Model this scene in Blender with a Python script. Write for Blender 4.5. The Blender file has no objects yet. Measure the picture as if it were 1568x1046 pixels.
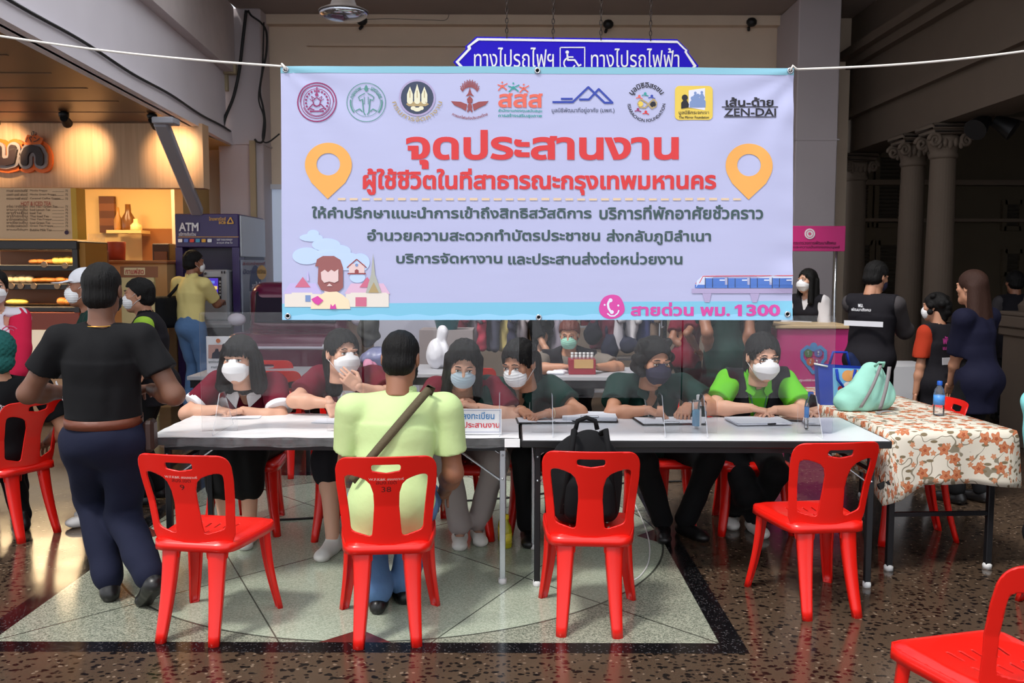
import bpy, bmesh, math, random
import numpy as np
from mathutils import Vector, Matrix, Euler
from mathutils.geometry import delaunay_2d_cdt
random.seed(7)
SC = bpy.context.scene
COL = SC.collection
PI = math.pi
def lin(r, g, b):
    f = lambda c: (c/255/12.92) if c/255 <= .04045 else ((c/255+.055)/1.055)**2.4
    return (f(r), f(g), f(b), 1.0)
# ------------------------------------------------------------------ camera
FPX, HZ, HC = 1400.0, 407.0, 1.60          # focal length in pixels, horizon row, lens height
PITCH = math.atan((523-HZ)/FPX)
ROLL = math.radians(0.15)
cd = bpy.data.cameras.new('camera')
cam = bpy.data.objects.new('camera', cd); COL.objects.link(cam)
cd.sensor_width = 36; cd.lens = FPX/1568*36; cd.clip_end = 200; cd.clip_start = .05
CAMROT = Matrix.Rotation(PI/2-PITCH, 3, 'X') @ Matrix.Rotation(ROLL, 3, 'Z')
cam.matrix_world = Matrix.Translation((0, 0, HC)) @ CAMROT.to_4x4()
cd.dof.use_dof = True; cd.dof.focus_distance = 4.6; cd.dof.aperture_fstop = 5.0
SC.camera = cam
# ------------------------------------------------------------------ world, daylight, exposure
wd = bpy.data.worlds.new('overcast_sky'); SC.world = wd; wd.use_nodes = True
bgn = wd.node_tree.nodes['Background']
bgn.inputs[0].default_value = (.92, .95, 1.0, 1); bgn.inputs[1].default_value = 1.5
sd = bpy.data.lights.new('daylight_sun', 'SUN'); sd.energy = 2.5; sd.angle = math.radians(9); sd.color = (1.0, .96, .9)
sun = bpy.data.objects.new('daylight_sun', sd); COL.objects.link(sun); sun.location = (-3, -3, 9)
sun.rotation_euler = Vector((.42, .45, -1)).to_track_quat('-Z', 'Y').to_euler()
SC.view_settings.view_transform = 'Standard'; SC.view_settings.look = 'None'
SC.view_settings.gamma = 1; SC.view_settings.use_curve_mapping = False
SC.view_settings.exposure = 0.0
def ray(px, py):
    return CAMROT @ Vector(((px-784)/FPX, -(py-523)/FPX, -1))
def pt(px, py, d):                          # photo pixel -> point at distance d (world y)
    r = ray(px, py); return Vector((0, 0, HC)) + r*(d/r.y)
def fl(px, py, z=0.0):                      # photo pixel -> point at height z
    r = ray(px, py); return Vector((0, 0, HC)) + r*((z-HC)/r.z)
# ------------------------------------------------------------------ materials
MATS = {}
def mat(name, col, rough=.6, metal=0, spec=.5, emit=None, es=1, bump=0, bscale=40, bstretch=(1,1,1), var=0, vscale=6, alpha=1, sub=0, coat=0):
    if name in MATS: return MATS[name]
    m = bpy.data.materials.new(name); m.use_nodes = True; MATS[name] = m
    nt = m.node_tree; b = nt.nodes['Principled BSDF']
    c = col if len(col) == 4 else lin(*col)
    b.inputs['Base Color'].default_value = c
    b.inputs['Roughness'].default_value = rough; b.inputs['Metallic'].default_value = metal
    b.inputs['Specular IOR Level'].default_value = spec
    b.inputs['Coat Weight'].default_value = coat
    if emit is not None:
        b.inputs['Emission Color'].default_value = emit if len(emit) == 4 else lin(*emit); b.inputs['Emission Strength'].default_value = es
    if alpha < 1: b.inputs['Alpha'].default_value = alpha
    if sub: b.inputs['Subsurface Weight'].default_value = sub; b.inputs['Subsurface Radius'].default_value = (.01, .004, .002)
    if bump or var:
        tc = nt.nodes.new('ShaderNodeTexCoord'); mp = nt.nodes.new('ShaderNodeMapping'); mp.inputs['Scale'].default_value = bstretch
        nt.links.new(tc.outputs['Object'], mp.inputs[0])
    if bump:
        n = nt.nodes.new('ShaderNodeTexNoise'); n.inputs['Scale'].default_value = bscale; n.inputs['Detail'].default_value = 4
        nt.links.new(mp.outputs[0], n.inputs['Vector'])
        bp = nt.nodes.new('ShaderNodeBump'); bp.inputs['Strength'].default_value = bump; bp.inputs['Distance'].default_value = .01
        nt.links.new(n.outputs[0], bp.inputs['Height']); nt.links.new(bp.outputs[0], b.inputs['Normal'])
    if var:
        n2 = nt.nodes.new('ShaderNodeTexNoise'); n2.inputs['Scale'].default_value = vscale; n2.inputs['Detail'].default_value = 5
        nt.links.new(mp.outputs[0], n2.inputs['Vector'])
        mx = nt.nodes.new('ShaderNodeMix'); mx.data_type = 'RGBA'
        mx.inputs[6].default_value = tuple(x*(1-var) for x in c[:3])+(1,); mx.inputs[7].default_value = tuple(min(1, x*(1+var)) for x in c[:3])+(1,)
        nt.links.new(n2.outputs[0], mx.inputs[0]); nt.links.new(mx.outputs[2], b.inputs['Base Color'])
    return m
def acrylic(name, tint=(1,1,1,1), haze=.05, gloss=.9, hz_scale=9):
    """clear sheet: see-through, Fresnel reflection and a little scratchy haze"""
    if name in MATS: return MATS[name]
    m = bpy.data.materials.new(name); m.use_nodes = True; MATS[name] = m; nt = m.node_tree; nt.nodes.clear()
    N = nt.nodes.new; L = nt.links.new
    out = N('ShaderNodeOutputMaterial'); tr = N('ShaderNodeBsdfTransparent'); tr.inputs[0].default_value = tint
    gl = N('ShaderNodeBsdfGlossy'); gl.inputs['Roughness'].default_value = .03; gl.inputs[0].default_value = (gloss, gloss, gloss, 1)
    df = N('ShaderNodeBsdfDiffuse'); df.inputs[0].default_value = (.75, .76, .8, 1)
    fr = N('ShaderNodeFresnel'); fr.inputs[0].default_value = 1.4
    tc = N('ShaderNodeTexCoord'); no = N('ShaderNodeTexNoise'); no.inputs['Scale'].default_value = hz_scale; no.inputs['Detail'].default_value = 7; no.inputs['Roughness'].default_value = .75
    L(tc.outputs['Object'], no.inputs['Vector'])
    mr = N('ShaderNodeMapRange'); mr.inputs[1].default_value = .35; mr.inputs[2].default_value = .8; mr.inputs[3].default_value = haze*.35; mr.inputs[4].default_value = haze*2.2
    L(no.outputs[0], mr.inputs[0])
    a = N('ShaderNodeMixShader'); b = N('ShaderNodeMixShader')
    L(mr.outputs[0], a.inputs[0]); L(tr.outputs[0], a.inputs[1]); L(df.outputs[0], a.inputs[2])
    L(fr.outputs[0], b.inputs[0]); L(a.outputs[0], b.inputs[1]); L(gl.outputs[0], b.inputs[2])
    L(b.outputs[0], out.inputs[0])
    return m
# ------------------------------------------------------------------ objects
def thing(name, label, cat, loc=(0,0,0), rz=0, group=None):
    o = bpy.data.objects.new(name, None); COL.objects.link(o); o.empty_display_size = .1
    o.location = loc; o.rotation_euler = (0, 0, rz)
    return tag(o, label, cat, group)
def tag(o, label, cat, group=None):
    o['label'] = label; o['category'] = cat
    if group: o['group'] = group
    return o
def struct(o):
    o['kind'] = 'structure'; return o
def dup(root, loc, rz, label, group=None):
    r = root.copy(); COL.objects.link(r); r.location = loc; r.rotation_euler = (0, 0, rz); r['label'] = label
    if group: r['group'] = group
    for ch in list(root.children):
        if ch.name.startswith('printed_number'): continue
        c = ch.copy(); COL.objects.link(c); c.parent = r
        for g in list(ch.children):
            d = g.copy(); COL.objects.link(d); d.parent = c
    return r
def mkmesh(name, v, f, mats, parent=None, smooth=True, mi=None, loc=None, autosm=None):
    me = bpy.data.meshes.new(name)
    v = np.asarray(v, dtype=np.float32)
    if isinstance(f, np.ndarray) and f.ndim == 2:
        nf, k = f.shape
        me.vertices.add(len(v)); me.vertices.foreach_set('co', v.ravel())
        me.loops.add(nf*k); me.loops.foreach_set('vertex_index', f.astype(np.int32).ravel())
        me.polygons.add(nf); me.polygons.foreach_set('loop_start', np.arange(0, nf*k, k, dtype=np.int32))
        me.update(calc_edges=True)
    else:
        me.from_pydata([tuple(map(float, x)) for x in v], [], f)
    if not isinstance(mats, (list, tuple)): mats = [mats]
    for m in mats: me.materials.append(m)
    if mi is not None: me.polygons.foreach_set('material_index', np.asarray(mi, dtype=np.int32))
    if smooth: me.polygons.foreach_set('use_smooth', np.ones(len(me.polygons), dtype=bool))
    me.validate(); me.update()
    if autosm: 
        try: me.set_sharp_from_angle(angle=math.radians(autosm))
        except Exception: pass
    o = bpy.data.objects.new(name, me); COL.objects.link(o)
    if parent is not None: o.parent = parent
    if loc is not None: o.location = loc
    return o
def sub(a, b): return tuple(x-y for x, y in zip(a, b))
class MB:
    """collects shapes, then links them as ONE mesh object"""
    def __init__(s): s.v = []; s.f = []; s.mi = []; s.cur = 0; s.M = None
    def add(s, vs, fs):
        n = len(s.v)
        for p in vs:
            p = Vector(p); s.v.append(tuple(s.M @ p) if s.M is not None else tuple(p))
        for q in fs: s.f.append(tuple(i+n for i in q)); s.mi.append(s.cur)
        return s
    def box(s, c, d, rz=0, bev=0, R=None):
        hx, hy, hz = d[0]/2, d[1]/2, d[2]/2; b = min(bev, hx*.95, hy*.95, hz*.95)
        R = R or Matrix.Rotation(rz, 3, 'Z'); c = Vector(c)
        if b <= 0:
            vs = [(x*hx, y*hy, z*hz) for z in (-1,1) for y in (-1,1) for x in (-1,1)]
            fs = [(0,2,3,1),(4,5,7,6),(0,1,5,4),(2,6,7,3),(0,4,6,2),(1,3,7,5)]
        else:
            vs = []; idx = {}
            for sx in (-1,1):
                for sy in (-1,1):
                    for sz in (-1,1):
                        for ax in range(3):
                            p = [sx*(hx-b), sy*(hy-b), sz*(hz-b)]; h = (hx,hy,hz); sg = (sx,sy,sz)
                            p[ax] = sg[ax]*h[ax]; idx[(sx,sy,sz,ax)] = len(vs); vs.append(tuple(p))
            fs = []
            for ax in range(3):
                o1, o2 = [a for a in range(3) if a != ax]
                for sg in (-1,1):
                    q = []
                    for u, w in ((-1,-1),(1,-1),(1,1),(-1,1)):
                        k = [0,0,0]; k[ax] = sg; k[o1] = u; k[o2] = w; q.append(idx[tuple(k)+(ax,)])
                    fs.append(tuple(q))
                for u in (-1,1):
                    for w in (-1,1):
                        k1 = [0,0,0]; k2 = [0,0,0]; k1[ax] = -1; k2[ax] = 1; k1[o1] = k2[o1] = u; k1[o2] = k2[o2] = w
                        fs.append((idx[tuple(k1)+(o1,)], idx[tuple(k2)+(o1,)], idx[tuple(k2)+(o2,)], idx[tuple(k1)+(o2,)]))
            for sx in (-1,1):
                for sy in (-1,1):
                    for sz in (-1,1): fs.append(tuple(idx[(sx,sy,sz,a)] for a in range(3)))
        return s.add([tuple(c + R @ Vector(p)) for p in vs], fs)
    def bar(s, a, b, w, h=None, up=(0,0,1), bev=0):
        a = Vector(a); b = Vector(b); d = b-a; L = d.length; d.normalize(); u = Vector(up)
        if abs(d.dot(u)) > .98: u = Vector((0,1,0))
        x = d.cross(u).normalized(); y = x.cross(d)
        R = Matrix((x, d, y)).transposed()
        return s.box((a+b)/2, (w, L, h or w), bev=bev, R=R)
    def tube(s, path, r, n=8, cap=True):
        path = [Vector(p) for p in path]; rs = r if isinstance(r, (list, tuple)) else [r]*len(path)
        vs = []; fs = []; prev = None
        for i, p in enumerate(path):
            t = (path[min(i+1, len(path)-1)]-path[max(i-1, 0)])
            if t.length < 1e-9: t = Vector((0,0,1))
            t.normalize()
            if prev is None:
                a = Vector((0,0,1)) if abs(t.z) < .9 else Vector((1,0,0)); x = t.cross(a).normalized()
            else:
                x = prev - t*prev.dot(t)
                x = x.normalized() if x.length > 1e-6 else t.orthogonal().normalized()
            prev = x; y = t.cross(x)
            for k in range(n):
                a = 2*PI*k/n; vs.append(tuple(p + (x*math.cos(a)+y*math.sin(a))*rs[i]))
        for i in range(len(path)-1):
            for k in range(n):
                k2 = (k+1) % n; fs.append((i*n+k, i*n+k2, (i+1)*n+k2, (i+1)*n+k))
        if cap: fs.append(tuple(range(n))[::-1]); fs.append(tuple((len(path)-1)*n+k for k in range(n)))
        return s.add(vs, fs)
    def lathe(s, prof, c=(0,0,0), n=20, R=None):
        vs = []; fs = []; c = Vector(c)
        for r, z in prof:
            for k in range(n):
                a = 2*PI*k/n; p = Vector((r*math.cos(a), r*math.sin(a), z)); vs.append(tuple(c + (R @ p if R else p)))
        for i in range(len(prof)-1):
            for k in range(n):
                k2 = (k+1) % n; fs.append((i*n+k, i*n+k2, (i+1)*n+k2, (i+1)*n+k))
        if prof[0][0] > 1e-5: fs.append(tuple(range(n))[::-1])
        if prof[-1][0] > 1e-5: fs.append(tuple((len(prof)-1)*n+k for k in range(n)))
        return s.add(vs, fs)
    def prism(s, poly, o, ex, ey, th):
        """2-D outline in the plane (o, ex, ey) made th thick along ex x ey"""
        o = Vector(o); ex = Vector(ex); ey = Vector(ey); nz = ex.cross(ey).normalized()*th; n = len(poly)
        vs = [tuple(o+ex*a+ey*b) for a, b in poly] + [tuple(o+ex*a+ey*b+nz) for a, b in poly]
        fs = [tuple(range(n))[::-1], tuple(range(n, 2*n))] + [(i, (i+1) % n, n+(i+1) % n, n+i) for i in range(n)]
        return s.add(vs, fs)
    def ball(s, c, r, n=12, R=None):
        r = r if isinstance(r, (tuple, list)) else (r,r,r); c = Vector(c); vs = []; fs = []; m = n//2
        for i in range(m+1):
            t = PI*i/m
            for k in range(n):
                a = 2*PI*k/n; p = Vector((r[0]*math.sin(t)*math.cos(a), r[1]*math.sin(t)*math.sin(a), r[2]*math.cos(t)))
                vs.append(tuple(c + (R @ p if R else p)))
        for i in range(m):
            for k in range(n):
                k2 = (k+1) % n; fs.append((i*n+k, (i+1)*n+k, (i+1)*n+k2, i*n+k2))
        return s.add(vs, fs)
    def grid(s, fn, nu, nv):
        vs = [tuple(fn(i/nu, j/nv)) for j in range(nv+1) for i in range(nu+1)]
        fs = [(j*(nu+1)+i, j*(nu+1)+i+1, (j+1)*(nu+1)+i+1, (j+1)*(nu+1)+i) for j in range(nv) for i in range(nu)]
        return s.add(vs, fs)
    def build(s, name, mats, parent=None, smooth=False, loc=None, autosm=None, solid=0):
        o = mkmesh(name, s.v, s.f, mats, parent, smooth or bool(autosm), s.mi, loc, autosm)
        if solid:
            md = o.modifiers.new('solid', 'SOLIDIFY'); md.thickness = solid; md.offset = 0
        return o
# ------------------------------------------------------------------ implicit surfaces -> one smooth mesh
def nrm(v):
    v = np.asarray(v, float); return v/(np.linalg.norm(v)+1e-12)
class SDF:
    """smooth unions of tapered capsules, ellipsoids and boxes, meshed by surface nets"""
    def __init__(s, k=.02): s.p = []; s.k = k; s.post = []
    def cone(s, a, b, ra, rb, k=None, flat=None):
        a = np.array(a, float); b = np.array(b, float); R = max(ra, rb)
        ba = b-a; bb = ba @ ba + 1e-12
        def fn(P):
            q = P-a
            if flat is not None:
                d, f = flat; d = nrm(d); t0 = np.clip((q@ba)/bb, 0, 1)
                off = (q - t0[..., None]*ba) @ d
                q = q + d*(off*(f-1))[..., None]
            t = np.clip((q@ba)/bb, 0, 1)
            return np.linalg.norm(q-t[..., None]*ba, axis=-1) - (ra+(rb-ra)*t)
        s.p.append(('u', fn, np.minimum(a, b)-R, np.maximum(a, b)+R, s.k if k is None else k)); return s
    def ell(s, c, r, k=None, R=None, op='u'):
        c = np.array(c, float); r = np.array(r, float)
        def fn(P):
            q = P-c
            if R is not None: q = q @ np.array(R)
            k0 = np.linalg.norm(q/r, axis=-1); k1 = np.linalg.norm(q/(r*r), axis=-1)
            return k0*(k0-1)/np.maximum(k1, 1e-6)
        m = np.max(r) if R is not None else r
        s.p.append((op, fn, c-m, c+m, s.k if k is None else k)); return s
    def box(s, c, h, rad=.01, k=None, R=None, op='u'):
        c = np.array(c, float); h = np.array(h, float)
        def fn(P):
            q = P-c
            if R is not None: q = q @ np.array(R)
            q = np.abs(q)-(h-rad)
            return np.linalg.norm(np.maximum(q, 0), axis=-1)+np.minimum(np.max(q, axis=-1), 0)-rad
        m = np.linalg.norm(h) if R is not None else h
        s.p.append((op, fn, c-m, c+m, s.k if k is None else k)); return s
    def cut(s, p, n, k=.004):
        """remove everything on the side the normal n points to"""
        p = np.array(p, float); n = nrm(n)
        s.post.append(lambda P, d: np.maximum(d, (P-p) @ n)); return s
    def minus(s, fn):
        s.post.append(lambda P, d: np.maximum(d, -fn(P))); return s
    def keep(s, fn):
        s.post.append(lambda P, d: np.maximum(d, fn(P))); return s
    def disp(s, fn):
        s.post.append(lambda P, d: d+fn(P)); return s
    def mesh(s, vox=.007):
        lo = np.min([p[2] for p in s.p if p[0] == 'u'], axis=0)-3*vox-.01; hi = np.max([p[3] for p in s.p if p[0] == 'u'], axis=0)+3*vox+.01
        n = np.ceil((hi-lo)/vox).astype(int)+1
        ax = [lo[i]+vox*np.arange(n[i]) for i in range(3)]
        D = np.full(n, .3, np.float32)
        for op, fn, a, b, k in s.p:
            m = k+3*vox+.012
            i0 = np.maximum(np.floor((a-m-lo)/vox).astype(int), 0); i1 = np.minimum(np.ceil((b+m-lo)/vox).astype(int)+1, n)
            if np.any(i1 <= i0): continue
            G = np.stack(np.meshgrid(*[ax[i][i0[i]:i1[i]] for i in range(3)], indexing='ij'), -1)
            d = fn(G); sl = tuple(slice(i0[i], i1[i]) for i in range(3)); o = D[sl]
            if op == 'u':
                h = np.clip(.5+.5*(o-d)/max(k, 1e-5), 0, 1); D[sl] = o*(1-h)+d*h-k*h*(1-h)
            else:
                d = -d; h = np.clip(.5-.5*(o-d)/max(k, 1e-5), 0, 1); D[sl] = o*(1-h)+d*h+k*h*(1-h)
        if s.post:
            near = np.abs(D) < .28
            idx = np.nonzero(near); P = np.stack([ax[i][idx[i]] for i in range(3)], -1); d = D[idx].astype(float)
            for fn in s.post: d = fn(P, d)
            D[idx] = d
        return nets(D, lo, vox)
def nets(D, lo, vox):
    S = D < 0
    c = [S[i:S.shape[0]-1+i, j:S.shape[1]-1+j, k:S.shape[2]-1+k] for i in (0,1) for j in (0,1) for k in (0,1)]
    cnt = sum(x.astype(np.int8) for x in c); act = (cnt > 0) & (cnt < 8)
    I = np.argwhere(act); ids = np.full(act.shape, -1, np.int64); ids[act] = np.arange(len(I))
    acc = np.zeros((len(I), 3)); num = np.zeros(len(I))
    offs = [np.array(o) for o in ((0,0,0),(0,0,1),(0,1,0),(0,1,1),(1,0,0),(1,0,1),(1,1,0),(1,1,1))]
    val = [D[I[:,0]+o[0], I[:,1]+o[1], I[:,2]+o[2]].astype(float) for o in offs]
    for a in range(8):
        for b in range(a+1, 8):
            if np.abs(offs[a]-offs[b]).sum() != 1: continue
            m = (val[a] < 0) != (val[b] < 0)
            t = val[a][m]/(val[a][m]-val[b][m]+1e-12)
            acc[m] += offs[a]+t[:, None]*(offs[b]-offs[a]); num[m] += 1
    V = (I+acc/num[:, None])*vox+lo
    F = []
    for ax in range(3):
        o1, o2 = [(1,2),(2,0),(0,1)][ax]
        sl0 = [slice(None)]*3; sl1 = [slice(None)]*3; sl0[ax] = slice(0, -1); sl1[ax] = slice(1, None)
        A = S[tuple(sl0)]; B = S[tuple(sl1)]; E = np.argwhere(A != B)
        E = E[(E[:, o1] > 0) & (E[:, o2] > 0) & (E[:, o1] < S.shape[o1]-1) & (E[:, o2] < S.shape[o2]-1)]
        e1 = np.zeros(3, int); e1[o1] = 1; e2 = np.zeros(3, int); e2[o2] = 1
        q = [ids[tuple((E-x).T)] for x in (e1+e2, e2, np.zeros(3, int), e1)]
        q = np.stack(q, 1); inside = A[tuple(E.T)]
        q[~inside] = q[~inside][:, ::-1]; F.append(q)
    F = np.concatenate(F); F = F[(F >= 0).all(1)]
    return V, F
def wrink(amp, f=1.0, seed=0):
    r = np.random.RandomState(seed); W = r.normal(size=(5, 3))*np.array([22, 22, 14])*f; ph = r.uniform(0, 6, 5)
    return lambda P: amp*sum(np.sin(P @ W[i]+ph[i]+1.5*np.sin(P @ W[(i+1) % 5]*.45)) for i in range(5))/2.2
# ------------------------------------------------------------------ flat shapes and lettering
def tri2d(contours):
    pts = []; edges = []; segs = []
    for c in contours:
        c = [tuple(p) for p in c]
        if len(c) < 3: continue
        n = len(pts); m = len(c); pts += c
        edges += [(n+i, n+(i+1) % m) for i in range(m)]
        segs += [(c[i], c[(i+1) % m]) for i in range(m)]
    if not pts: return np.zeros((0, 2)), []
    vs, es, fs, *_ = delaunay_2d_cdt([Vector(p) for p in pts], edges, [], 0, 1e-6)
    V = np.array([tuple(v) for v in vs]); T = np.array([f for f in fs if len(f) == 3])
    if not len(T): return V, []
    C = V[T].mean(1); S = np.array(segs); w = np.zeros(len(C), int)
    for a0 in range(0, len(C), 2000):
        c = C[a0:a0+2000]; x, y = c[:, :1], c[:, 1:]
        x0, y0, x1, y1 = S[:, 0, 0], S[:, 0, 1], S[:, 1, 0], S[:, 1, 1]
        up = (y0 <= y) & (y1 > y); dn = (y0 > y) & (y1 <= y)
        cr = (x1-x0)*(y-y0)-(x-x0)*(y1-y0)
        w[a0:a0+2000] = ((up & (cr > 0)).sum(1)-(dn & (cr < 0)).sum(1))
    return V, [tuple(t) for t in T[w != 0]]
_TX = {}
def text2d(body, bold=0.0):
    key = (body, bold)
    if key in _TX: return _TX[key]
    c = bpy.data.curves.new('lettering', 'FONT'); c.body = body; c.size = 1; c.fill_mode = 'NONE'; c.resolution_u = 3
    o = bpy.data.objects.new('lettering', c); COL.objects.link(o)
    bpy.context.view_layer.update()
    dg = bpy.context.evaluated_depsgraph_get(); me = bpy.data.meshes.new_from_object(o.evaluated_get(dg))
    V = np.array([v.co[:2] for v in me.vertices]); nx = {}
    for e in me.edges: nx.setdefault(e.vertices[0], []).append(e.vertices[1])
    # follow each outline in its own vertex order
    adj = {}
    for e in me.edges:
        a, b = e.vertices; adj.setdefault(a, []).append(b); adj.setdefault(b, []).append(a)
    seen = set(); cons = []
    for st in range(len(V)):
        if st in seen or st not in adj: continue
        loop = [st]; seen.add(st); cur = st
        nxt = st+1 if st+1 in adj[st] else adj[st][0]
        while nxt not in seen:
            loop.append(nxt); seen.add(nxt); cand = [q for q in adj[nxt] if q not in seen]; cur = nxt
            if not cand: break
            nxt = cand[0]
        cons.append([tuple(V[i]) for i in loop])
    bpy.data.objects.remove(o); bpy.data.curves.remove(c); bpy.data.meshes.remove(me)
    if bold:
        ar = [sum(a[0]*b[1]-a[1]*b[0] for a, b in zip(c, c[1:]+c[:1])) for c in cons]; bb = [(min(p[0] for p in c), max(p[0] for p in c)) for c in cons]; out = []
        for ci, c in enumerate(cons):
            near = sum(ar[j] for j in range(len(cons)) if bb[j][0] < bb[ci][1]-1e-3 and bb[j][1] > bb[ci][0]+1e-3); sg = 1 if near < 0 else -1
            q = [c[0]]
            for p in c[1:]:
                if math.hypot(p[0]-q[-1][0], p[1]-q[-1][1]) > 1e-4: q.append(p)
            A = np.array(q); d = np.roll(A, -1, 0)-A; d /= np.linalg.norm(d, axis=1, keepdims=True)+1e-12; n1 = np.stack([-d[:, 1], d[:, 0]], 1); n0 = np.roll(n1, 1, 0); m_ = n0+n1
            m_ = m_/np.maximum((m_*m_).sum(1, keepdims=True)/2, .5); out.append([tuple(p) for p in A+sg*bold*m_])
        cons = out
    r = tri2d(cons); _TX[key] = r
    return r
class Art:
    """flat print: shapes in picture units, mapped onto a surface by a function (x, y, layer) -> point"""
    def __init__(s, fn, lift=1): s.fn = fn; s.v = []; s.f = []; s.mi = []; s.mats = []; s.layer = lift
    def _m(s, m):
        if m not in s.mats: s.mats.append(m)
        return s.mats.index(m)
    def put(s, V, T, m):
        n = len(s.v); k = s._m(m)
        s.v += [tuple(s.fn(x, y, s.layer)) for x, y in V]
        for t in T: s.f.append(tuple(i+n for i in t)); s.mi.append(k)
        return s
    def poly(s, pts, m): V, T = tri2d([pts]); return s.put(V, T, m)
    def multi(s, cons, m): V, T = tri2d(cons); return s.put(V, T, m)
    def rect(s, x0, y0, x1, y1, m, r=0):
        if r <= 0:
            nx = max(1, int(abs(x1-x0)/12)) if abs(x1-x0) > 5 else 1; ny = max(1, int(abs(y1-y0)/12)) if abs(y1-y0) > 5 else 1
            P = [(x0+(x1-x0)*i/nx, y0+(y1-y0)*j/ny) for j in range(ny+1) for i in range(nx+1)]
            return s.put(P, [(j*(nx+1)+i, j*(nx+1)+i+1, (j+1)*(nx+1)+i+1, (j+1)*(nx+1)+i) for j in range(ny) for i in range(nx)], m)
        p = []
        for cx, cy, a0 in ((x1-r,y1-r,0),(x0+r,y1-r,90),(x0+r,y0+r,180),(x1-r,y0+r,270)):
            for i in range(6): a = math.radians(a0+18*i); p.append((cx+r*math.cos(a), cy+r*math.sin(a)))
        return s.poly(p, m)
    def disc(s, x, y, r, m, ry=None, n=28):
        ry = ry or r; P = [(x+r*math.cos(2*PI*i/n), y+ry*math.sin(2*PI*i/n)) for i in range(n)]
        return s.put(P, [tuple(range(n))], m)
    def ring(s, x, y, r, w, m, a0=0, a1=360, n=40, sy=1):
        V = []; T = []
        for i in range(n+1):
            a = math.radians(a0+(a1-a0)*i/n)
            for q in (r-w/2, r+w/2): V.append((x+q*math.cos(a), y+q*sy*math.sin(a)))
        for i in range(n): T.append((2*i, 2*i+1, 2*i+3, 2*i+2))
        return s.put(V, T, m)
    def line(s, pts, w, m):
        cons = []
        if w > .5:
            q = [pts[0]]
            for a, b in zip(pts, pts[1:]):
                k = max(1, int(math.hypot(b[0]-a[0], b[1]-a[1])/14)); q += [(a[0]+(b[0]-a[0])*i/k, a[1]+(b[1]-a[1])*i/k) for i in range(1, k+1)]
            pts = q
        for (x0, y0), (x1, y1) in zip(pts, pts[1:]):
            L = math.hypot(x1-x0, y1-y0) or 1; nx, ny = -(y1-y0)/L*w/2, (x1-x0)/L*w/2
            cons.append([(x0+nx,y0+ny),(x0-nx,y0-ny),(x1-nx,y1-ny),(x1+nx,y1+ny)])
        if w > 2:
            for x, y in pts[1:-1]: cons.append([(x+w/2*math.cos(PI/4*i), y+w/2*math.sin(PI/4*i)) for i in range(8)][::1])
        def orient(c):
            A = sum(a[0]*b[1]-a[1]*b[0] for a, b in zip(c, c[1:]+c[:1])); return c if A > 0 else c[::-1]
        return s.multi([orient(c) for c in cons], m)
    def text(s, body, x0, y0, x1, y1, m, bold=0.0, flip=True):
        """the lettering's own bounding box is fitted to the rectangle (y grows downward)"""
        V, T = text2d(body, bold)
        if not len(V): return s
        a = V.min(0); b = V.max(0); W = (V-a)/np.maximum(b-a, 1e-6)
        P = [(x0+(x1-x0)*u, y1-(y1-y0)*v) for u, v in W]
        return s.put(P, T, m)
    def arctext(s, body, x, y, r, h, a0, a1, m, bold=0.0, out=True):
        V, T = text2d(body, bold); a = V.min(0); b = V.max(0); W = (V-a)/np.maximum(b-a, 1e-6); P = []
        for u, v in W:
            t = math.radians(a0+(a1-a0)*u); q = r+h*v if out else r-h*v
            P.append((x+q*math.cos(t), y+q*math.sin(t)))
        return s.put(P, T, m)
    def build(s, name, parent=None, loc=None):
        return mkmesh(name, s.v, s.f, s.mats, parent, False, s.mi, loc)
# ------------------------------------------------------------------ node helper
class NB:
    def __init__(s, m): s.nt = m.node_tree; s.bs = s.nt.nodes['Principled BSDF']
    def n(s, t, **k):
        o = s.nt.nodes.new(t)
        for a, b in k.items(): setattr(o, a, b)
        return o
    def lk(s, a, i):
        if isinstance(a, (int, float, tuple)): i.default_value = a
        else: s.nt.links.new(a, i)
    def m(s, op, a, b=0.0, c=None):
        o = s.n('ShaderNodeMath', operation=op); s.lk(a, o.inputs[0]); s.lk(b, o.inputs[1])
        if c is not None: s.lk(c, o.inputs[2])
        return o.outputs[0]
    def mix(s, f, a, b):
        o = s.n('ShaderNodeMix', data_type='RGBA'); s.lk(f, o.inputs[0]); s.lk(a, o.inputs[6]); s.lk(b, o.inputs[7]); return o.outputs[2]
    def step(s, a, e, w=.002):      # 1 where a < e
        o = s.n('ShaderNodeMapRange'); s.lk(a, o.inputs[0]); o.inputs[1].default_value = e-w; o.inputs[2].default_value = e+w; o.inputs[3].default_value = 1; o.inputs[4].default_value = 0
        return o.outputs[0]
    def vor(s, vec, sc, out='Distance', feat='F1', rnd=1):
        o = s.n('ShaderNodeTexVoronoi', feature=feat); o.inputs['Scale'].default_value = sc; o.inputs['Randomness'].default_value = rnd; s.lk(vec, o.inputs['Vector']); return o.outputs[out]
    def noi(s, vec, sc, det=3):
        o = s.n('ShaderNodeTexNoise'); o.inputs['Scale'].default_value = sc; o.inputs['Detail'].default_value = det; s.lk(vec, o.inputs['Vector']); return o.outputs[0]
    def coord(s):
        o = s.n('ShaderNodeTexCoord'); return o.outputs['Object']
    def xyz(s, v):
        o = s.n('ShaderNodeSeparateXYZ'); s.lk(v, o.inputs[0]); return o.outputs
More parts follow.
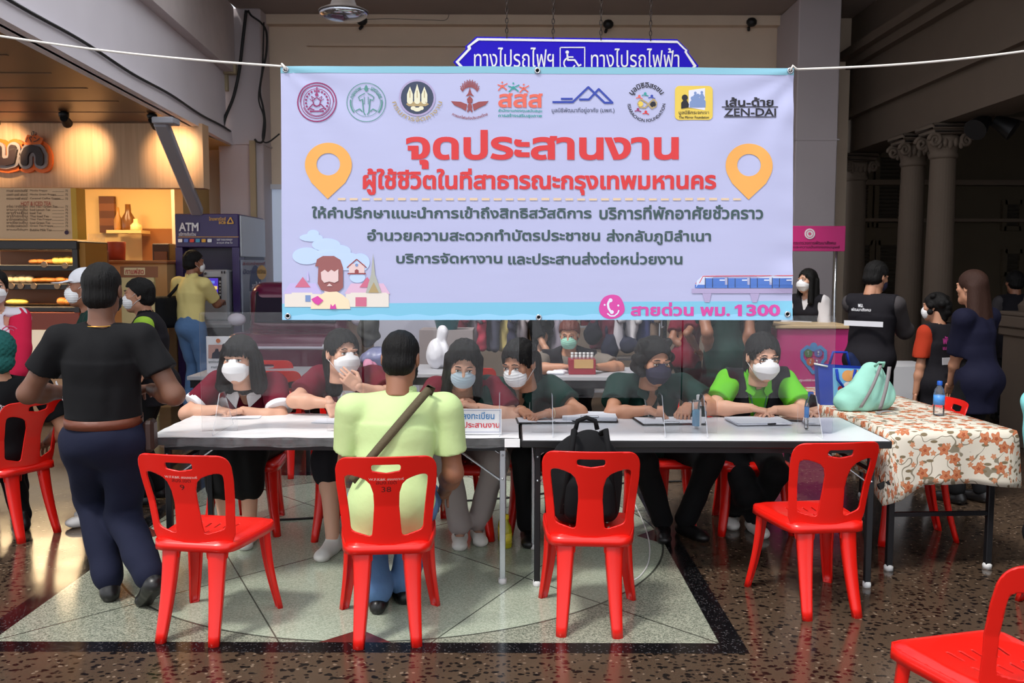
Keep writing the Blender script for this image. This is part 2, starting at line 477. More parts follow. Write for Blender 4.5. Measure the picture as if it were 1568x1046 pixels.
def floor_material():
    m = mat('terrazzo_floor', (90,76,62), .2, spec=.5); b = NB(m); P = b.coord(); x, y, z = b.xyz(P)
    ax = b.m('ABSOLUTE', b.m('ADD', x, .665)); ay = b.m('ABSOLUTE', b.m('SUBTRACT', y, 5.325))
    mx = b.m('MAXIMUM', ax, ay); mn = b.m('MINIMUM', ax, ay)
    rc = b.m('SQRT', b.m('ADD', b.m('MULTIPLY', ax, ax), b.m('MULTIPLY', ay, ay)))
    # brown terrazzo with black and pale pebbles
    wob = b.n('ShaderNodeTexNoise'); wob.inputs['Scale'].default_value = 30; b.lk(P, wob.inputs['Vector'])
    va = b.n('ShaderNodeVectorMath', operation='MULTIPLY_ADD'); b.lk(wob.outputs['Color'], va.inputs[0]); va.inputs[1].default_value = (.022,.022,0); b.lk(P, va.inputs[2])
    V = va.outputs[0]
    mp = b.n('ShaderNodeMapping'); mp.inputs['Scale'].default_value = (1,1.35,1); mp.inputs['Rotation'].default_value = (0,0,.5); b.lk(V, mp.inputs[0])
    d1 = b.vor(mp.outputs[0], 22); d2 = b.vor(V, 43); c2 = b.vor(V, 43, 'Color')
    base = b.mix(b.noi(P, 2.2, 5), lin(66,52,41), lin(98,80,64)); base = b.mix(b.m('MULTIPLY', b.noi(P, 220, 2), .55), base, lin(58,46,37))
    s2 = b.n('ShaderNodeSeparateColor'); b.lk(c2, s2.inputs[0])
    pale = b.m('MULTIPLY', b.step(d2, .30, .05), b.m('GREATER_THAN', s2.outputs[0], .80))
    dk2 = b.m('MULTIPLY', b.step(d2, .34, .05), b.m('LESS_THAN', s2.outputs[0], .42))
    br = b.mix(pale, base, lin(124,106,90)); br = b.mix(dk2, br, lin(28,22,20)); br = b.mix(b.step(d1, .30, .04), br, lin(20,16,15))
    jn = b.step(b.m('ABSOLUTE', b.m('SUBTRACT', y, b.m('ADD', 5.2, 0))), .012, .004); jn = b.m('MULTIPLY', jn, b.m('LESS_THAN', x, -2.3))
    br = b.mix(jn, br, lin(14,12,11))
    # green-grey inlaid square
    sp = b.vor(P, 170, 'Color'); s3 = b.n('ShaderNodeSeparateColor'); b.lk(sp, s3.inputs[0])
    g1 = b.mix(s3.outputs[0], lin(150,162,142), lin(190,198,180)); g2 = b.mix(s3.outputs[0], lin(88,94,82), lin(176,178,160))
    gr = b.mix(b.step(rc, 1.545, .003), g2, g1); gr = b.mix(b.m('MULTIPLY', b.noi(P, 1.3, 4), .35), gr, lin(132,138,122))
    ln = b.step(b.m('ABSOLUTE', b.m('SUBTRACT', ax, ay)), .007)
    ln = b.m('MAXIMUM', ln, b.step(b.m('ABSOLUTE', b.m('SUBTRACT', rc, 1.545)), .006))
    ln = b.m('MAXIMUM', ln, b.step(b.m('ABSOLUTE', b.m('SUBTRACT', b.m('ADD', ax, b.m('MULTIPLY', ay, .5)), 1.1)), .004))
    gr = b.mix(b.m('MULTIPLY', ln, .85), gr, lin(40,42,38))
    inl = b.m('MULTIPLY', b.m('GREATER_THAN', mx, 1.41), b.m('LESS_THAN', mn, b.m('MULTIPLY', b.m('SUBTRACT', mx, 1.41), 1.1)))
    gr = b.mix(inl, gr, lin(98,44,40))
    bk = b.mix(b.m('GREATER_THAN', s3.outputs[0], .93), lin(17,16,18), lin(70,68,70))
    fin = b.mix(b.step(mx, 1.655), br, b.mix(b.step(mx, 1.55), bk, gr))
    b.lk(fin, b.bs.inputs['Base Color'])
    b.lk(b.m('ADD', .06, b.m('MULTIPLY', b.noi(P, 3.5, 5), .20)), b.bs.inputs['Roughness'])
    return m
f_ = MB(); f_.add([(-14,-8,0),(10,-8,0),(10,18,0),(-14,18,0)], [(0,1,2,3)])
struct(f_.build('floor', floor_material()))
M_WALL = mat('wall_plaster', (214,194,172), .9, var=.16, vscale=1.4, bump=.15, bscale=14)
M_PIL = mat('pillar_paint', (186,176,178), .8, var=.08, vscale=2)
M_CEIL = mat('ceiling_panel', (150,138,132), .9, var=.1, vscale=1)
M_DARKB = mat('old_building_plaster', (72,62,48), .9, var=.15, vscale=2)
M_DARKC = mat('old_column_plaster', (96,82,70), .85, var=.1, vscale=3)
M_SHUT = mat('shutter_slats', (52,45,36), .8)
YW = 11.9; ZC = 4.74
# back wall and its plinth beam
w = MB(); w.box(((-4.4+4.3)/2, YW+.1, 2.37), (8.7, .2, 4.74)); struct(w.build('wall_back', M_WALL))
b = MB(); b.box((0, YW-.06, ZC-.06), (7.6, .14, .12)); b.box((-.9, YW-.05, 4.38), (3.4, .06, .03)); struct(b.build('trim_1', M_WALL))
def pillar(name, x0, x1, y0, y1, m=M_PIL, z1=ZC):
    o = MB(); o.box(((x0+x1)/2, (y0+y1)/2, z1/2), (x1-x0, y1-y0, z1), bev=.012)
    o.box(((x0+x1)/2, (y0+y1)/2, 3.1), (x1-x0+.03, y1-y0+.03, .02)); return struct(o.build(name, m))
pillar('wall_pillar_left', pt(336,300,11.5).x, pt(404,300,11.5).x, 11.5, YW)
pillar('wall_pillar_right', pt(1216,300,11.0).x, pt(1280,300,11.0).x, 11.0, YW)
# ceiling above the covered area; the near side is open to the sky
c = MB(); c.box((-.75, 11.7, ZC+.1), (5.3, 5.4, .2)); c.box((3.55, 9.55, ZC+.1), (3.3, 9.7, .2))
for yy in (10.6,): c.box((.9, yy, ZC-.004), (8.6, .012, .01))
c.box((7.6, 8.2, ZC+.1), (5.0, 13.0, .2)); struct(c.build('ceiling', M_CEIL))
# left fascia of the neighbouring canopy
FA = Vector((-3.06, 4.2)); FB = Vector((-3.53, 11.45)); fd = (FB-FA).normalized(); fn_ = Vector((fd.y, -fd.x))
def fas(z0, z1, out, name, m, th=.1):
    o = MB(); o.prism([(0,z0),((FB-FA).length,z0),((FB-FA).length,z1),(0,z1)], (FA.x+fn_.x*out, FA.y+fn_.y*out, 0), (fd.x, fd.y, 0), (0,0,1), -th if False else th)
    return struct(o.build(name, m))
M_FASC = mat('fascia_paint', (228,222,228), .75, var=.1, vscale=1.2)
fas(3.08, ZC, -.1, 'wall_left', M_FASC); fas(3.08, 3.24, -.03, 'trim_2', M_FASC, .1); fas(3.95, ZC, .0, 'trim_3', mat('beam_paint', (196,184,182), .8, var=.1), .12)
o = MB(); o.tube([(FA.x+fd.x*t+fn_.x*.09, FA.y+fd.y*t+fn_.y*.09, 3.215+.010*math.sin(t*3)) for t in np.linspace(0, 7.1, 40)], .012, 6)
tag(o.build('fascia_cable', mat('black_cable', (20,20,22), .6)), 'black cable lying along the ledge of the grey slanted fascia', 'cable')
# bakery shell: soffit, sign wall, inside walls
s = MB(); s.prism([(-12.0,4.1),(-3.12,4.1),(-3.60,10.7),(-12.0,10.7)], (0,0,3.11), (1,0,0), (0,1,0), .06)
for k in range(9): s.box((-7.6, 4.9+k*.62, 3.108), (7.9, .02, .006))
o = s.build('ceiling_bakery', mat('soffit_laminate', (84,58,38), .4, var=.12, vscale=2, bstretch=(1,4,1))); struct(o)
m = mat('sign_wall_laminate', (214,170,128), .5); nb = NB(m); P = nb.coord(); mp = nb.n('ShaderNodeMapping'); mp.inputs['Scale'].default_value = (26, 1, .6); nb.lk(P, mp.inputs[0])
nb.lk(nb.mix(nb.noi(mp.outputs[0], 1.5, 6), lin(182,138,100), lin(228,190,150)), nb.bs.inputs['Base Color'])
SWY = 9.95; a = pt(312,288,SWY); sw = MB(); sw.box(((a.x-9.5)/2, SWY+.1, (3.11+a.z)/2), (a.x+9.5, .2, 3.11-a.z)); struct(sw.build('wall_sign_band', m))
M_CREAM = mat('bakery_cream_wall', (226,190,128), .8)
o = MB(); o.box((-7.0, 12.4, 1.6), (7.4, .1, 3.2)); struct(o.build('wall_bakery_back', M_CREAM))
o = MB(); o.box((-3.96, 11.65, 1.5), (.1, 1.4, 3.0)); struct(o.build('wall_bakery_side', M_CREAM))
o = MB(); o.box((-7.0, 11.2, 3.1), (7.0, 2.4, .06)); struct(o.build('ceiling_bakery_back', M_CREAM))
# right: old building
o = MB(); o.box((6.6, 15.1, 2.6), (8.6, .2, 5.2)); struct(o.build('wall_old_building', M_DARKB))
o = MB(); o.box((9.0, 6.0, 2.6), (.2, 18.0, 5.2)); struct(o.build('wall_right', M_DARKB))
e = MB()
for (x0, x1, z0, z1) in ((4.38,4.85,3.08,3.5),(4.30,4.9,3.5,3.58),(4.34,4.9,3.58,4.1),(4.24,4.9,4.1,4.2),(4.14,4.9,4.2,4.3),(4.3,4.9,4.3,ZC)):
    e.box(((x0+x1)/2, 9.5, (z0+z1)/2), (x1-x0, 11.0, z1-z0))
for k in range(60): e.box((4.29, 5.5+k*.16, 4.15), (.06, .08, .07))
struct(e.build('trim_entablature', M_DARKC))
def column(px, py_cap, d, lab):
    p = pt(px, py_cap, d); r = .145; zt = 3.06
    prof = [(r*1.5,0),(r*1.5,.1),(r*1.35,.12),(r*1.4,.2),(r*1.2,.24),(r*1.12,.3)]
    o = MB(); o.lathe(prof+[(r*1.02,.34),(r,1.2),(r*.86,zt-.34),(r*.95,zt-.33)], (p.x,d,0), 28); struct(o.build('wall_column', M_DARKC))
    cp = MB(); cp.lathe([(r*.86,zt-.34),(r*.98,zt-.32),(r*.98,zt-.29),(r*.9,zt-.27),(r*1.05,zt-.2),(r*1.15,zt-.14),(r*1.0,zt-.1)], (p.x,d,0), 28)
    cp.box((p.x,d,zt-.02), (r*3.0,r*3.0,.06), bev=.015); cp.box((p.x,d,zt-.07), (r*2.6,r*2.6,.05), bev=.01)
    for sx in (-1,1):
        for sy in (-1,1):
            pts = []
            for i in range(26):
                t = i/25*3.6*PI; q = .075*(1-i/30); pts.append((p.x+sx*(r*1.12+q*math.cos(t)*.9), d+sy*(r*1.0+q*.2), zt-.16+q*math.sin(t)))
            cp.tube(pts, .022, 6)
        for k in range(5): cp.ball((p.x+(k-2)*.055, d+sx*r*1.05, zt-.2+.02*(k%2)), (.03,.02,.05), 8)
    struct(cp.build('trim_capital', M_DARKC, smooth=True))
column(1312, 245, 12.2, ''); column(1400, 205, 10.45, ''); column(1446, 197, 9.7, '')
# shutters on the old building
k = 0
for (x0,y0,x1,y1) in ((1308,238,1330,345),(1344,238,1378,345),(1312,372,1332,470),(1344,372,1380,470),(1538,310,1562,350),(1538,385,1562,420),(1538,425,1562,520)):
    k += 1; A = pt(x0,y0,14.95); B = pt(x1,y1,14.95); o = MB(); n = int((A.z-B.z)/.06)
    o.cur = 1; o.box(((A.x+B.x)/2, 14.99, (A.z+B.z)/2), (B.x-A.x, .02, A.z-B.z)); 
    for i in range(n): o.box(((A.x+B.x)/2, 14.95, B.z+.04+i*.06), (B.x-A.x-.06, .03, .03), R=Matrix.Rotation(.6,3,'X'))
    o.cur = 0
    for x in (A.x, B.x): o.box((x, 14.95, (A.z+B.z)/2), (.07, .07, A.z-B.z+.07))
    for z in (A.z, B.z): o.box(((A.x+B.x)/2, 14.95, z), (B.x-A.x, .07, .07))
    struct(o.build('window_%d' % (k+1), [M_DARKB, M_SHUT]))
o = MB()
for z,t in ((4.2,.12),(3.95,.06),(2.95,.08),(2.35,.05)): o.box((6.6, 14.9, z), (8.6, .2, t))
struct(o.build('trim_old_building', M_DARKC))
# near right: pedestal of a column at the frame's edge and a terrazzo post
px_ = pt(1556,520,8.1); o = MB()
for z0,z1,h in ((0,1.02,.30),(.98,1.06,.33),(1.06,1.16,.36),(1.16,1.2,.33)): o.box((px_.x+.34,8.1,(z0+z1)/2), (h*2,h*2,z1-z0), bev=.01)
o.lathe([(.29,1.2),(.3,1.26),(.26,1.3),(.25,1.36),(.22,1.4),(.215,3.0),(.22,3.3)], (px_.x+.34,8.1,0), 32); struct(o.build('wall_pedestal', M_DARKC, autosm=35))
# window with pale light beside the left pillar
A = pt(408,286,11.85); B = pt(520,470,11.85); o = MB()
for x in (A.x, (A.x+B.x)/2, B.x): o.box((x, 11.86, (A.z+B.z)/2), (.06,.08,A.z-B.z+.06))
for z in (A.z, B.z): o.box(((A.x+B.x)/2, 11.86, z), (B.x-A.x+.06,.08,.06))
o.cur = 1; o.box(((A.x+B.x)/2, 11.89, (A.z+B.z)/2), (B.x-A.x,.01,A.z-B.z))
struct(o.build('window_1', [mat('white_frame_paint',(205,205,210),.5), mat('frosted_pane',(205,215,232),.3, emit=(190,205,230), es=.25)]))
# ------------------------------------------------------------------ strut, pillar cables, wall fittings
M_GREY = mat('grey_steel_paint', (168,168,176), .55); M_BLK = mat('black_plastic', (18,18,20), .5); M_CAB = MATS['black_cable']
t = thing('canopy_strut', 'slanting grey steel strut rising to the canopy above the bakery', 'strut', pt(302,324.5,10.42)); 
o = MB(); a = Vector((0,0,0)); b_ = pt(246,186,8.8)-pt(302,324.5,10.42); o.bar(a-Vector((0,0,0)), b_, .13, .1, bev=.015); o.build('post', M_GREY, t)
o = MB(); o.box(b_+Vector((.05,0,.0)), (.2,.2,.06), bev=.01); o.build('top_plate', M_GREY, t)
def cable(pxs, d, r, lab, name='wall_cable', m=None, grp=None):
    P = [pt(x,y,d) for x,y in pxs]; Q = []
    for i in range(len(P)-1):
        p0=P[max(i-1,0)];p1=P[i];p2=P[i+1];p3=P[min(i+2,len(P)-1)]
        for k in range(6):
            u=k/6; Q.append(.5*((2*p1)+(p2-p0)*u+(2*p0-5*p1+4*p2-p3)*u*u+(3*p1-p0-3*p2+p3)*u**3))
    Q.append(P[-1]); o = MB(); o.tube(Q, r, 6); return tag(o.build(name, m or M_CAB, smooth=True), lab, 'cable', grp)
cable([(377,16),(372,60),(366,110),(357,150),(345,180),(336,214)], 11.35, .02, 'thick black cable curving down the left face of the grey pillar')
cable([(380,16),(385,24),(400,35),(408,50),(408,80),(402,110),(398,140),(403,165),(406,190),(403,215),(395,218),(390,213)], 11.35, .014, 'thin black cable looping down the right edge of the grey pillar')
cable([(404,34),(402,100),(396,150),(404,180),(402,212),(410,218),(428,205)], 11.3, .01, 'thinnest black cable with a loose loop low on the pillar edge')
cable([(58,42),(74,50),(90,92),(98,109),(110,110)], 8.6, .008, 'short loose wire dangling below the fascia over the bakery soffit')
o = MB(); A = pt(340,15,11.42); B = pt(340,210,11.42); o.box((A.x,11.45,(A.z+B.z)/2+.3), (.09,.06,1.0)); o.box((A.x+.05,11.42,pt(340,105,11.42).z), (.22,.1,.14), bev=.01)
tag(o.build('wall_conduit', mat('old_cream_conduit',(165,150,120),.7)), 'cream conduit with a junction box high on the grey pillar', 'conduit')
o = MB(); A = pt(386,215,11.44); o.box((A.x,11.46,A.z-.75), (.07,.05,1.5)); tag(o.build('wall_duct', MATS['old_cream_conduit']), 'cream cable duct running down the lower pillar face', 'conduit')
# ------------------------------------------------------------------ bakery front
WARM = (1.0,.68,.38)
def spot(p, aim, e, ang, nm, lab, r=.04):
    p = Vector((p[0],p[1],3.108)); t = thing(nm, lab, 'spotlight', p, 0, 'bakery spotlights'); o = MB(); o.lathe([(.03,0),(.05,-.01),(.05,-.05),(.03,-.05)], n=14); o.build('mount', M_BLK, t, True)
    o = MB(); d = (Vector(aim)-Vector(p)).normalized(); o.tube([Vector((0,0,-.06)), Vector((0,0,-.06))+d*.13], [.04,.05], 14); o.build('lamp_head', M_BLK, t, autosm=40)
    l = bpy.data.lights.new('lamp_beam','SPOT'); l.energy = e; l.color = WARM; l.spot_size = math.radians(ang); l.spot_blend = .9; l.shadow_soft_size = r
    q = bpy.data.objects.new('lamp_beam', l); COL.objects.link(q); q.parent = t; q.location = Vector((0,0,-.06))+d*.15; q.rotation_euler = d.to_track_quat('-Z','Y').to_euler()
spot(pt(98,183,9.2), pt(130,222,9.95), 52, 62, 'spotlight', 'small black spotlight over the right part of the wood sign wall')
spot(pt(233,184,9.3), pt(268,225,9.95), 44, 75, 'spotlight', 'small black spotlight beside the top of the grey strut')
spot(pt(-10,183,9.2), pt(5,222,9.95), 52, 62, 'spotlight', 'small black spotlight over the round letter sign at the left edge')
# letter sign
def plane_px(d, dz=.004, sgn=-1):
    return lambda x, y, L: pt(x, y, d)+Vector((0, sgn*dz*L, 0))
M_OR = mat('sign_orange', (240,112,30), .5); M_SG = mat('sign_grey', (150,140,140), .5); M_DK = mat('sign_dark_brown', (48,30,28), .5); M_CR = mat('sign_cream', (240,210,170), .5)
t = thing('bakery_letter_sign', 'orange and dark brown raised letter sign on the wood wall', 'sign', pt(35,255,9.9))
t0 = t.location.copy()
def thick_art(d, lyr):
    return lambda x, y, L: pt(x, y, d)-t0+Vector((0,-.032*L,0))
for nm, lyr, w, mm in (('orange_back',1,31,M_OR),('grey_outline',2,20,M_SG),('letter',3,11,M_DK)):
    for pts in ([(4,229),(4,243),(8,249),(16,250),(25,248),(27,240),(27,229)], [(45,250),(45,240),(49,232),(56,229),(64,232),(68,240),(68,250)]):
        a = Art(thick_art(9.93, lyr), lyr); cons = []
        for (x0, y0), (x1, y1) in zip(pts, pts[1:]):
            L_ = math.hypot(x1-x0, y1-y0); nx, ny = -(y1-y0)/L_*w/2, (x1-x0)/L_*w/2; cons.append([(x0+nx,y0+ny),(x0-nx,y0-ny),(x1-nx,y1-ny),(x1+nx,y1+ny)])
        for k_, (x, y) in enumerate(pts): cons.append([(x+w/2*math.cos(2*PI*i/21+.1*k_), y+w/2*math.sin(2*PI*i/21+.1*k_)) for i in range(21)])
        cons = [c if sum(p[0]*q[1]-p[1]*q[0] for p, q in zip(c, c[1:]+c[:1])) > 0 else c[::-1] for c in cons]
        a.multi(cons, mm); q = a.build(nm, t); md = q.modifiers.new('s','SOLIDIFY'); md.thickness = .03; md.offset = 0
a = Art(thick_art(9.90,1),1.6); a.poly([(42,214),(46,207),(53,209),(58,205),(64,210),(70,213),(66,222),(44,223)], M_OR); a.layer=2.2; a.text('パン',43,210,66,219,M_DK,.02); a.text('ปัง',53,202,62,209,M_DK,.02); a.build('small_lettering', t)
# menu board
a0 = pt(108,288,9.5); a1 = pt(-40,366,9.5); mc = thing('menu_board', 'cream printed menu board with a yellow side above the pastry case', 'menu board', (pt(34,327,9.5)))
b0 = Vector(mc.location)
o = MB(); o.box(((a0.x+a1.x)/2-b0.x, .03, (a0.z+a1.z)/2-b0.z), (a0.x-a1.x, .05, a0.z-a1.z)); o.build('panel', mat('menu_face',(214,176,138),.6, emit=(214,176,138), es=.12), mc)
p2 = pt(130,288,9.7); o = MB(); o.box(((a0.x+p2.x)/2-b0.x, .1, (a0.z+a1.z)/2-b0.z), (p2.x-a0.x, .2, a0.z-a1.z)); o.build('yellow_side', mat('menu_yellow',(226,172,48),.5), mc)
fm = lambda x, y, L: pt(x, y, 9.49-.002*L)-b0
a = Art(fm); TD = mat('menu_ink',(84,54,40),.7); TR = mat('menu_red_ink',(190,70,50),.7)
rows = [(294,'กาแฟ เอสเปรสโซ่','Mocha Frappe'),(300,'มอคค่า เยลลี่ เฟรปเป้','Mocha Green Frappe'),(306,'คาราเมล คอฟฟี่ เฟรปเป้','Caramel Coffee Frappe'),(318,'ชาร้อน / ชาเขียวร้อน','Hot Tea / Green Tea'),(323,'ชามะนาวเย็น','Iced Lemon Tea'),(328,'ชาดำเย็น','Iced Tea'),(333,'ชาไทยเย็น','Thai Iced Tea'),(338,'ชาไทยเฟรปเป้','Thai Tea Frappe'),(343,'ชาเขียวเย็น','Iced Green Tea'),(348,'ชาเขียวเฟรปเป้','Green Tea Frappe'),(354,'ชานมไข่มุก','Bubble Milk Tea')]
for y, th, en in rows:
    a.text(th, 10, y-4.5, 42, y, TD, .01); a.text(en, 46, y-3.6, 46+len(en)*2.2, y, TD, .01); a.rect(80, y-.8, 98, y-.4, TD); a.text('75', 100, y-3.4, 104, y, TD, .01)
a.text('HOT & ICED TEA', 32, 308.5, 78, 315, TR, .01); a.disc(102,356,3.4,mat('menu_badge',(70,40,70),.6)); a.build('menu_lettering', mc)
# pastry case
pc = thing('pastry_case', 'dark framed glass pastry case with three lit shelves', 'display case', pt(50,650,9.2)); b0 = Vector((pt(40,500,9.2).x, 9.2, 0)); pc.location = b0
X0 = pt(-60,400,9.2).x-b0.x; X1 = pt(119,400,9.2).x-b0.x; Z = lambda y: pt(0,y,9.2).z; cx = (X0+X1)/2; wx = X1-X0
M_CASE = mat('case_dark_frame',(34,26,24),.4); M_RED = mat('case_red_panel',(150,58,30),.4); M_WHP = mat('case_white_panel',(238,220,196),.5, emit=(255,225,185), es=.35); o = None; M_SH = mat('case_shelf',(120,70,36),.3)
def cs(nm, y0, y1, dep, m, x0=None, x1=None, yo=0):
    o = MB(); a_ = X0 if x0 is None else x0; b_ = X1 if x1 is None else x1
    o.box(((a_+b_)/2, dep/2+yo, (Z(y0)+Z(y1))/2), (b_-a_, dep, Z(y0)-Z(y1)), bev=.008); return o.build(nm, m, pc)
cs('top_rail', 368, 382, .7, M_CASE); cs('back_panel', 382, 470, .02, mat('case_back',(150,88,44),.5), yo=.7)
cs('red_panel', 478, 505, .74, M_RED); cs('white_panel', 505, 566, .7, M_WHP); cs('kick_band', 566, 580, .7, M_CASE); cs('base', 580, 640, .66, mat('case_base',(196,150,110),.5))
for y in (407,436,470): cs('shelf', y-1.5 if y<470 else y, y+8, .62, M_CASE, yo=.04)
for y in (384,414,443): 
    l = bpy.data.lights.new('shelf_light','AREA'); l.shape='RECTANGLE'; l.size=wx*.9; l.size_y=.08; l.energy=9; l.color=(1,.72,.4); q=bpy.data.objects.new('shelf_light',l); COL.objects.link(q); q.parent=pc; q.location=(cx,.12,Z(y)-.02); q.rotation_euler=(math.radians(-25),0,0)
for x in (X1-.03,): 
    o = MB(); o.box((x,.03,(Z(370)+Z(505))/2), (.05,.05,Z(370)-Z(505))); o.build('corner_post', M_CASE, pc)
TAGM = mat('price_tag',(190,150,110),.6)
def pastries(y, x0, x1, step, kinds, grp, z_off=0):
    n = 0; x = x0
    while x < x1:
        for row in (0,1):
            kd = kinds[n % len(kinds)]; p = pt(x+row*3, y, 9.45+row*.2); r = random.uniform(.045,.06)
            o = MB(); 
            if kd[0] == 'bun': o.ball((0,0,r*.6), (r,r*.9,r*.75), 12)
            else: o.ball((0,0,r*.45), (r*1.5,r*.75,r*.5), 12, Matrix.Rotation(random.uniform(-.7,.7),3,'Z'))
            q = o.build('pastry', mat(*kd[1]), None, True, loc=(p.x, p.y, Z(y)+.002+(.06 if False else 0)))
            tag(q, kd[2], 'pastry', grp); n += 1
        x += step
BR = ('pastry_brown',(196,120,52),.6); YL = ('pastry_yellow',(238,200,96),.6); PA = ('pastry_pale',(236,206,160),.6)
pastries(404, 52, 86, 9.5, [('loaf',BR,'golden brown roll on the left half of the top bakery shelf')], 'brown rolls on the top shelf')
pastries(404, 88, 114, 8.5, [('bun',YL,'yellow bun heaped at the right end of the top bakery shelf')], 'yellow buns on the top shelf')
pastries(433, 8, 50, 9.5, [('bun',PA,'pale bun on the left half of the middle bakery shelf')], 'pale buns on the middle shelf')
pastries(433, 54, 110, 9.5, [('loaf',BR,'glazed brown pastry on the right half of the middle bakery shelf')], 'glazed pastries on the middle shelf')
pastries(468, 22, 40, 9, [('loaf',YL,'yellow pastry stick at the left of the lowest bakery shelf')], 'yellow pastry on the lowest shelf')
pastries(468, 96, 112, 9, [('bun',BR,'brown bun at the right end of the lowest bakery shelf')], 'brown buns on the lowest shelf')
for i,(x,y) in enumerate(((68,404),(100,406),(18,437),(32,437),(52,437),(88,437))):
    a = Art(plane_px(9.237,.003)); a.disc(x,y+1,4.6,TAGM); q = a.build('price_tag'); md=q.modifiers.new('s','SOLIDIFY'); md.thickness=.006
    tag(q, 'round price tag clipped to the '+('top' if y<410 else 'middle')+' pastry shelf', 'price tag', 'price tags on the '+('top' if y<410 else 'middle')+' shelf')
# partition and bakery back room
o = MB(); A = pt(120,372,9.3); B = pt(143,640,9.3); o.box(((A.x+B.x)/2, 9.5, (A.z+B.z)/2), (B.x-A.x,.5,A.z-B.z)); q=o.build('case_end_cabinet', mat('ochre_panel',(176,120,44),.6)); tag(q,'narrow ochre cabinet closing the right end of the pastry case','cabinet')
o = MB(); A = pt(135,358,10.3); B = pt(162,403,10.3); zb = pt(140,404,10.2).z+.041; o.box(((A.x+B.x)/2,10.3,(A.z+zb)/2),(B.x-A.x,.02,A.z-zb)); q=o.build('counter_screen', acrylic('counter_acrylic', haze=.12)); tag(q,'small clear screen standing on the bakery counter','screen')
ct = thing('serving_counter','cream bakery counter behind the man in the black T-shirt','counter',(pt(185,480,10.2).x,10.2,0)); b0=Vector(ct.location)
A = pt(140,404,10.2); B = pt(262,640,10.2); o=MB(); o.box(((A.x+B.x)/2-b0.x,.25,(A.z)/2),(B.x-A.x,.5,A.z)); o.build('body',mat('counter_cream',(200,160,110),.6),ct); o=MB(); o.box(((A.x+B.x)/2-b0.x,.24,A.z+.02),(B.x-A.x+.04,.56,.04),bev=.01); o.build('worktop',mat('counter_top',(150,96,54),.4),ct)
bd = thing('standing_notice','cream notice board with a red-lettered header beside the cash machine','notice board',(pt(213,470,9.6).x,9.6,0)); b0=Vector(bd.location)
A=pt(184,408,9.6); B=pt(242,640,9.6); o=MB(); o.box(((A.x+B.x)/2-b0.x,.02,A.z/2),(B.x-A.x,.04,A.z)); o.build('panel',mat('notice_cream',(206,186,132),.6),bd)
a=Art(lambda x,y,L: pt(x,y,9.597-.002*L)-b0); a.rect(184,408,242,425,mat('notice_brown',(140,84,50),.6)); a.layer=2; a.rect(190,410,222,421,mat('notice_pale',(220,196,150),.6)); a.layer=3; a.text('กาแฟสด',192,411,220,420,mat('notice_red',(170,50,40),.6),.03)
for i in range(7): a.text('ชา',232,432+i*4,236,435+i*4,TD,.02)
a.build('header_lettering',bd)
o=MB(); A=pt(160,352,11.9); B=pt(214,358,11.9); o.box(((A.x+B.x)/2,12.1,A.z-.02),(B.x-A.x,.3,.04)); q=o.build('wall_shelf',M_CREAM); tag(q,'cream wall shelf holding bottles in the bakery back room','shelf'); zs=A.z
for i,(x,r,h,c_,lab) in enumerate(((177,.05,.3,(170,120,60),'slim amber bottle at the left end of the back shelf'),(193,.085,.34,(110,70,30),'tall brown round-bellied flask in the middle of the back shelf'),(204,.08,.15,(238,214,150),'pale round jar at the right end of the back shelf'))):
    p=pt(x,350,12.0); o=MB(); o.lathe([(r*.9,0),(r,h*.1),(r,h*.45),(r*.45,h*.7),(r*.4,h),(0,h)],n=16); q=o.build('shelf_bottle',mat('bottle_%d'%i,c_,.3),None,True,loc=(p.x,12.08,zs)); tag(q,lab,'bottle')
A=pt(216,350,12.3); B=pt(268,470,12.3); o=MB(); o.box(((A.x+B.x)/2,12.33,A.z/2),(B.x-A.x,.03,A.z)); struct(o.build('door_1',mat('brown_doorway',(150,92,40),.7)))
A=pt(235,373,11.2); B=pt(268,600,11.2); t=thing('drinks_cabinet','dark drinks cabinet standing in the brown doorway','cabinet',((A.x+B.x)/2,11.4,0)); o=MB(); o.box((0,0,A.z/2),(B.x-A.x,.5,A.z),bev=.01); o.build('body',mat('cabinet_dark',(40,26,26),.5),t)
o=MB(); 
for k in range(5): o.box((0,-.26,.6+k*.27),(B.x-A.x-.06,.02,.16))
o.build('price_rows',mat('cabinet_rows',(92,62,50),.5),t)
A=pt(131,297,11.9); B=pt(157,355,11.9); o=MB()
for k in range(5): o.cur=k%2; o.box(((A.x+B.x)/2,12.3,B.z+(A.z-B.z)*(k+.5)/5),(B.x-A.x,.06,(A.z-B.z)/5))
q=o.build('striped_cabinet',[mat('cab_brown_a',(96,54,28),.6),mat('cab_brown_b',(128,76,40),.6)]); tag(q,'brown striped wall cabinet right of the menu board','cabinet')
for i,(x,y,e,d) in enumerate(((75,330,40,10.9),(235,300,32,11.2))):
    l=bpy.data.lights.new('bakery_downlight','AREA'); l.size=.5; l.energy=e; l.color=(1,.7,.36); q=bpy.data.objects.new('bakery_downlight',l); COL.objects.link(q); q.location=(pt(x,y,d).x,d,3.0)
o=MB(); p=pt(170,398,10.2); o.lathe([(.09,0),(.1,.2),(.09,.21)],n=16); q=o.build('paper_cup_holder',mat('holder_red',(176,70,40),.6),None,True,loc=(p.x,10.35,pt(140,404,10.2).z+.04)); tag(q,'red and cream cup holder on the bakery counter','cup holder')
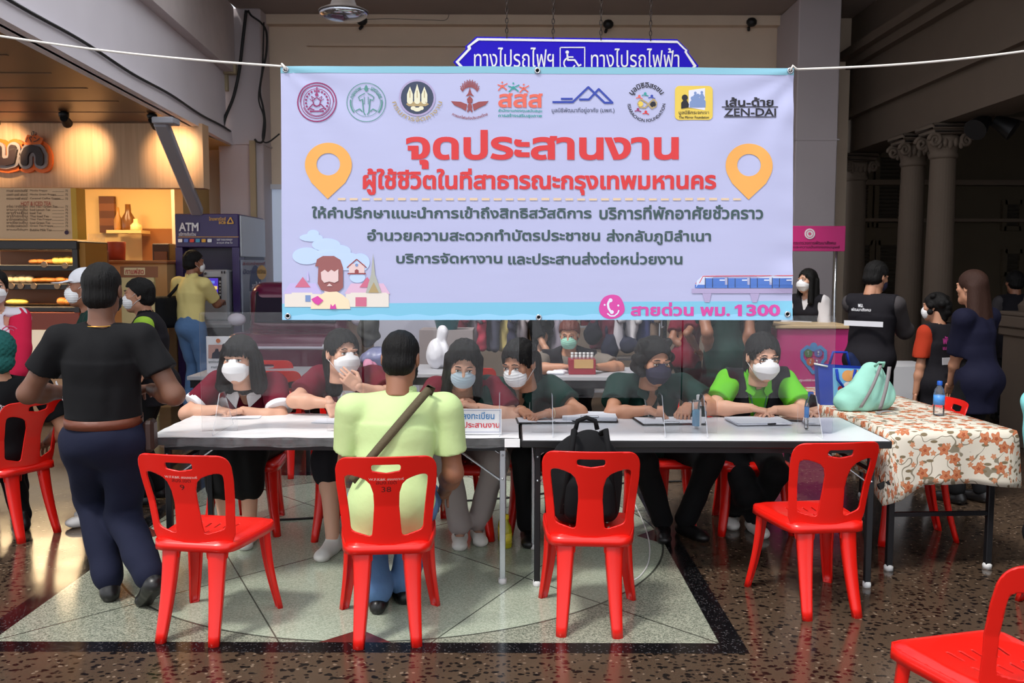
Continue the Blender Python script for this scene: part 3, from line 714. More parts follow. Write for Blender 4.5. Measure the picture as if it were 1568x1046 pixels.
# ------------------------------------------------------------------ cash machine
M_PUR=mat('atm_purple',(52,34,92),.35); M_PURD=mat('atm_purple_dark',(34,24,62),.4); M_SIL=mat('atm_silver',(176,180,186),.35,.3); M_W=mat('print_white',(235,235,240),.6); M_GOLD=mat('print_gold',(226,170,60),.5)
A=pt(266,327,10.4); B=pt(371,640,10.4); at=thing('cash_machine','purple bank cash machine against the grey pillar','cash machine',((A.x+B.x)/2,10.4,0)); b0=Vector(at.location); wA=B.x-A.x; zt=A.z
zr=pt(0,378,10.4).z
o=MB(); o.box((0,.02+.53,(zt+zr)/2),(wA,1.06,zt-zr),bev=.01); o.build('header',M_PUR,at)
o=MB(); o.box((0,.65,zr/2),(wA,.84,zr)); o.build('body',M_PURD,at)
for sx in (-1,1):
    o=MB(); o.box((sx*(wA/2-.04),.12,zr/2),(.08,.2,zr)); o.build('front_post',M_PUR,at)
def side(y0,y1,m,nm):
    o=MB(); z0=pt(371,y0,10.42).z; z1=pt(371,y1,10.42).z; o.box((wA/2+.012,.55,(z0+z1)/2),(.024,1.0,z0-z1),bev=.006); return o.build(nm,m,at)
side(330,393,M_SIL,'silver_side_cap'); side(398,640,mat('atm_side_print',(150,156,172),.5),'side_panel')
a=Art(lambda x,y,L: Vector((wA/2+.025+.002*L, (x-371)/39*1.05, pt(371,y,10.42).z-0))); 
a.disc(392,440,9,mat('side_navy',(40,50,96),.5),ry=34); a.layer=2; a.text('ลดทั้งปี',386,432,399,446,M_W,.03); a.text('สะดวกจ่ายทุกที่',373,400,408,408,mat('side_red',(150,50,60),.5),.02); a.text('บัตรกดเงิน',373,412,408,420,mat('side_ink',(60,60,110),.5),.02); a.disc(402,418,8,M_GOLD,ry=12); a.build('side_print',at)
fa=lambda x,y,L: pt(x,y,10.4)-b0+Vector((0,-.003*L,0))
a=Art(fa); a.text('ATM',274,341,304,354,M_W,.03); a.text('บริการเงินด่วน',274,355,300,361,M_W,.01); a.rect(273,362.5,366,363.2,M_GOLD)
a.text('ไทยพาณิชย์',320,332,346,338,M_GOLD,.01); a.text('SCB',335,339,346,343,M_GOLD,.03); a.line([(353,333),(348,342),(357.5,342),(353,333)],1.6,M_GOLD)
for i,cx_ in enumerate((276,285,294,303,312,321)): a.rect(cx_-3.2,366,cx_+3.2,371,(M_W,mat('lg_blue',(90,120,200),.5),mat('lg_red',(210,70,50),.5),mat('lg_cyan',(60,150,190),.5),M_GOLD,M_W)[i],1)
a.text('GET THIS MONEY',332,366,356,368.5,M_W,.01); a.text('สะดวก ง่าย ไว',332,370,356,373,M_W,.01); a.build('header_lettering',at)
A=pt(309,413,10.35); B=pt(350,478,10.35); zc=(A.z+B.z)/2
o=MB(); o.box(((A.x+B.x)/2-b0.x,.12,zc-.05),(B.x-A.x,.3,A.z-B.z+.1),bev=.02); tm=o.build('terminal',M_SIL,at)
a=Art(lambda x,y,L: pt(x,y,10.4)-b0+Vector((0,-.045-.003*L,0)),1); a.rect(316,424,341,458,mat('atm_bezel',(30,28,40),.3),1); a.layer=2; a.rect(318,426,336,456,mat('atm_screen',(60,40,150),.2,emit=(80,60,190),es=.8)); a.layer=3; a.rect(319,438,335,443,mat('atm_screen_bar',(230,190,60),.3,emit=(240,210,120),es=.8)); a.rect(322,430,331,434,mat('atm_screen_b',(90,120,220),.3,emit=(120,150,250),es=.6))
for k in range(5): a.rect(338,430+k*5,340.5,433+k*5,M_SIL)
for x in (342,346): a.rect(x-1.2,415,x+1.2,419,mat('atm_bezel',(30,28,40),.3))
a.disc(317,419,2,mat('atm_bezel',(30,28,40),.3)); a.build('screen',at)
o=MB(); o.box((.08,.02,.95),(.42,.28,.05),bev=.01,R=Matrix.Rotation(.25,3,'X')); o.build('keypad',M_SIL,at)
# ------------------------------------------------------------------ red plastic chairs
def shell(mask, mp, u0, u1, v0, v1, nu, nv):
    us = np.linspace(u0, u1, nu+1); vs_ = np.linspace(v0, v1, nv+1); U, V = np.meshgrid(us, vs_, indexing='ij'); D = mask(U, V)
    vv = []; ff = []; cache = {}
    def vert(key, u, v):
        if key not in cache: cache[key] = len(vv); vv.append(tuple(mp(u, v)))
        return cache[key]
    for i in range(nu):
        for j in range(nv):
            cs_ = [(i,j),(i+1,j),(i+1,j+1),(i,j+1)]; d = [D[c] for c in cs_]
            if min(d) >= 0: continue
            q = []
            for k in range(4):
                a, b = cs_[k], cs_[(k+1) % 4]; da, db = d[k], d[(k+1) % 4]
                if da < 0: q.append(vert(a, us[a[0]], vs_[a[1]]))
                if (da < 0) != (db < 0):
                    t = da/(da-db); key = (min(a,b), max(a,b)); q.append(vert(key, us[a[0]]+t*(us[b[0]]-us[a[0]]), vs_[a[1]]+t*(vs_[b[1]]-vs_[a[1]])))
            if len(q) > 2: ff.append(tuple(q))
    return vv, ff
def smax(a, b, k): 
    h = np.clip(.5+.5*(a-b)/k, 0, 1); return b*(1-h)+a*h+k*h*(1-h)
CW = ([.34,.38,.42,.46,.55,.70,.76,.82],[.145,.152,.172,.186,.192,.207,.208,.198])
def back_w(z): return np.interp(z, *CW)
def back_mask(x, z):
    ax = np.abs(x); w = back_w(z)
    d = smax(ax-w, z-.815-.006*(1-(x/.2)**2), .045)
    d = np.maximum(d, -np.minimum(smax(.345-z, np.zeros_like(z)-1, .01)*0+(.345-z)*-1, 9)*0 + (.35-z))
    d = np.maximum(d, -np.maximum(ax-.062, z-.405))                     # arch between the rear legs
    hole = smax(ax-.060, np.maximum(z-.788, (.757-.008*np.clip(1-ax/.05, 0, 1))-z), .012)
    d = np.maximum(d, -hole)
    xin = np.interp(z, [.45,.50,.60,.66,.70,.72,.738], [.064,.059,.052,.054,.066,.085,.125])
    op = smax(smax(xin-ax, ax-(w-.036), .012), smax(z-.738, (.458+.03*np.clip((ax-.06)/.1, 0, 1))-z, .02), .02)
    return np.maximum(d, -op)
def back_map(x, z):
    y = np.interp(z, [.34,.40,.46,.6,.82], [.168,.176,.186,.212,.285]); return (x, y-1.15*x*x, z)
def seat_w(y): return np.interp(y, [-.22,-.1,.1,.2], [.208,.205,.185,.165])
def seat_mask(x, y):
    ax = np.abs(x); d = smax(ax-seat_w(y), np.maximum(-.215-y, y-.185), .05)
    for cy in (-.06, .045):
        for k in range(-2, 3):
            sl = np.maximum(np.abs(x-k*.043-(y-cy)*k*-.06)-.0045, np.abs(y-cy)-.034); d = np.maximum(d, -sl)
    return d
def seat_edge(x, y): 
    return smax(abs(x)-seat_w(y), max(-.215-y, y-.185), .05)
def seat_map(x, y):
    e = np.clip(1+seat_edge(x, y)/.035, 0, 1); return (x, y, .437-.010*(1-min(1, (x*x+y*y)/.03))-.016*e*e)
M_RPL = mat('red_plastic', (226,22,10), .32, coat=.15, bump=.02, bscale=30)
def leg_sheet(top, foot, wt, wb, out, ft, fb, n=10):
    """open channel: a face with two flanges turned inwards"""
    top = Vector(top); foot = Vector(foot); out = Vector(out).normalized(); side = Vector((-out.y, out.x, 0)); V = []; F = []
    for i in range(n+1):
        t = i/n; c = top.lerp(foot, t)+out*(-.012*math.sin(PI*t)); w = wt+(wb-wt)*t**.7; f = ft+(fb-ft)*t
        for a, b in ((-.5,-1),(-.47,-.08),(-.36,.0),(0,.006/max(f,.001)),(.36,0),(.47,-.08),(.5,-1)): V.append(tuple(c+side*(a*w)+out*(b*f)))
    for i in range(n):
        for k in range(6): F.append((i*7+k, i*7+k+1, (i+1)*7+k+1, (i+1)*7+k))
    m = n*7; F.append(tuple(m+k for k in range(7)))
    return V, F
def make_chair():
    t = thing('plastic_chair', 'x', 'chair')
    def sh(nm, vf, th, sm=True):
        o = mkmesh(nm, vf[0], vf[1], M_RPL, t, sm); md = o.modifiers.new('solid','SOLIDIFY'); md.thickness = th; md.offset = -1 if nm == 'seat' else 0
        return o
    sh('backrest', shell(back_mask, back_map, -.215, .215, .34, .83, 72, 84), .007)
    V, F = shell(seat_mask, seat_map, -.215, .215, -.22, .19, 86, 82)
    # apron round the seat
    P = []
    for i in range(60):
        a = 2*PI*i/60; lo, hi = 0, .35
        for _ in range(22):
            m = (lo+hi)/2
            if seat_edge(m*math.cos(a), m*math.sin(a)) < 0: lo = m
            else: hi = m
        P.append((lo*math.cos(a), lo*math.sin(a)))
    n = len(V); V += [(x, y, .424) for x, y in P]+[(x*1.012, y*1.012, .385) for x, y in P]
    F += [(n+i, n+(i+1) % 60, n+60+(i+1) % 60, n+60+i) for i in range(60)]
    sh('seat', (V, F), .006)
    for s in (-1, 1):
        sh('leg', leg_sheet((s*.108, .165, .43), (s*.124, .25, 0), .086, .042, (s*.25, 1, 0), .03, .022), .005)
        sh('leg', leg_sheet((s*.182, -.178, .425), (s*.222, -.232, 0), .080, .040, (s*.8, -.75, 0), .035, .022), .005)
    return t
CH0 = make_chair(); ch_used = [False]
def chair(x, y, rz, label, group='red plastic chairs'):
    if not ch_used[0]:
        ch_used[0] = True; CH0.location = (x,y,0); CH0.rotation_euler = (0,0,rz); CH0['label'] = label; CH0['group'] = group; return CH0
    return dup(CH0, (x,y,0), rz, label, group)
M_INKW = mat('chair_white_print', (235,190,180), .6); M_INKD = mat('chair_dark_ink', (70,14,12), .7)
def chair_print(c, num, white=True):
    # seen from behind: +x of the chair is at the left
    fn = lambda x, y, L: Vector(back_map(-x, y))+Vector((0,.0045+.0005*L,0))
    a = Art(fn)
    if white: a.text('W.F.K&K สงเคราะห์', -.072, .728, .072, .7165, M_INKW, .01); a.text('สนง.เขต', -.042, .713, .042, .699, M_INKD, 0)
    if num: a.text(num, -.010*len(num), .688, .010*len(num), .664, M_INKD, .0)
    # picture y grows downwards here: flip back
    return a.build('printed_number', c)
c9 = chair(-1.335, 3.985, PI-.155, 'red chair at the front left, its back marked with the number 9')
c38 = chair(-.545, 3.96, PI+.11, 'red chair holding the man in the lime shirt, marked 38')
c4 = chair(.352, 4.075, PI-.06, 'red chair in front of the right table with a black backpack on it')
cR = chair(1.43, 4.285, PI+.14, 'empty red chair turned slightly at the right end of the white tables')
cB = chair(1.435, 2.63, PI+.26, 'red chair cut by the bottom right corner of the photo')
cL = chair(-2.99, 5.36, -PI/2-.42, 'red chair at the left edge under the person with the teal knit cap')
chair(-1.60, 5.52, .0, 'red chair under the maroon-shirted woman with the white collar')
chair(-.96, 5.44, .12, 'red chair under the woman in the maroon blazer looking aside')
chair(-.32, 5.45, -.05, 'red chair under the woman with the pale blue mask')
chair(.20, 5.55, .0, 'red chair under the woman in green with the white mask looking down')
chair(.88, 5.62, .05, 'red chair under the woman with the dark navy mask')
chair(1.45, 5.56, .05, 'red chair under the woman in the black vest and glasses')
chair(2.36, 5.35, -PI/2-.03, 'red chair tucked in behind the flowered table, its back by the water bottle')
chair(-2.02, 7.75, PI+.0, 'orange-red chair back left of the woman in the maroon blazer, farther one')
chair(-1.78, 7.0, PI+.0, 'red chair back behind the shoulder of the white-collared woman')
chair(-.35, 7.2, PI+.1, 'red chair between the two women looking down, mostly hidden')
chair_print(c9, '9'); chair_print(c38, '38')
# ------------------------------------------------------------------ tables
M_TT = mat('table_laminate', (232,232,236), .25, var=.03, vscale=8); M_TB = mat('table_black_edge', (20,20,22), .4); M_STL = mat('chrome_steel', (190,194,200), .25, .85); M_TBK = mat('black_leg_paint', (30,30,34), .35, .3); M_WCAP = mat('white_foot_cap', (220,220,220), .5)
def ftable(x0, x1, y0, y1, label, silver):
    cx, cy = (x0+x1)/2, (y0+y1)/2; t = thing('folding_table', label, 'table', (cx,cy,0), 0, 'folding tables in the front row'); w = x1-x0; d = y1-y0
    o = MB(); o.box((0,0,.735), (w-.012,d-.012,.03), bev=.002); o.build('tabletop', M_TT, t)
    o = MB(); o.box((0,-d/2+.003,.731), (w,.014,.036), bev=.004); o.box((0,d/2-.003,.731), (w,.014,.036), bev=.004)
    for s in (-1,1): o.box((s*(w/2-.003),0,.731), (.014,d-.02,.036), bev=.004)
    o.build('edge_band', M_TB, t)
    for s in (-1,1):
        o = MB(); o.box((0,s*(d/2-.045),.698), (w-.14,.025,.03)); o.build('rail', M_TBK, t)
    for sx in (-1,1):
        for sy in (-1,1):
            m = M_STL if (sx, sy) in silver else M_TBK
            o = MB(); xl = sx*(w/2-.08); yl = sy*(d/2-.05); o.box((xl,yl,.36), (.03,.03,.68), bev=.003)
            lg = o.build('leg', m, t); o = MB(); o.lathe([(.019,0),(.021,.01),(.019,.03)], (xl,yl,0), 14); o.build('foot_cap', M_WCAP, lg, True)
            o = MB(); 
            for z in (.66,.54): o.ball((xl,yl-sy*-.016,z), (.006,.006,.006), 8)
            o.build('rivet', M_STL, lg, True)
            o = MB(); o.bar((xl-sx*.012,yl-sy*.005,.53), (xl-sx*.24,yl-sy*.005,.695), .022, .008, bev=.002); o.build('brace', M_STL, t)
        o = MB(); o.bar((sx*(w/2-.08),-d/2+.05,.60), (sx*(w/2-.08),d/2-.05,.60), .022, .022); o.build('crossbar', M_TBK, t)
    return t
T1 = (-1.795, .035, 4.452, 5.17); T2 = (.048, 1.86, 4.415, 5.12)
ftable(*T1, 'left white folding table covered with a crinkled plastic sheet', {(1,-1),(1,1)}); ftable(*T2, 'right white folding table with a bare black edge', {(-1,1)})
# crinkled plastic sheet on the left table
m = mat('crinkled_white_plastic', (238,238,240), .28, bump=.5, bscale=9, bstretch=(1,2.2,1)); m2 = acrylic('clear_plastic_edge', haze=.12, hz_scale=25)
sh_ = MB(); xa, xb, ya, yb = T1[0]-.004, T1[1]+.0, T1[2]-.006, T1[3]+.004; rs = np.random.RandomState(3)
def sheet(u, v):
    x = xa+(xb-xa)*u; y = ya+(yb-ya)*v; return (x, y, .7535+.0012*math.sin(x*23+y*9)+.001*math.sin(y*41-x*13))
sh_.grid(sheet, 60, 24); sh_.cur = 1
sh_.grid(lambda u, v: (xa+(xb-xa)*u, ya-.005-.003*math.sin(u*90)*v, .7535-.046*v-.004*math.sin(u*37)*v), 90, 2)
sh_.cur = 0; sh_.grid(lambda u, v: (xb-.07+.075*u, ya-.010-.004*v, .7535-.042*v), 4, 3)
tag(sh_.build('plastic_cover', [m, m2], None, True), 'crinkled white plastic sheet spread over the left table', 'table cover')
# ------------------------------------------------------------------ acrylic sneeze guards
M_AC = acrylic('clear_acrylic', haze=.022, gloss=.5); M_ACE = mat('acrylic_edge', (205,210,220), .25, alpha=.45)
def rounded(pts_r):
    out = []
    n = len(pts_r)
    for i, (x, y, r) in enumerate(pts_r):
        if r <= 0: out.append((x,y)); continue
        p = Vector((x,y)); a = Vector(pts_r[i-1][:2])-p; b = Vector(pts_r[(i+1) % n][:2])-p; a.normalize(); b.normalize()
        p0 = p+a*r; p1 = p+b*r
        for k in range(6):
            t = k/5; out.append(tuple((1-t)**2*p0+2*t*(1-t)*p+t*t*p1))
    return out
def flatplate(o, poly, org, ex, ey, th):
    n = len(poly); k0 = len(o.f); V, T = tri2d([poly if sum(a[0]*b[1]-a[1]*b[0] for a,b in zip(poly, poly[1:]+poly[:1])) > 0 else poly[::-1]])
    org = Vector(org); ex = Vector(ex); ey = Vector(ey); nz = ex.cross(ey)*th; m = len(V)
    o.cur = 0; o.add([org+ex*float(a)+ey*float(b) for a,b in V]+[org+ex*float(a)+ey*float(b)+nz for a,b in V], [t for t in T]+[tuple(i+m for i in t) for t in T])
    o.cur = 1; o.add([org+ex*float(a)+ey*float(b) for a,b in poly]+[org+ex*float(a)+ey*float(b)+nz for a,b in poly], [(i,(i+1) % n,n+(i+1) % n,n+i) for i in range(n)]); o.cur = 0
YG = 4.62
def guard(px0, px1, ytop, label, zt):
    A = pt(px0, ytop, YG); B = pt(px1, ytop, YG); w = B.x-A.x; z0 = zt; h = A.z-z0; lw = .18; ch = .18
    t = thing('sneeze_guard', label, 'screen', ((A.x+B.x)/2, YG, z0), 0, 'clear sneeze guards along the tables')
    o = MB(); flatplate(o, rounded([(-w/2,0,.0),(-w/2+lw,0,0),(-w/2+lw,ch,.03),(w/2-lw,ch,.03),(w/2-lw,0,0),(w/2,0,0),(w/2,h,.02),(-w/2,h,.02)]), (0,0,0), (1,0,0), (0,0,1), .004)
    o.build('panel', [M_AC, M_ACE], t)
    for s in (-1,1):
        o = MB(); xx = s*(w/2-.10); flatplate(o, rounded([(-.15,0,0),(.19,0,0),(.05,.195,.012),(-.03,.195,.012)]), (xx,0,0), (0,1,0), (0,0,1), .004); o.build('foot_plate', [acrylic('clear_acrylic_foot', haze=.03, gloss=.95), M_ACE], t)
guard(305, 553, 478, 'clear sneeze guard in front of the white-collared woman', .757)
guard(557, 795, 479, 'clear sneeze guard in front of the woman with the pale blue mask', .757)
guard(815, 1044, 481, 'clear sneeze guard between the two women in dark green', .753)
guard(1047, 1280, 483, 'clear sneeze guard in front of the woman in the black vest', .753)
# ------------------------------------------------------------------ flowered table on the right
def flower_material():
    m = mat('flowered_cloth', (225,215,195), .65); b = NB(m); uv = b.n('ShaderNodeUVMap').outputs[0]
    def flowers(sc, R, seed, dens):
        mp = b.n('ShaderNodeMapping'); mp.inputs['Location'].default_value = (seed, seed*.7, 0); b.lk(uv, mp.inputs[0]); v = mp.outputs[0]
        vo = b.n('ShaderNodeTexVoronoi'); vo.voronoi_dimensions = '2D'; vo.inputs['Scale'].default_value = sc; vo.inputs['Randomness'].default_value = .75; b.lk(v, vo.inputs['Vector'])
        df = b.n('ShaderNodeVectorMath', operation='SUBTRACT'); b.lk(v, df.inputs[0]); b.lk(vo.outputs['Position'], df.inputs[1]); x, y, z = b.xyz(df.outputs[0])
        th = b.m('ARCTAN2', y, x); s = b.n('ShaderNodeSeparateColor'); b.lk(vo.outputs['Color'], s.inputs[0])
        pet = b.m('ADD', .80, b.m('MULTIPLY', .20, b.m('COSINE', b.m('ADD', b.m('MULTIPLY', th, 5.0), b.m('MULTIPLY', s.outputs[1], 6.0)))))
        r = b.m('DIVIDE', vo.outputs['Distance'], b.m('MULTIPLY', pet, R)); on = b.m('LESS_THAN', s.outputs[0], dens)
        return b.m('MULTIPLY', b.step(r, 1.0, .06), on), b.m('MULTIPLY', b.step(r, .35, .05), on), r, x, y, s
    f1, c1, r1, *_ = flowers(10, .34, 0, .9); f2, c2, r2, *_ = flowers(16, .26, 3.3, .55)
    # stems along noise contours, leaves in a second cell pattern
    n1 = b.n('ShaderNodeTexNoise'); n1.inputs['Scale'].default_value = 9; n1.inputs['Detail'].default_value = 1; b.lk(uv, n1.inputs['Vector'])
    st = b.step(b.m('ABSOLUTE', b.m('SUBTRACT', n1.outputs[0], .5)),   .012, .004)
    mp = b.n('ShaderNodeMapping'); mp.inputs['Location'].default_value = (7,2,0); mp.inputs['Scale'].default_value = (1,2.3,1); mp.inputs['Rotation'].default_value = (0,0,.8); b.lk(uv, mp.inputs[0])
    vo = b.n('ShaderNodeTexVoronoi'); vo.voronoi_dimensions='2D'; vo.inputs['Scale'].default_value = 13; b.lk(mp.outputs[0], vo.inputs['Vector']); s2 = b.n('ShaderNodeSeparateColor'); b.lk(vo.outputs['Color'], s2.inputs[0])
    lf = b.m('MULTIPLY', b.step(vo.outputs['Distance'], .24, .03), b.m('LESS_THAN', s2.outputs[0], .55))
    c = b.mix(st, lin(226,218,202), lin(140,130,110)); c = b.mix(lf, c, lin(128,112,84)); c = b.mix(f2, c, lin(206,142,104)); c = b.mix(f1, c, b.mix(r1, lin(214,150,110), lin(190,104,62))); c = b.mix(c1, c, lin(170,84,50))
    b.lk(c, b.bs.inputs['Base Color']); return m
M_FLW = flower_material()
FT = thing('cloth_covered_table', 'steel table standing under the flowered cloth on the right', 'table', (2.22,5.5,0), .06)
o = MB(); o.box((0,0,.735), (.62,1.66,.025)); o.build('tabletop', M_TT, FT)
for sx in (-1,1):
    for sy in (-1,1):
        o = MB(); o.box((sx*.27,sy*.76,.36), (.032,.032,.72), bev=.003); lg = o.build('leg', M_TBK, FT); o = MB(); o.lathe([(.024,0),(.024,.02),(.018,.03)], (sx*.27,sy*.76,0), 14); o.build('foot_cap', M_WCAP, lg, True)
o = MB(); o.box((0,-.76,.3), (.54,.022,.022)); o.box((0,.76,.3), (.54,.022,.022)); o.build('crossbar', M_TBK, FT)
def cloth():
    """flat top, drop at the near end and both sides, corner folds"""
    hx, hy = .335, .855; V = []; F = []; UV = []
    n = 24; per = [(-hx+2*hx*i/14, -hy) for i in range(15)]+[(hx, -hy+2*hy*i/24) for i in range(1,25)]+[(hx-2*hx*i/14, hy) for i in range(1,15)]+[(-hx, hy-2*hy*i/24) for i in range(1,24)]
    NP = len(per); rows = 9
    V.append((0,0,.757)); UV.append((0,0))
    for q in (.25,.5,.75,1.0):
        for x, y in per: V.append((x*q, y*q, .757)); UV.append((x*q, y*q))
    for k in range(1, rows+1):
        for i, (x, y) in enumerate(per):
            nx = (1 if x >= hx-1e-6 else -1 if x <= -hx+1e-6 else 0); ny = (1 if y >= hy-1e-6 else -1 if y <= -hy+1e-6 else 0)
            corner = min(abs(abs(x)-hx)/.16, abs(abs(y)-hy)/.16) if False else 0
            cd_ = math.hypot(abs(x)-hx, abs(y)-hy); cf = max(0, 1-cd_/.20)
            drop = .27 + (.10*cf if x < 0 else .02*cf); t = k/rows
            fold = (.012*math.sin(x*24+y*19)+.03*cf)*t
            V.append((x+nx*(fold+.006), y+ny*(fold+.006), .757-.004-drop*t)); UV.append((x+nx*drop*t, y+ny*drop*t))
    for i in range(NP): F.append((0, 1+i, 1+(i+1) % NP))
    for r in range(3+rows):
        a = 1+r*NP
        for i in range(NP): F.append((a+i, a+NP+i, a+NP+(i+1) % NP, a+(i+1) % NP))
    o = mkmesh('flowered_tablecloth', V, F, M_FLW, None, True); o.location = (2.22,5.5,0); o.rotation_euler = (0,0,.06)
    ul = o.data.uv_layers.new(name='UVMap')
    for l in o.data.loops: ul.data[l.index].uv = UV[l.vertex_index]
    md = o.modifiers.new('solid','SOLIDIFY'); md.thickness = .003; md.offset = 1
    return tag(o, 'cream tablecloth printed with orange flowers and brown vines', 'tablecloth')
cloth()
p = pt(1346,738,4.66); o = MB(); o.box((0,0,0), (.065,.02,.03), bev=.004, R=Matrix.Rotation(-.45,3,'Y')); o.tube([(-.02,-.005,.015),(-.03,-.01,.05)], .003, 6); q = o.build('binder_clip', M_BLK, None, loc=(p.x,4.60,p.z)); tag(q, 'black binder clip holding the folded corner of the flowered cloth', 'clip')
# ------------------------------------------------------------------ the banner
BY = 4.30
def bwave(x, z):
    c = .006*math.sin(x*3.1+.6)+.004*math.sin(x*7.3+z*2.2)+.002*math.sin(x*15+z*5)
    for cx_, cz in ((-1.07,2.51),(1.32,2.5)):
        dx, dz = x-cx_, z-cz; r = math.hypot(dx, dz); a = math.atan2(dz, dx); c += .006*math.exp(-r*2.6)*math.sin(a*11)*min(1, r*5)
    for k in range(4): c += .0035*math.exp(-((x-1.30)/.07)**2)*math.sin(z*19+k*1.9+k*z*7)*.5
    return c
def bmap(px, py, L):
    p = pt(px, py, BY); p.y += bwave(p.x, p.z)-.0019*L; return p
BAN = thing('coordination_banner', 'large white vinyl banner with red and dark green Thai lettering strung above the tables', 'banner', (pt(823,490,BY).x, BY, pt(823,490,BY).z)); BO = Vector(BAN.location)
bl = lambda px, py, L: bmap(px, py, L)-BO
m = mat('banner_vinyl', (184,187,224), .42, bump=.10, bscale=5, bstretch=(1,1,3), var=.03, vscale=3); m.node_tree.nodes['Principled BSDF'].inputs['Subsurface Weight'].default_value = 0
def quadmap(u, v):
    tx = 430+785*u; ty = 102+3*u-1.5*math.sin(PI*u)*1; bx = 432+781*u; by = 490; return (tx+(bx-tx)*v, ty+(by-ty)*v)
o = MB(); o.grid(lambda u, v: bl(*quadmap(u, v), 0), 120, 60); o.build('sheet', m, BAN, True)
def band(name, v0, v1, col, L=.6, al=None):
    o = MB(); o.grid(lambda u, v: bl(*quadmap(u, v0(u)+(v1(u)-v0(u))*v), L), 120, 4); return o.build(name, mat(name, col, .42, bump=.08, bscale=6), BAN, True)
band('top_band', lambda u: 0, lambda u: .027, (130,186,206)); band('bottom_band', lambda u: .936-.012*u, lambda u: 1, (126,196,226)); band('hem', lambda u: .98+.004*math.sin(u*90), lambda u: 1, (150,208,242), .8)
R_ = mat('print_red', (214,52,56), .5); G_ = mat('print_dark_green', (58,82,84), .5); O_ = mat('print_orange', (240,172,86), .5); PK = mat('print_pink', (214,72,164), .5); D_ = mat('print_dash', (226,200,170), .5)
MAR = mat('print_maroon', (146,44,104), .5); GR = mat('print_logo_green', (84,146,138), .5); NV = mat('print_navy', (56,66,92), .5); GY = mat('print_lilac', (176,164,204), .5); GD = mat('print_gold_ochre', (178,156,112), .5); CRM = mat('print_cream', (232,228,200), .5)
BRD = mat('print_brick', (150,72,76), .5); CORAL = mat('print_coral', (226,104,88), .5); TEAL = mat('print_teal', (52,156,152), .5); BLU = mat('print_blue', (44,66,166), .5); BK = mat('print_black', (24,22,34), .5); YEL = mat('print_yellow', (232,202,84), .5); MIR = mat('print_mirror_blue', (124,148,196), .5); WHI = mat('print_lav_white', (226,228,250), .5)
def art(L=1.4): return Art(bl, L)
a = art(); a.text('จุดประสานงาน', 622, 199, 1039, 259, R_, .032); a.build('title_lettering', BAN)
a = art(); a.text('ผู้ใช้ชีวิตในที่สาธารณะกรุงเทพมหานคร', 556, 258, 1096, 299, R_, .034); a.build('subtitle_lettering', BAN)
for tx, r in (('ให้คำปรึกษาแนะนำการเข้าถึงสิทธิสวัสดิการ', (478,316,906,334.5)), ('บริการที่พักอาศัยชั่วคราว', (918,314,1168,336)), ('อำนวยความสะดวกทำบัตรประชาชน', (563,351,919,369)), ('ส่งกลับภูมิลำเนา', (929,351,1088,375)), ('บริการจัดหางาน', (607,387,769,403.5)), ('และประสานส่งต่อหน่วยงาน', (778,386,1045,405))):
    a = art(); a.text(tx, *r, G_, .026); a.build('line_lettering', BAN)
a = art(1.6); a.text('สายด่วน พม.', 966, 463, 1117, 484, PK, .035); a.build('hotline_lettering', BAN); a = art(1.6); a.text('1300', 1129, 466, 1194, 484, PK, .035); a.poly([(1130,466),(1124,469.5),(1124,473),(1130,471)], PK); a.build('hotline_number', BAN)
a = art(1.6); P = []
for i in range(40):
    t = 2*PI*i/40; P.append((937+(19.5+1.2*math.sin(3*t))*math.cos(t), 470+(19.5+1*math.cos(2*t+.6))*math.sin(t)))
a.poly(P, PK); a.layer = 2; a.line([(933,461),(931,466),(932,472),(935,477)], 3.4, WHI); a.disc(935,460,3,WHI); a.disc(937,478,3,WHI); a.disc(926,467,1.5,WHI); a.disc(947,468,1.5,WHI)
a.line([(930,480),(935,484),(941,484),(946,480),(948,475)], 2, WHI); a.build('phone_badge', BAN)
a = art()
for i in range(34):
    x = 518+i*18.3
    if x < 1130: a.rect(x, 303.5+.3*math.sin(i), x+12, 307, D_)
a.build('dashed_rule', BAN)
def pin(cx, cy):
    a = art(); out = []
    for i in range(41):
        t = math.radians(-25+230*i/40); out.append((cx+36*math.cos(t), cy-34*math.sin(t)))
    out += [(cx-26,cy+27),(cx-12,cy+41),(cx-1,cy+52),(cx+11,cy+41),(cx+26,cy+27)]
    def ccw(c, s=1): A = sum(p[0]*q[1]-p[1]*q[0] for p, q in zip(c, c[1:]+c[:1])); return c if A*s > 0 else c[::-1]
    hole = [(cx+18*math.cos(2*PI*i/30), cy-1+17*math.sin(2*PI*i/30)) for i in range(30)]
    a.multi([ccw(out), ccw(hole, -1)], O_); a.build('map_pin', BAN)
pin(503.5,253); pin(1146.5,254)
# emblems of the organisers, left to right
a = art(); a.ring(486,157,29.5,2,MAR); a.ring(486,157,25.5,1.8,MAR,180,360); a.ring(486,157,25,1,MAR,0,180); a.ring(486,157,22,1,MAR,20,160); a.ring(486,157,20.5,.9,MAR)
for s in (-1,1):
    for i in range(9): t = math.radians(100+i*17); a.disc(486+s*-17*math.cos(t), 157-17*math.sin(t), 1.7, MAR, n=8)
    a.line([(486+s*3,152),(486+s*8,148),(486+s*6,156),(486+s*11,152)], .9, MAR); a.line([(486,164),(486+s*6,160),(486+s*12,166),(486+s*4,169)], 1.6, MAR)
a.disc(486,146,2.6,MAR); a.line([(486,134),(486,144)], 2, MAR); a.line([(480,155),(486,150),(492,155),(490,163),(482,163),(480,155)], 1.4, MAR); a.rect(478,170,494,172,MAR); a.build('emblem', BAN)
a = art(); a.ring(561,157,29.5,1,GR); a.ring(561,157,24,2.2,GR,-10,40); a.ring(561,157,24,2.2,GR,140,190); a.ring(561,157,21.5,.6,GR,0,360)
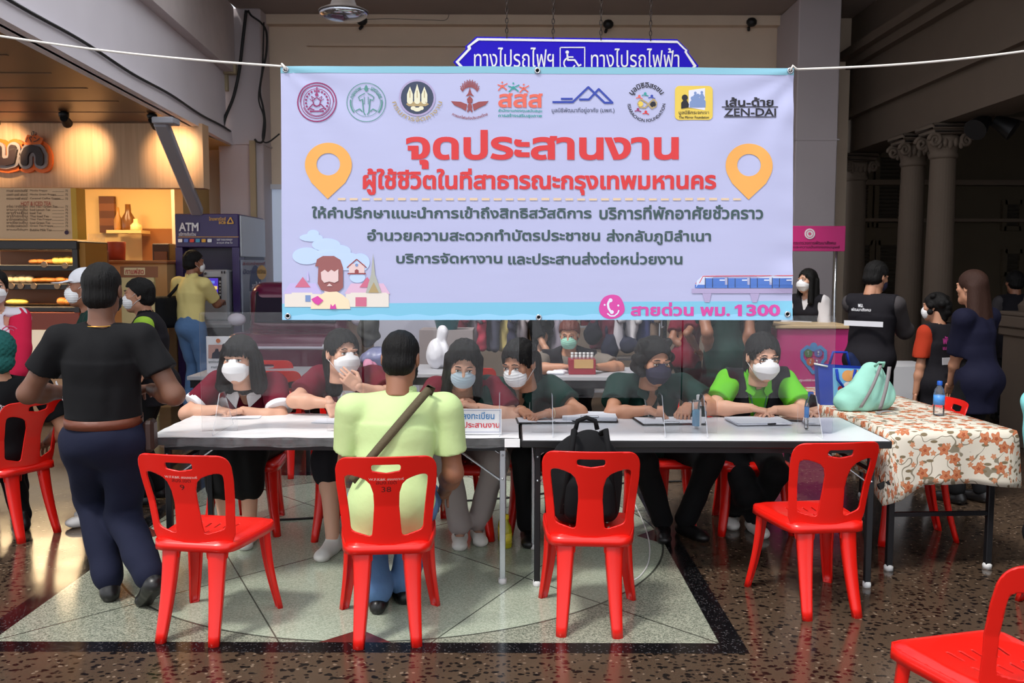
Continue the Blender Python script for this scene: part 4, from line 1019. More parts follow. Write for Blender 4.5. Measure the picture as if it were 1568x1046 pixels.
a.poly([(558,138),(559,133),(561,130),(563,133),(564,138),(561,141)], GR); 
for s in (-1,1): a.line([(561+s*2,143),(561+s*8,146),(561+s*12,149),(561+s*10,154),(561+s*5,152)], 1.2, GR); a.line([(561+s*6,152),(561+s*5,162),(561+s*4,172),(561+s*1.5,176)], 1.6, GR); a.line([(561+s*16,170),(561+s*10,167),(561+s*6,171)], 1.6, GR); a.line([(561+s*3,148),(561+s*3,160)], .9, GR)
a.arctext('กรุงเทพ', 561,157,20,5.5,196,250,GR,.02,out=True); a.arctext('มหานคร', 561,157,20,5.5,290,344,GR,.02,out=True); a.build('emblem', BAN)
a = art(); a.disc(639,150,28,GY); a.layer = 1.7; a.disc(639,150,25,NV); a.layer = 2
for x, h in ((628,17),(639,21),(650,17)): a.poly([(x-4.5,153),(x-4.5,145),(x,150-h),(x+4.5,145),(x+4.5,153)], CRM); a.disc(x,155,4.6,CRM)
a.poly([(622,160),(626,156),(652,156),(657,160),(652,163),(626,163)], GD); a.disc(633,166,4,CRM,ry=3); a.disc(645,166,4,CRM,ry=3); a.disc(639,168,6,CRM,ry=3); a.layer = 2.3
for x in (628,639,650): a.line([(x,139),(x,150)], 1.1, GD)
a.arctext('กรมการจัดหางาน', 639,147,39.5,8,166,14,GD,.01,out=False); a.build('emblem', BAN)
a = art()
for i in range(19):
    t = math.radians(-150+i*120/18); r0, r1 = 13, 23+(2 if i % 2 else 0); cx, cy = 719.5, 147; a.line([(cx+r0*math.cos(t)*.95, cy+r0*math.sin(t)), (cx+r1*math.cos(t)*.72, cy+r1*math.sin(t))], 1.3, BRD)
for s in (-1,1):
    a.poly([(719.5+s*4,160),(719.5+s*14,156),(719.5+s*29,155),(719.5+s*24,161),(719.5+s*13,166),(719.5+s*6,170)], BRD); a.line([(719.5+s*3,168),(719.5+s*3,172)], 2, BRD)
a.poly([(717,143),(719.5,134),(722,143),(726,148),(719.5,146),(713,148)], BRD); a.poly([(715,152),(719.5,147),(724,152),(723,158),(716,158)], BRD); a.disc(719.5,164,3.4,BRD,ry=6)
a.arctext('การรถไฟแห่งประเทศไทย', 719.5,122,61,5,117,63,BRD,.015,out=False); a.build('emblem', BAN)
a = art(); a.text('สสส', 763, 143, 831, 165, CORAL, .03)
for cx, cy, mm, s in ((769,132,CORAL,1),(786,134,TEAL,1.15),(802,135,CORAL,1)):
    a.disc(cx,cy-5.4*s,1.4,mm); a.line([(cx-7*s,cy-2),(cx,cy+0.5),(cx+8*s,cy-4)], 1.7, mm); a.line([(cx-6*s,cy+7),(cx,cy),(cx+7*s,cy+6)], 1.9, mm); a.disc(cx,cy+.5,2.4,mm)
a.text('สำนักงานกองทุนสนับสนุน', 763, 167, 830, 173, TEAL, .02); a.text('การสร้างเสริมสุขภาพ', 763, 174, 830, 181, TEAL, .02); a.build('emblem', BAN)
a = art(); a.line([(846,156),(877,156),(901,133),(926,157),(938,157),(917,136),(902,152),(887,152)], 3.2, BLU); a.line([(859,151),(877,151)], 3.2, BLU)
a.text('มูลนิธิพัฒนาที่อยู่อาศัย (มพศ.)', 845, 164, 941, 174, NV, .005); a.build('emblem', BAN)
a = art(); a.arctext('ISSARACHON FOUNDATION', 990,158,29,5,178,2,BK,.015,out=False); a.arctext('มูลนิธิอิสรชน', 990,160,23,11,214,326,BK,.02,out=True)
a.line([(978,156),(982,152),(990,157),(998,166),(1004,163),(1005,157),(1001,152),(996,156),(988,165),(980,164),(977,159),(979,155)], 2.4, GD); a.disc(981,159,4,YEL); a.disc(1000,160,4.4,BK)
for cx, cy, mm in ((979,147,CORAL),(988,143,TEAL),(998,147,BLU),(977,167,MAR),(989,171,R_)): a.disc(cx,cy,2,mm,n=10); a.line([(cx-5,cy+3),(cx,cy+2),(cx+5,cy+4)], 1.5, mm)
a.build('emblem', BAN)
a = art(); a.rect(1033,132,1091,184,YEL,7); a.layer = 1.8; a.ring(1062,158,0.1,.1,YEL); a.poly([(1054,139),(1079,135.5),(1079,169),(1054,165)], WHI); a.layer = 2.1
for cx, cy, s in ((1060,151,1),(1068,147,1),(1076,150,.9),(1069,158,1),(1064,143,.7),(1074,142,.7)): a.disc(cx,cy,3*s,MIR); a.poly([(cx-4.5*s,165),(cx-4.5*s,cy+6*s),(cx-2*s,cy+3*s),(cx+2*s,cy+3*s),(cx+4.5*s,cy+6*s),(cx+4.5*s,165)], MIR)
a.disc(1048,150,4.6,BK); a.poly([(1042.5,167),(1042.5,158),(1046,154),(1051,154),(1054.5,160),(1054,165)], BK); a.text('มูลนิธิกระจกเงา', 1039,170,1085,177,BK,.01); a.text('The Mirror Foundation', 1039,178,1085,182,BK,.015); a.build('emblem', BAN)
a = art(); a.text('เส้น-ด้าย', 1111,149,1184,163,BK,.03); a.rect(1105,163.2,1191,164.8,BK); a.text('ZEN-DAI', 1109,166,1188,178,BK,.02); a.rect(1108,178.6,1188,180,BK); a.build('emblem', BAN)
# printed pictures in the lower corners
SKY = mat('print_sky', (190,212,246), .5); TMP = mat('print_temple_lilac', (196,184,232), .5); TMP2 = mat('print_temple_pink', (224,186,214), .5); TPL = mat('print_temple_cream', (230,222,214), .5); SKN = mat('print_skin', (228,200,200), .5); HAIR = mat('print_hair', (152,92,92), .5); SHT = mat('print_shirt', (244,222,190), .5); STU = mat('print_spire', (176,178,170), .5); RF = mat('print_roof', (206,110,140), .5)
a = art(); 
for x, y, rx, ry in ((477,364,18,6),(480,358,9,6),(500,375,22,10),(470,392,22,13),(505,394,28,13),(530,400,24,14),(552,402,15,14),(548,425,12,8),(520,385,18,10)): a.disc(x,y,rx,SKY,ry=ry)
a.build('cloud_print', BAN)
a = art(1.7)
for (x0,x1,y0,y1,rm) in ((436,492,434,470,TMP),(530,596,436,470,TMP2)):
    a.layer = 1.5; a.rect(x0,448,x1,470,TPL); a.layer = 1.8; a.poly([(x0-2,450),(x0+8,434),(x1-8,434),(x1+2,450)], rm); a.layer = 2.1; a.poly([((x0+x1)/2-12,440),((x0+x1)/2,424),((x0+x1)/2+12,440)], RF)
a.poly([(470,430),(472,414),(474,430)], TMP); a.rect(545,455,562,469,RF); a.rect(468,452,476,462,MIR)
a.layer = 2.4; a.poly([(561,448),(569,420),(572,388),(575,420),(585,448)], STU); a.layer = 2.7; a.poly([(565,448),(573,432),(581,448)], GD); a.rect(440,456,600,469.5,TPL) if False else None; a.build('temple_print', BAN)
a = art(2.0); a.poly([(476,473),(479,460),(490,452),(502,446),(516,446),(526,452),(535,460),(537,473)], SHT); a.rect(497,440,514,450,SKN); a.disc(505,421,16.5,SKN,ry=22); a.layer = 2.3
a.poly([(483,408),(486,397),(495,392),(512,392),(522,398),(526,410),(526,440),(519,446),(505,447),(492,444),(487,434),(488,408)], HAIR); a.layer = 3.6
a.poly([(492,417),(498,413),(503,417),(508,413),(513,416),(519,412),(519,430),(513,433),(505,431),(497,433),(493,428)], SKN); a.poly([(501,438),(505,434),(510,438)], SKN); a.poly([(477,458),(487,453),(496,460),(488,467),(482,464)], PK); a.poly([(507,465),(510,469),(514,465),(516,473),(506,473)], PK); a.build('bearded_man_print', BAN)
a = art(2.0); a.rect(535,404,559,418,SKN); a.layer = 2.4; a.line([(532,410),(547,397),(562,410)], 1.6, BRD); a.rect(533,418,561,420,BRD); a.poly([(544,418),(544,414),(547,412),(550,414),(550,418)], BRD); a.disc(547,406,2.4,MIR); a.build('house_print', BAN)
BL2 = mat('print_train_blue', (80,122,204), .5); BW = mat('print_train_white', (216,224,248), .5); a = art(1.7); a.poly([(1065,441),(1067,430),(1076,422),(1213,421),(1213,441)], BW); a.rect(1064,436,1213,441,BL2); a.line([(1065,434),(1071,433),(1076,423),(1213,422)], 1.2, R_); a.layer = 2
for i in range(4):
    x = 1080+i*34; a.rect(x,426,min(x+29,1212),436,BL2); a.layer = 2.3; a.rect(x+10,426,x+11,440,NV); a.rect(x+21,428,x+29,430,BW); a.rect(x-1,425,x,441,NV); a.layer = 2
a.rect(1059,442,1213,449,GY); a.layer = 1.6; a.poly([(1075,449),(1089,449),(1086,463),(1079,463)], GY); a.poly([(1147,449),(1162,449),(1158,463),(1151,463)], GY); a.build('train_print', BAN)
for x, y in ((438,107),(823,108),(1209,109),(441,484),(825,486),(1205,481)):
    p = bl(x, y, 1.2); o = MB(); pts = [p+Vector((.011*math.cos(2*PI*i/16), -.002, .011*math.sin(2*PI*i/16))) for i in range(17)]; o.tube(pts, .004, 6, False); o.cur = 1; o.lathe([(0,0),(.009,.0005)], p, 14, Matrix.Rotation(PI/2,3,'X')); o.build('eyelet', [M_STL, M_BLK], BAN, True)
# rope to either side
M_ROPE = mat('white_cord', (222,218,212), .8)
def rope(pts, lab):
    o = MB(); o.tube(pts, .0055, 6); q = o.build('banner_cord', M_ROPE, None, True); tag(q, lab, 'cord', 'cords holding the banner')
pL = bmap(433,102,0); pR = bmap(1213,107,0); e = pt(-60,46,4.25)
rope([e.lerp(pL, t)+Vector((0,0,-.02*math.sin(PI*t))) for t in np.linspace(0,1,24)]+[pL+Vector((.0,-.012,.008)),pL+Vector((.012,-.012,-.005)),pL+Vector((.02,-.01,-.02))], 'white cord running from the upper left corner of the banner to the left')
e = pt(1630,70,4.2); rope([pR+Vector((-.015,-.012,-.01)),pR+Vector((-.004,-.016,.014)),pR+Vector((.012,-.012,.0))]+[pR.lerp(e, t)+Vector((0,0,-.02*math.sin(PI*t))) for t in np.linspace(.02,1,24)], 'white cord running from the upper right corner of the banner to the right')
# ------------------------------------------------------------------ blue hanging sign behind the banner
SD = 8.6; BS = thing('hanging_direction_sign', 'blue notched hanging sign with white Thai lettering and a wheelchair symbol', 'sign', pt(880,90,SD)); s0 = Vector(BS.location)
M_SB = mat('sign_blue', (34,14,190), .7, spec=.2); M_SW = mat('sign_white', (235,235,240), .6)
def outline(g):
    P = [(729,56),(716,68),(712,71),(713,75),(694,95)]; P = [(x+g*.7, y+g) if i == 0 else (x+g*1.4, y) for i, (x, y) in enumerate(P)]; L_ = P
    Rr = [(1037,60+g),(1052-g,75),(1055-g,77),(1054-g,80),(1070-g*1.4,101)]
    return L_+[(729+g*.7,134-g)]+[(1037-g*.7,142-g)]+Rr[::-1]
def sm(L): return lambda x, y, k: pt(x, y, SD)-s0+Vector((0,-.004*k,0))
poly = [pt(x,y,SD)-s0 for x, y in outline(0)]; o = MB(); o.prism([(p.x,p.z) for p in poly], (0,0,0), (1,0,0), (0,0,1), -.03); o.build('board', M_SB, BS)
a = Art(sm(1), 1); o1 = outline(2.5); o2 = outline(6.0)
def cw(c, s): A = sum(p[0]*q[1]-p[1]*q[0] for p, q in zip(c, c[1:]+c[:1])); return c if A*s > 0 else c[::-1]
a.multi([cw(o1,1), cw(o2,-1)], M_SW); a.text('ทางไปรถไฟฯ', 726,73,848,103,M_SW,.0); a.text('ทางไปรถไฟฟ้า', 905,74,1040,103,M_SW,.0)
a.rect(857,72,896,73.6,M_SW); a.rect(857,72,858.4,112,M_SW); a.rect(894.6,72,896,112,M_SW); a.rect(857,110.5,896,112,M_SW)
a.disc(868.5,80,2.6,M_SW); a.line([(868.5,83),(869.5,92),(880,92),(886,101),(890,99)], 2.6, M_SW); a.line([(869,87.5),(878,87.5)], 2, M_SW); a.ring(872,97,8.5,2.2,M_SW,20,250); a.build('sign_lettering', BS)
for x0, y1 in ((776,56),(847,57),(920,59),(996,60)):
    A = pt(x0,y1+2,SD)-s0; o = MB(); n = int((ZC-.05-(A.z+s0.z))/.045)
    for k in range(n):
        c_ = A+Vector((0,.0,.02+k*.045)); r90 = k % 2
        o.tube([c_+Vector(((.011*math.cos(t) if r90 else 0), (0 if r90 else .011*math.cos(t)), .026*math.sin(t))) for t in np.linspace(0,2*PI,9)], .005, 5, False)
    o.build('chain', mat('rusty_chain',(60,50,46),.6,.5), BS, True)
# dish lamp under the ceiling and small fittings on the wall
dl = thing('dish_lamp', 'shiny metal dish lamp hanging at the top edge of the photo', 'lamp', pt(526,20,7.0)); o = MB(); o.lathe([(.182,.0),(.175,-.018),(.14,-.04),(.08,-.056),(0,-.062)], n=36); o.build('reflector_dish', mat('mirror_metal',(200,205,215),.12,.9), dl, True)
o = MB(); o.lathe([(.184,.0),(.184,.012),(.10,.05),(.06,.16),(.02,.2)], n=36); o.build('lamp_housing', mat('housing_brown',(66,56,52),.6), dl, True); o = MB(); o.tube([(0,0,.19),(0,0,ZC-dl.location.z+.01)], .012, 8); o.build('hanging_rod', M_BLK, dl)
for x, y, lab in ((1150,35,'small dark fitting high on the cream wall near the right pillar'),(931,38,'small dark hook fitting high on the cream wall above the blue sign'),(555,33,'small dark bracket high on the wall beside the dish lamp')):
    p = pt(x, y, 11.8); o = MB(); o.ball((0,-.05,0), (.07,.06,.06), 10); o.tube([(0,.1,.0),(-.03,-.03,-.09)], .02, 6); q = o.build('wall_fitting', M_BLK, None, True, loc=(p.x,11.82,p.z)); tag(q, lab, 'fitting')
cable([(684,-6),(686,28),(660,31),(600,29),(560,30)], 11.78, .012, 'black cable stapled along the top of the back wall')
# ------------------------------------------------------------------ people
M_SKIN = {k: mat('skin_'+k, c, .5, sub=.08, bump=.03, bscale=120) for k, c in dict(fair=(214,164,138), mid=(186,134,106), tan=(146,98,74), dark=(112,74,56)).items()}
M_HAIR = mat('black_hair', (13,11,11), .6, spec=.25, bump=.55, bscale=60, bstretch=(5,5,.4)); M_HAIRB = mat('brown_hair', (54,32,24), .6, spec=.25, bump=.5, bscale=60, bstretch=(5,5,.4))
M_EYEW = mat('eye_white', (225,220,215), .3); M_EYED = mat('eye_dark', (20,13,12), .2); M_BROW = mat('eyebrow', (30,22,20), .7); M_LIP = mat('lip', (172,96,88), .5)
M_MASKW = mat('mask_white', (236,236,238), .8, bump=.08, bscale=60); M_MASKB = mat('mask_pale_blue', (186,206,218), .8, bump=.2, bscale=30, bstretch=(1,1,4)); M_MASKN = mat('mask_navy', (38,34,60), .8); M_MASKK = mat('mask_black', (18,18,20), .8); M_MASKG = mat('mask_green', (150,206,186), .8)
def cloth(name, c, rough=.85, bump=.35, sc=14): return mat(name, c, rough, bump=bump, bscale=sc, spec=.25)
def v3(*a): return np.array(a, float)
def ik(a, t, l1, l2, pole):
    a = v3(*a); t = v3(*t); d = t-a; L = np.linalg.norm(d); L2 = min(L, (l1+l2)*.999); u = d/(L+1e-9)
    c = (l1*l1+L2*L2-l2*l2)/(2*L2); h = math.sqrt(max(l1*l1-c*c, 0)); p = v3(*pole); p = p-u*(p@u); p = nrm(p)
    return a+u*c+p*h, a+u*L2
_HM = {}
def head_mesh(vox):
    if vox in _HM: return _HM[vox]
    s = SDF(.03)
    s.ell((0,.014,.032), (.073,.090,.082)).ell((0,-.024,-.032), (.060,.062,.080)).ell((0,-.056,-.097), (.027,.026,.020), k=.025)
    s.cone((-.03,-.0,-.075), (0,-.055,-.095), .03, .022); s.cone((.03,-.0,-.075), (0,-.055,-.095), .03, .022)
    for x in (-1,1):
        s.ell((x*.040,-.058,-.018), (.024,.022,.022), k=.02); s.ell((x*.032,-.100,.006), (.017,.012,.010), k=.012, op='s')
        s.ell((x*.031,-.079,.006), (.0135,.011,.0105), k=.003); s.ell((x*.030,-.079,.024), (.024,.012,.007), k=.012)
    s.cone((0,-.084,.012), (0,-.102,-.020), .008, .0115, k=.012); s.ell((-.011,-.094,-.026), (.009,.009,.007), k=.008); s.ell((.011,-.094,-.026), (.009,.009,.007), k=.008)
    s.ell((0,-.086,-.052), (.022,.010,.006), k=.006); s.ell((0,-.084,-.062), (.019,.010,.006), k=.006)
    for x in (-1,1):
        s.ell((x*.077,.012,-.006), (.010,.021,.032), k=.008); s.ell((x*.086,.008,-.004), (.006,.012,.020), k=.004, op='s')
    s.cone((0,.022,-.06), (0,.036,-.20), .052, .054, k=.03)
    s.post.append(lambda P, d: np.maximum(d, -.17-P[:, 2]))
    _HM[vox] = s.mesh(vox); return _HM[vox]
def hair_sdf(style):
    s = SDF(.02); st = lambda P: .0022*np.sin(np.arctan2(P[:, 0], P[:, 1]-.01)*46+P[:, 2]*9)+.0015*np.sin(P[:, 0]*210+P[:, 2]*22)
    if style in ('short','crop'):
        g = .008 if style == 'crop' else .016
        s.ell((0,.014,.034), (.073+g,.090+g,.082+g)); s.ell((0,.05,-.03), (.066+g*.6,.055+g*.7,.06))
        s.keep(lambda P: np.where(P[:, 1] < .0, .060-(P[:, 2]+.95*P[:, 1]*-.0)-.0 + np.minimum(0, -(P[:, 1]+.0))*0 + np.clip((P[:, 1]+.06)/.06, 0, 1)*-.055, -.085-P[:, 2]+.04*np.clip((.03-P[:, 1])/.03, 0, 1)))
        s.disp(lambda P: st(P)*(.5 if style == 'crop' else 1.2)); return s
    s.ell((0,.016,.036), (.088,.104,.096))
    face = lambda P: np.maximum(P[:, 1]+.012, (np.sqrt((P[:, 0]/.066)**2+(np.where(P[:, 2] > -.02, (P[:, 2]+.02)/.088, (P[:, 2]+.02)*.12))**2)-1)*.06)
    if style == 'bob':
        for x in (-1,1): s.cone((x*.074,-.002,.03), (x*.100,-.012,-.145), .030, .036); s.cone((x*.06,.05,.0), (x*.085,.045,-.155), .045, .045)
        s.cone((0,.06,.0), (0,.07,-.15), .06, .06)
        for i in range(-5,6):
            x = i*.0115; s.cone((x*.8,-.085,.085), (x*1.15+.004,-.100+.25*x*x,.036-.006*(i % 3)), .010, .004, k=.004)
    elif style == 'long':
        for x in (-1,1): s.cone((x*.07,-.01,.03), (x*.085,-.03,-.22), .028, .030); s.cone((x*.06,.05,0), (x*.075,.05,-.26), .045, .040)
        s.cone((0,.07,0), (0,.085,-.27), .06, .05)
    elif style == 'back':      # long hair falling down the back only
        s.cone((0,.06,.0), (0,.10,-.26), .075, .07, flat=((0,1,0),1.5)); s.cone((-.05,.05,0), (-.07,.08,-.24), .05, .05); s.cone((.05,.05,0), (.07,.08,-.24), .05, .05)
    elif style == 'tied':
        s.ell((0,.115,-.02), (.045,.045,.06), k=.03); s.cone((0,.10,-.03), (0,.095,-.21), .066, .05)
        for x in (-1,1): s.cone((x*.074,-.03,.045), (x*.080,-.040,-.10), .009, .004, k=.008)
    elif style == 'tuft':
        s.ell((0,.09,.10), (.04,.04,.035), k=.02)
    elif style == 'curly':
        r = np.random.RandomState(2)
        for i in range(46):
            a = r.uniform(0, 2*PI); z = r.uniform(-.06, .10); q = .088 if z < .05 else .07; y = .016+math.sin(a)*q*1.1
            if y < -.045 and z < .05: continue
            s.ell((math.cos(a)*q*1.03, y, z), (.026,.026,.026), k=.012)
        s.cone((0,.07,0), (0,.07,-.09), .06, .045)
    s.minus(lambda P: np.where(P[:, 1] < .04, face(P), 1)) if style != 'bob' else s.minus(lambda P: np.maximum(face(P), np.where((P[:, 2] > .026) & (P[:, 1] < -.07), .01, -1)))
    if style != 'back' and style != 'curly': s.disp(st)
    if style in ('back','tied','tuft','short'): s.minus(lambda P: np.maximum(np.maximum(-.035-(P[:, 2]+.0)*-1-.0-.05, P[:, 1]-.03), np.where(P[:, 2] < -.012, -1, 1)))
    return s
_HR = {}
def hair_mesh(style, vox):
    if (style, vox) not in _HR: _HR[(style, vox)] = hair_sdf(style).mesh(vox)
    return _HR[(style, vox)]
def mask_mesh(kind, vox=.0032):
    if ('m', kind) in _HR: return _HR[('m', kind)]
    s = SDF(.012)
    if kind == 'fish':
        s.ell((0,-.062,-.048), (.067,.078,.068)); s.keep(lambda P: np.maximum(np.maximum(-.80*P[:, 1]+.60*(P[:, 2]+.045)+7*P[:, 0]**2-.1105, -.80*P[:, 1]-.60*(P[:, 2]+.045)+7*P[:, 0]**2-.1060), -P[:, 1]+8*P[:, 0]**2-.1215))
        s.keep(lambda P: np.maximum(P[:, 1]+.028, np.maximum(P[:, 2]-.006+.35*np.abs(P[:, 0])-.012*(np.abs(P[:, 0]) < .02), -.112-P[:, 2])))
        s.disp(lambda P: .0008*np.tanh((P[:, 2]+.030)*600)-.0008*np.tanh((P[:, 2]+.062)*600))
    else:
        s.ell((0,-.060,-.050), (.065,.050,.064)); s.ell((0,-.094,-.040), (.030,.020,.03), k=.02)
        s.keep(lambda P: np.maximum(P[:, 1]+.030, np.maximum(P[:, 2]-.004+.16*np.abs(P[:, 0]), -.108-P[:, 2])))
        s.disp(lambda P: .0012*np.sin(P[:, 2]*420))
    _HR[('m', kind)] = s.mesh(vox); return _HR[('m', kind)]
def hand_mesh(curl, spread=.0, vox=.0024):
    key = ('h', round(curl, 2), round(spread, 2))
    if key in _HR: return _HR[key]
    s = SDF(.010); s.box((0,.046,0), (.037,.046,.0125), .012); s.cone((0,-.03,0), (0,.02,0), .0225, .026, flat=((0,0,1),1.35))
    for i, (x, y, L) in enumerate(((-.030,.086,.058),(-.010,.093,.072),(.011,.094,.078),(.030,.090,.070))):
        p = v3(x, y-.012, 0); a = .12; r = .0084 if i else .0072; dx = (x*1.6)*(.5+spread)
        for j, f in enumerate((.45,.31,.24)):
            a += curl*(.42,.62,.45)[j]*(1.0+.12*(1-i)); q = p+L*f*v3(dx*.6, math.cos(a), -math.sin(a)); s.cone(p, q, r-.0006*j, r-.0006*(j+1), k=.0018); p = q
    p0 = v3(.028,.018,-.006); p1 = v3(.052,.050,-.016-.01*curl); p2 = v3(.056-.012*curl,.080,-.022-.014*curl)
    s.cone(p0, p1, .014, .0105, k=.010); s.cone(p1, p2, .0105, .0082, k=.002)
    _HR[key] = s.mesh(vox); return _HR[key]
def frame(f, up):
    """columns: x, y = f, z ~ up"""
    y = nrm(f); z = v3(*up); z = z-y*(z@y); z = nrm(z); x = np.cross(y, z); return np.stack([x, y, z], 1)
def person(label, loc, rz, H, P, skin='fair', sex='f', yaw=0, pitch=0, roll=0, hair='short', hairm=None, mask=None, maskm=None, hands=None, elbow=None, feet=None, knee=None,
           top=None, sleeve=.55, topz=-.06, pants=None, skirt=None, shoes=None, belly=0, shw=None, vox=.0075, group=None, torso_yaw=0, neck='round', hem_gap=0, size=1.0, curl=(.8,.8), palm=None, eyes=True, finger=None, vest=None, legs=True, loose=1.0, name='person', collar=None, cuffs=None, clen=.45, hunch=0, armk=1):
    """one person: body (one mesh) with hair, clothing and mask as children.  Local frame: facing -y, +x is the person's left."""
    t = thing(name, label, 'person', loc, rz, group); S = size; H = v3(*H); P = v3(*P)
    m = M_SKIN[skin]; cy, sy = math.cos(torso_yaw), math.sin(torso_yaw); X = v3(cy, sy, 0)
    N = H+v3(0,.045+.065*hunch,(-.165+.042*hunch)*S)
    u = nrm(N-P); L = np.linalg.norm(N-P); W = P+u*L*.36; Cc = P+u*L*.70; F = nrm(np.cross(X, u))*-1   # F: towards the chest's front
    if F[1]*math.cos(torso_yaw) > 0: F = -F
    sw = (shw or (.152 if sex == 'f' else .178))*S; fem = sex == 'f'
    sh = [N-u*(.055-.02*hunch)*S+X*sw*s for s in (-1,1)]
    hp = [P+X*.088*S*s-u*.02 for s in (-1,1)]
    hands = hands or [P+X*.26*s-v3(0,0,.05)+F*.08 for s in (-1,1)]
    elbow = elbow or [(-.5,.6,-.5),(.5,.6,-.5)]
    el = []; wr = []
    for i in (0,1):
        e, w_ = ik(sh[i], hands[i], .285*S*armk, .245*S*armk, elbow[i]); el.append(e); wr.append(w_)
    kn = []; an = []
    feet = feet or [(hp[i][0], P[1]-.0, .085) for i in (0,1)]; knee = knee or [(0,-1,.2)]*2
    for i in (0,1):
        k_, a_ = ik(hp[i], feet[i][:3], .42*S, .41*S, knee[i]); kn.append(k_); an.append(a_)
    tf = ((F), 1.42)
    # --- body, one continuous surface
    b = SDF(.03*S); bw = .118*S if fem else .130*S
    b.cone(P, W, bw*1.06, bw*.88, flat=tf); b.cone(W, Cc, bw*.88, bw*1.05, flat=tf); b.cone(Cc, N-u*.05, bw*1.05, .06*S, flat=tf)
    for s in (0,1): b.cone(N-u*.03*S, sh[s], .045*S, .050*S)
    b.cone(N-u*.05*S, H+v3(0,.03,-.05)*S, .056*S, .052*S)
    ar = .9 if fem else 1.05
    for i in (0,1):
        b.cone(sh[i], el[i], .050*S*ar, .040*S*ar); b.cone(el[i], el[i]+(wr[i]-el[i])*.35, .040*S*ar, .041*S*ar); b.cone(el[i]+(wr[i]-el[i])*.35, wr[i], .041*S*ar, .027*S*ar)
        if legs:
            b.cone(hp[i], kn[i], .082*S, .053*S); md = kn[i]+(an[i]-kn[i])*.33; b.cone(kn[i], md, .050*S, .052*S); b.cone(md, an[i], .050*S, .036*S)
            fy = feet[i][3] if len(feet[i]) > 3 else 0; fp = feet[i][4] if len(feet[i]) > 4 else 0; RF = np.array(Matrix.Rotation(fy, 3, 'Z') @ Matrix.Rotation(fp, 3, 'X')); b.cone(an[i]+RF @ v3(0,.03,-.045)*S, an[i]+RF @ v3(0,-.125,-.057)*S, .030*S, .022*S)
    V, Fc = b.mesh(vox); VS = [V]; FS = [Fc]; n = len(V)
    Rh = np.array((Matrix.Rotation(yaw, 3, 'Z') @ Matrix.Rotation(pitch, 3, 'X') @ Matrix.Rotation(roll, 3, 'Y')))
    hv = .0042 if vox < .009 else .006
    def addm(vf, R, o, sc=1.0):
        nonlocal n
        V, Fc = vf; VS.append((V*sc) @ R.T+o); FS.append(Fc+n); n += len(V)
    addm(head_mesh(hv), Rh, H, S)
    for i in (0,1):
        f = finger[i] if finger and finger[i] is not None else wr[i]-el[i]; pn = palm[i] if palm and palm[i] is not None else (0,0,1)
        R = frame(f, pn); Vh, Fh = hand_mesh(curl[i]); Vh = Vh.copy()
        if i == 0: Vh[:, 0] *= -1; Fh = Fh[:, ::-1]
        addm((Vh, Fh), R, wr[i], S*(.93 if fem else 1.02))
    mkmesh('body', np.concatenate(VS), np.concatenate(FS), m, t)
    def child(nm, sdf, mt, vx=None): V, Fc = sdf.mesh(vx or vox); return mkmesh(nm, V, Fc, mt, t)
    def hc(nm, vf, mt): V, Fc = vf; return mkmesh(nm, (V*S) @ Rh.T+H, Fc, mt, t)
    if hair: hc('hair', hair_mesh(hair, hv), hairm or M_HAIR)
    if mask:
        mk = hc('face_mask', mask_mesh(mask), maskm or M_MASKW)
        o = MB(); T = lambda p: tuple(H+Rh @ (v3(*p)*S))
        for x in (-1,1):
            o = MB(); o.tube([T((x*.060,-.040,-.012)), T((x*.076,-.012,.012)), T((x*.083,.018,.022))], .0016, 5); o.tube([T((x*.056,-.040,-.080)), T((x*.074,-.006,-.045)), T((x*.083,.022,-.028))], .0016, 5)
            o.build('ear_loop', maskm or M_MASKW, mk, True)
    if eyes:
        o = MB(); e = MB(); k = MB(); T = lambda p: tuple(H+Rh @ (v3(*p)*S)); RR = Matrix(Rh.tolist())
        for x in (-1,1):
            o.ball(T((x*.031,-.0845,.006)), (.0125*S,.0065*S,.0058*S), 12, RR); e.ball(T((x*.031,-.0885,.006)), (.0056*S,.003*S,.0056*S), 10, RR)
            k.tube([T((x*.015,-.095,.0315)), T((x*.030,-.094,.0350)), T((x*.047,-.082,.0275))], [.0028*S,.0036*S,.0018*S], 6); 
            e.tube([T((x*.018,-.0885,.0085)), T((x*.031,-.0915,.0135)), T((x*.044,-.083,.0095))], .0018*S, 5)
        q = o.build('eye', M_EYEW, t, True); e.build('iris', M_EYED, q, True); k.build('eyebrow', M_BROW, t, True)
        if not mask: o = MB(); o.ball(T((0,-.0925,-.057)), (.021,.005,.007), 10, RR); o.build('lips', M_LIP, t, True)
    # --- clothing
    g = .016*S*loose
    def torso(s, ex, zlow):
        lo = P+u*zlow; s.cone(lo, W, (bw*1.10+ex)*(1+.25*belly), bw*(.93 if fem else 1.0)*(1+.45*belly)+ex, flat=(F, 1.34-.2*belly)); s.cone(W, Cc, bw*(.93 if fem else 1.0)*(1+.45*belly)+ex, bw*1.13+ex, flat=(F, 1.32)); s.cone(Cc, N-u*.07*S, bw*1.13+ex, .07*S+ex*.4, flat=(F, 1.32))
        if zlow < -.05: s.ell(P-F*.02, (.168*S+ex,.140*S+ex,.15*S), k=.05)
        if fem:
            for q in (-1,1): s.ell(Cc-u*.02+X*.065*q*S+F*.075*S, (.058*S+ex*.5,.05*S+ex*.5,.055*S), k=.04)
        for q in (0,1): s.cone(N-u*.035*S, sh[q], .050*S+ex*.6, .054*S+ex*.7)
        s.cut(lo, -u); return s
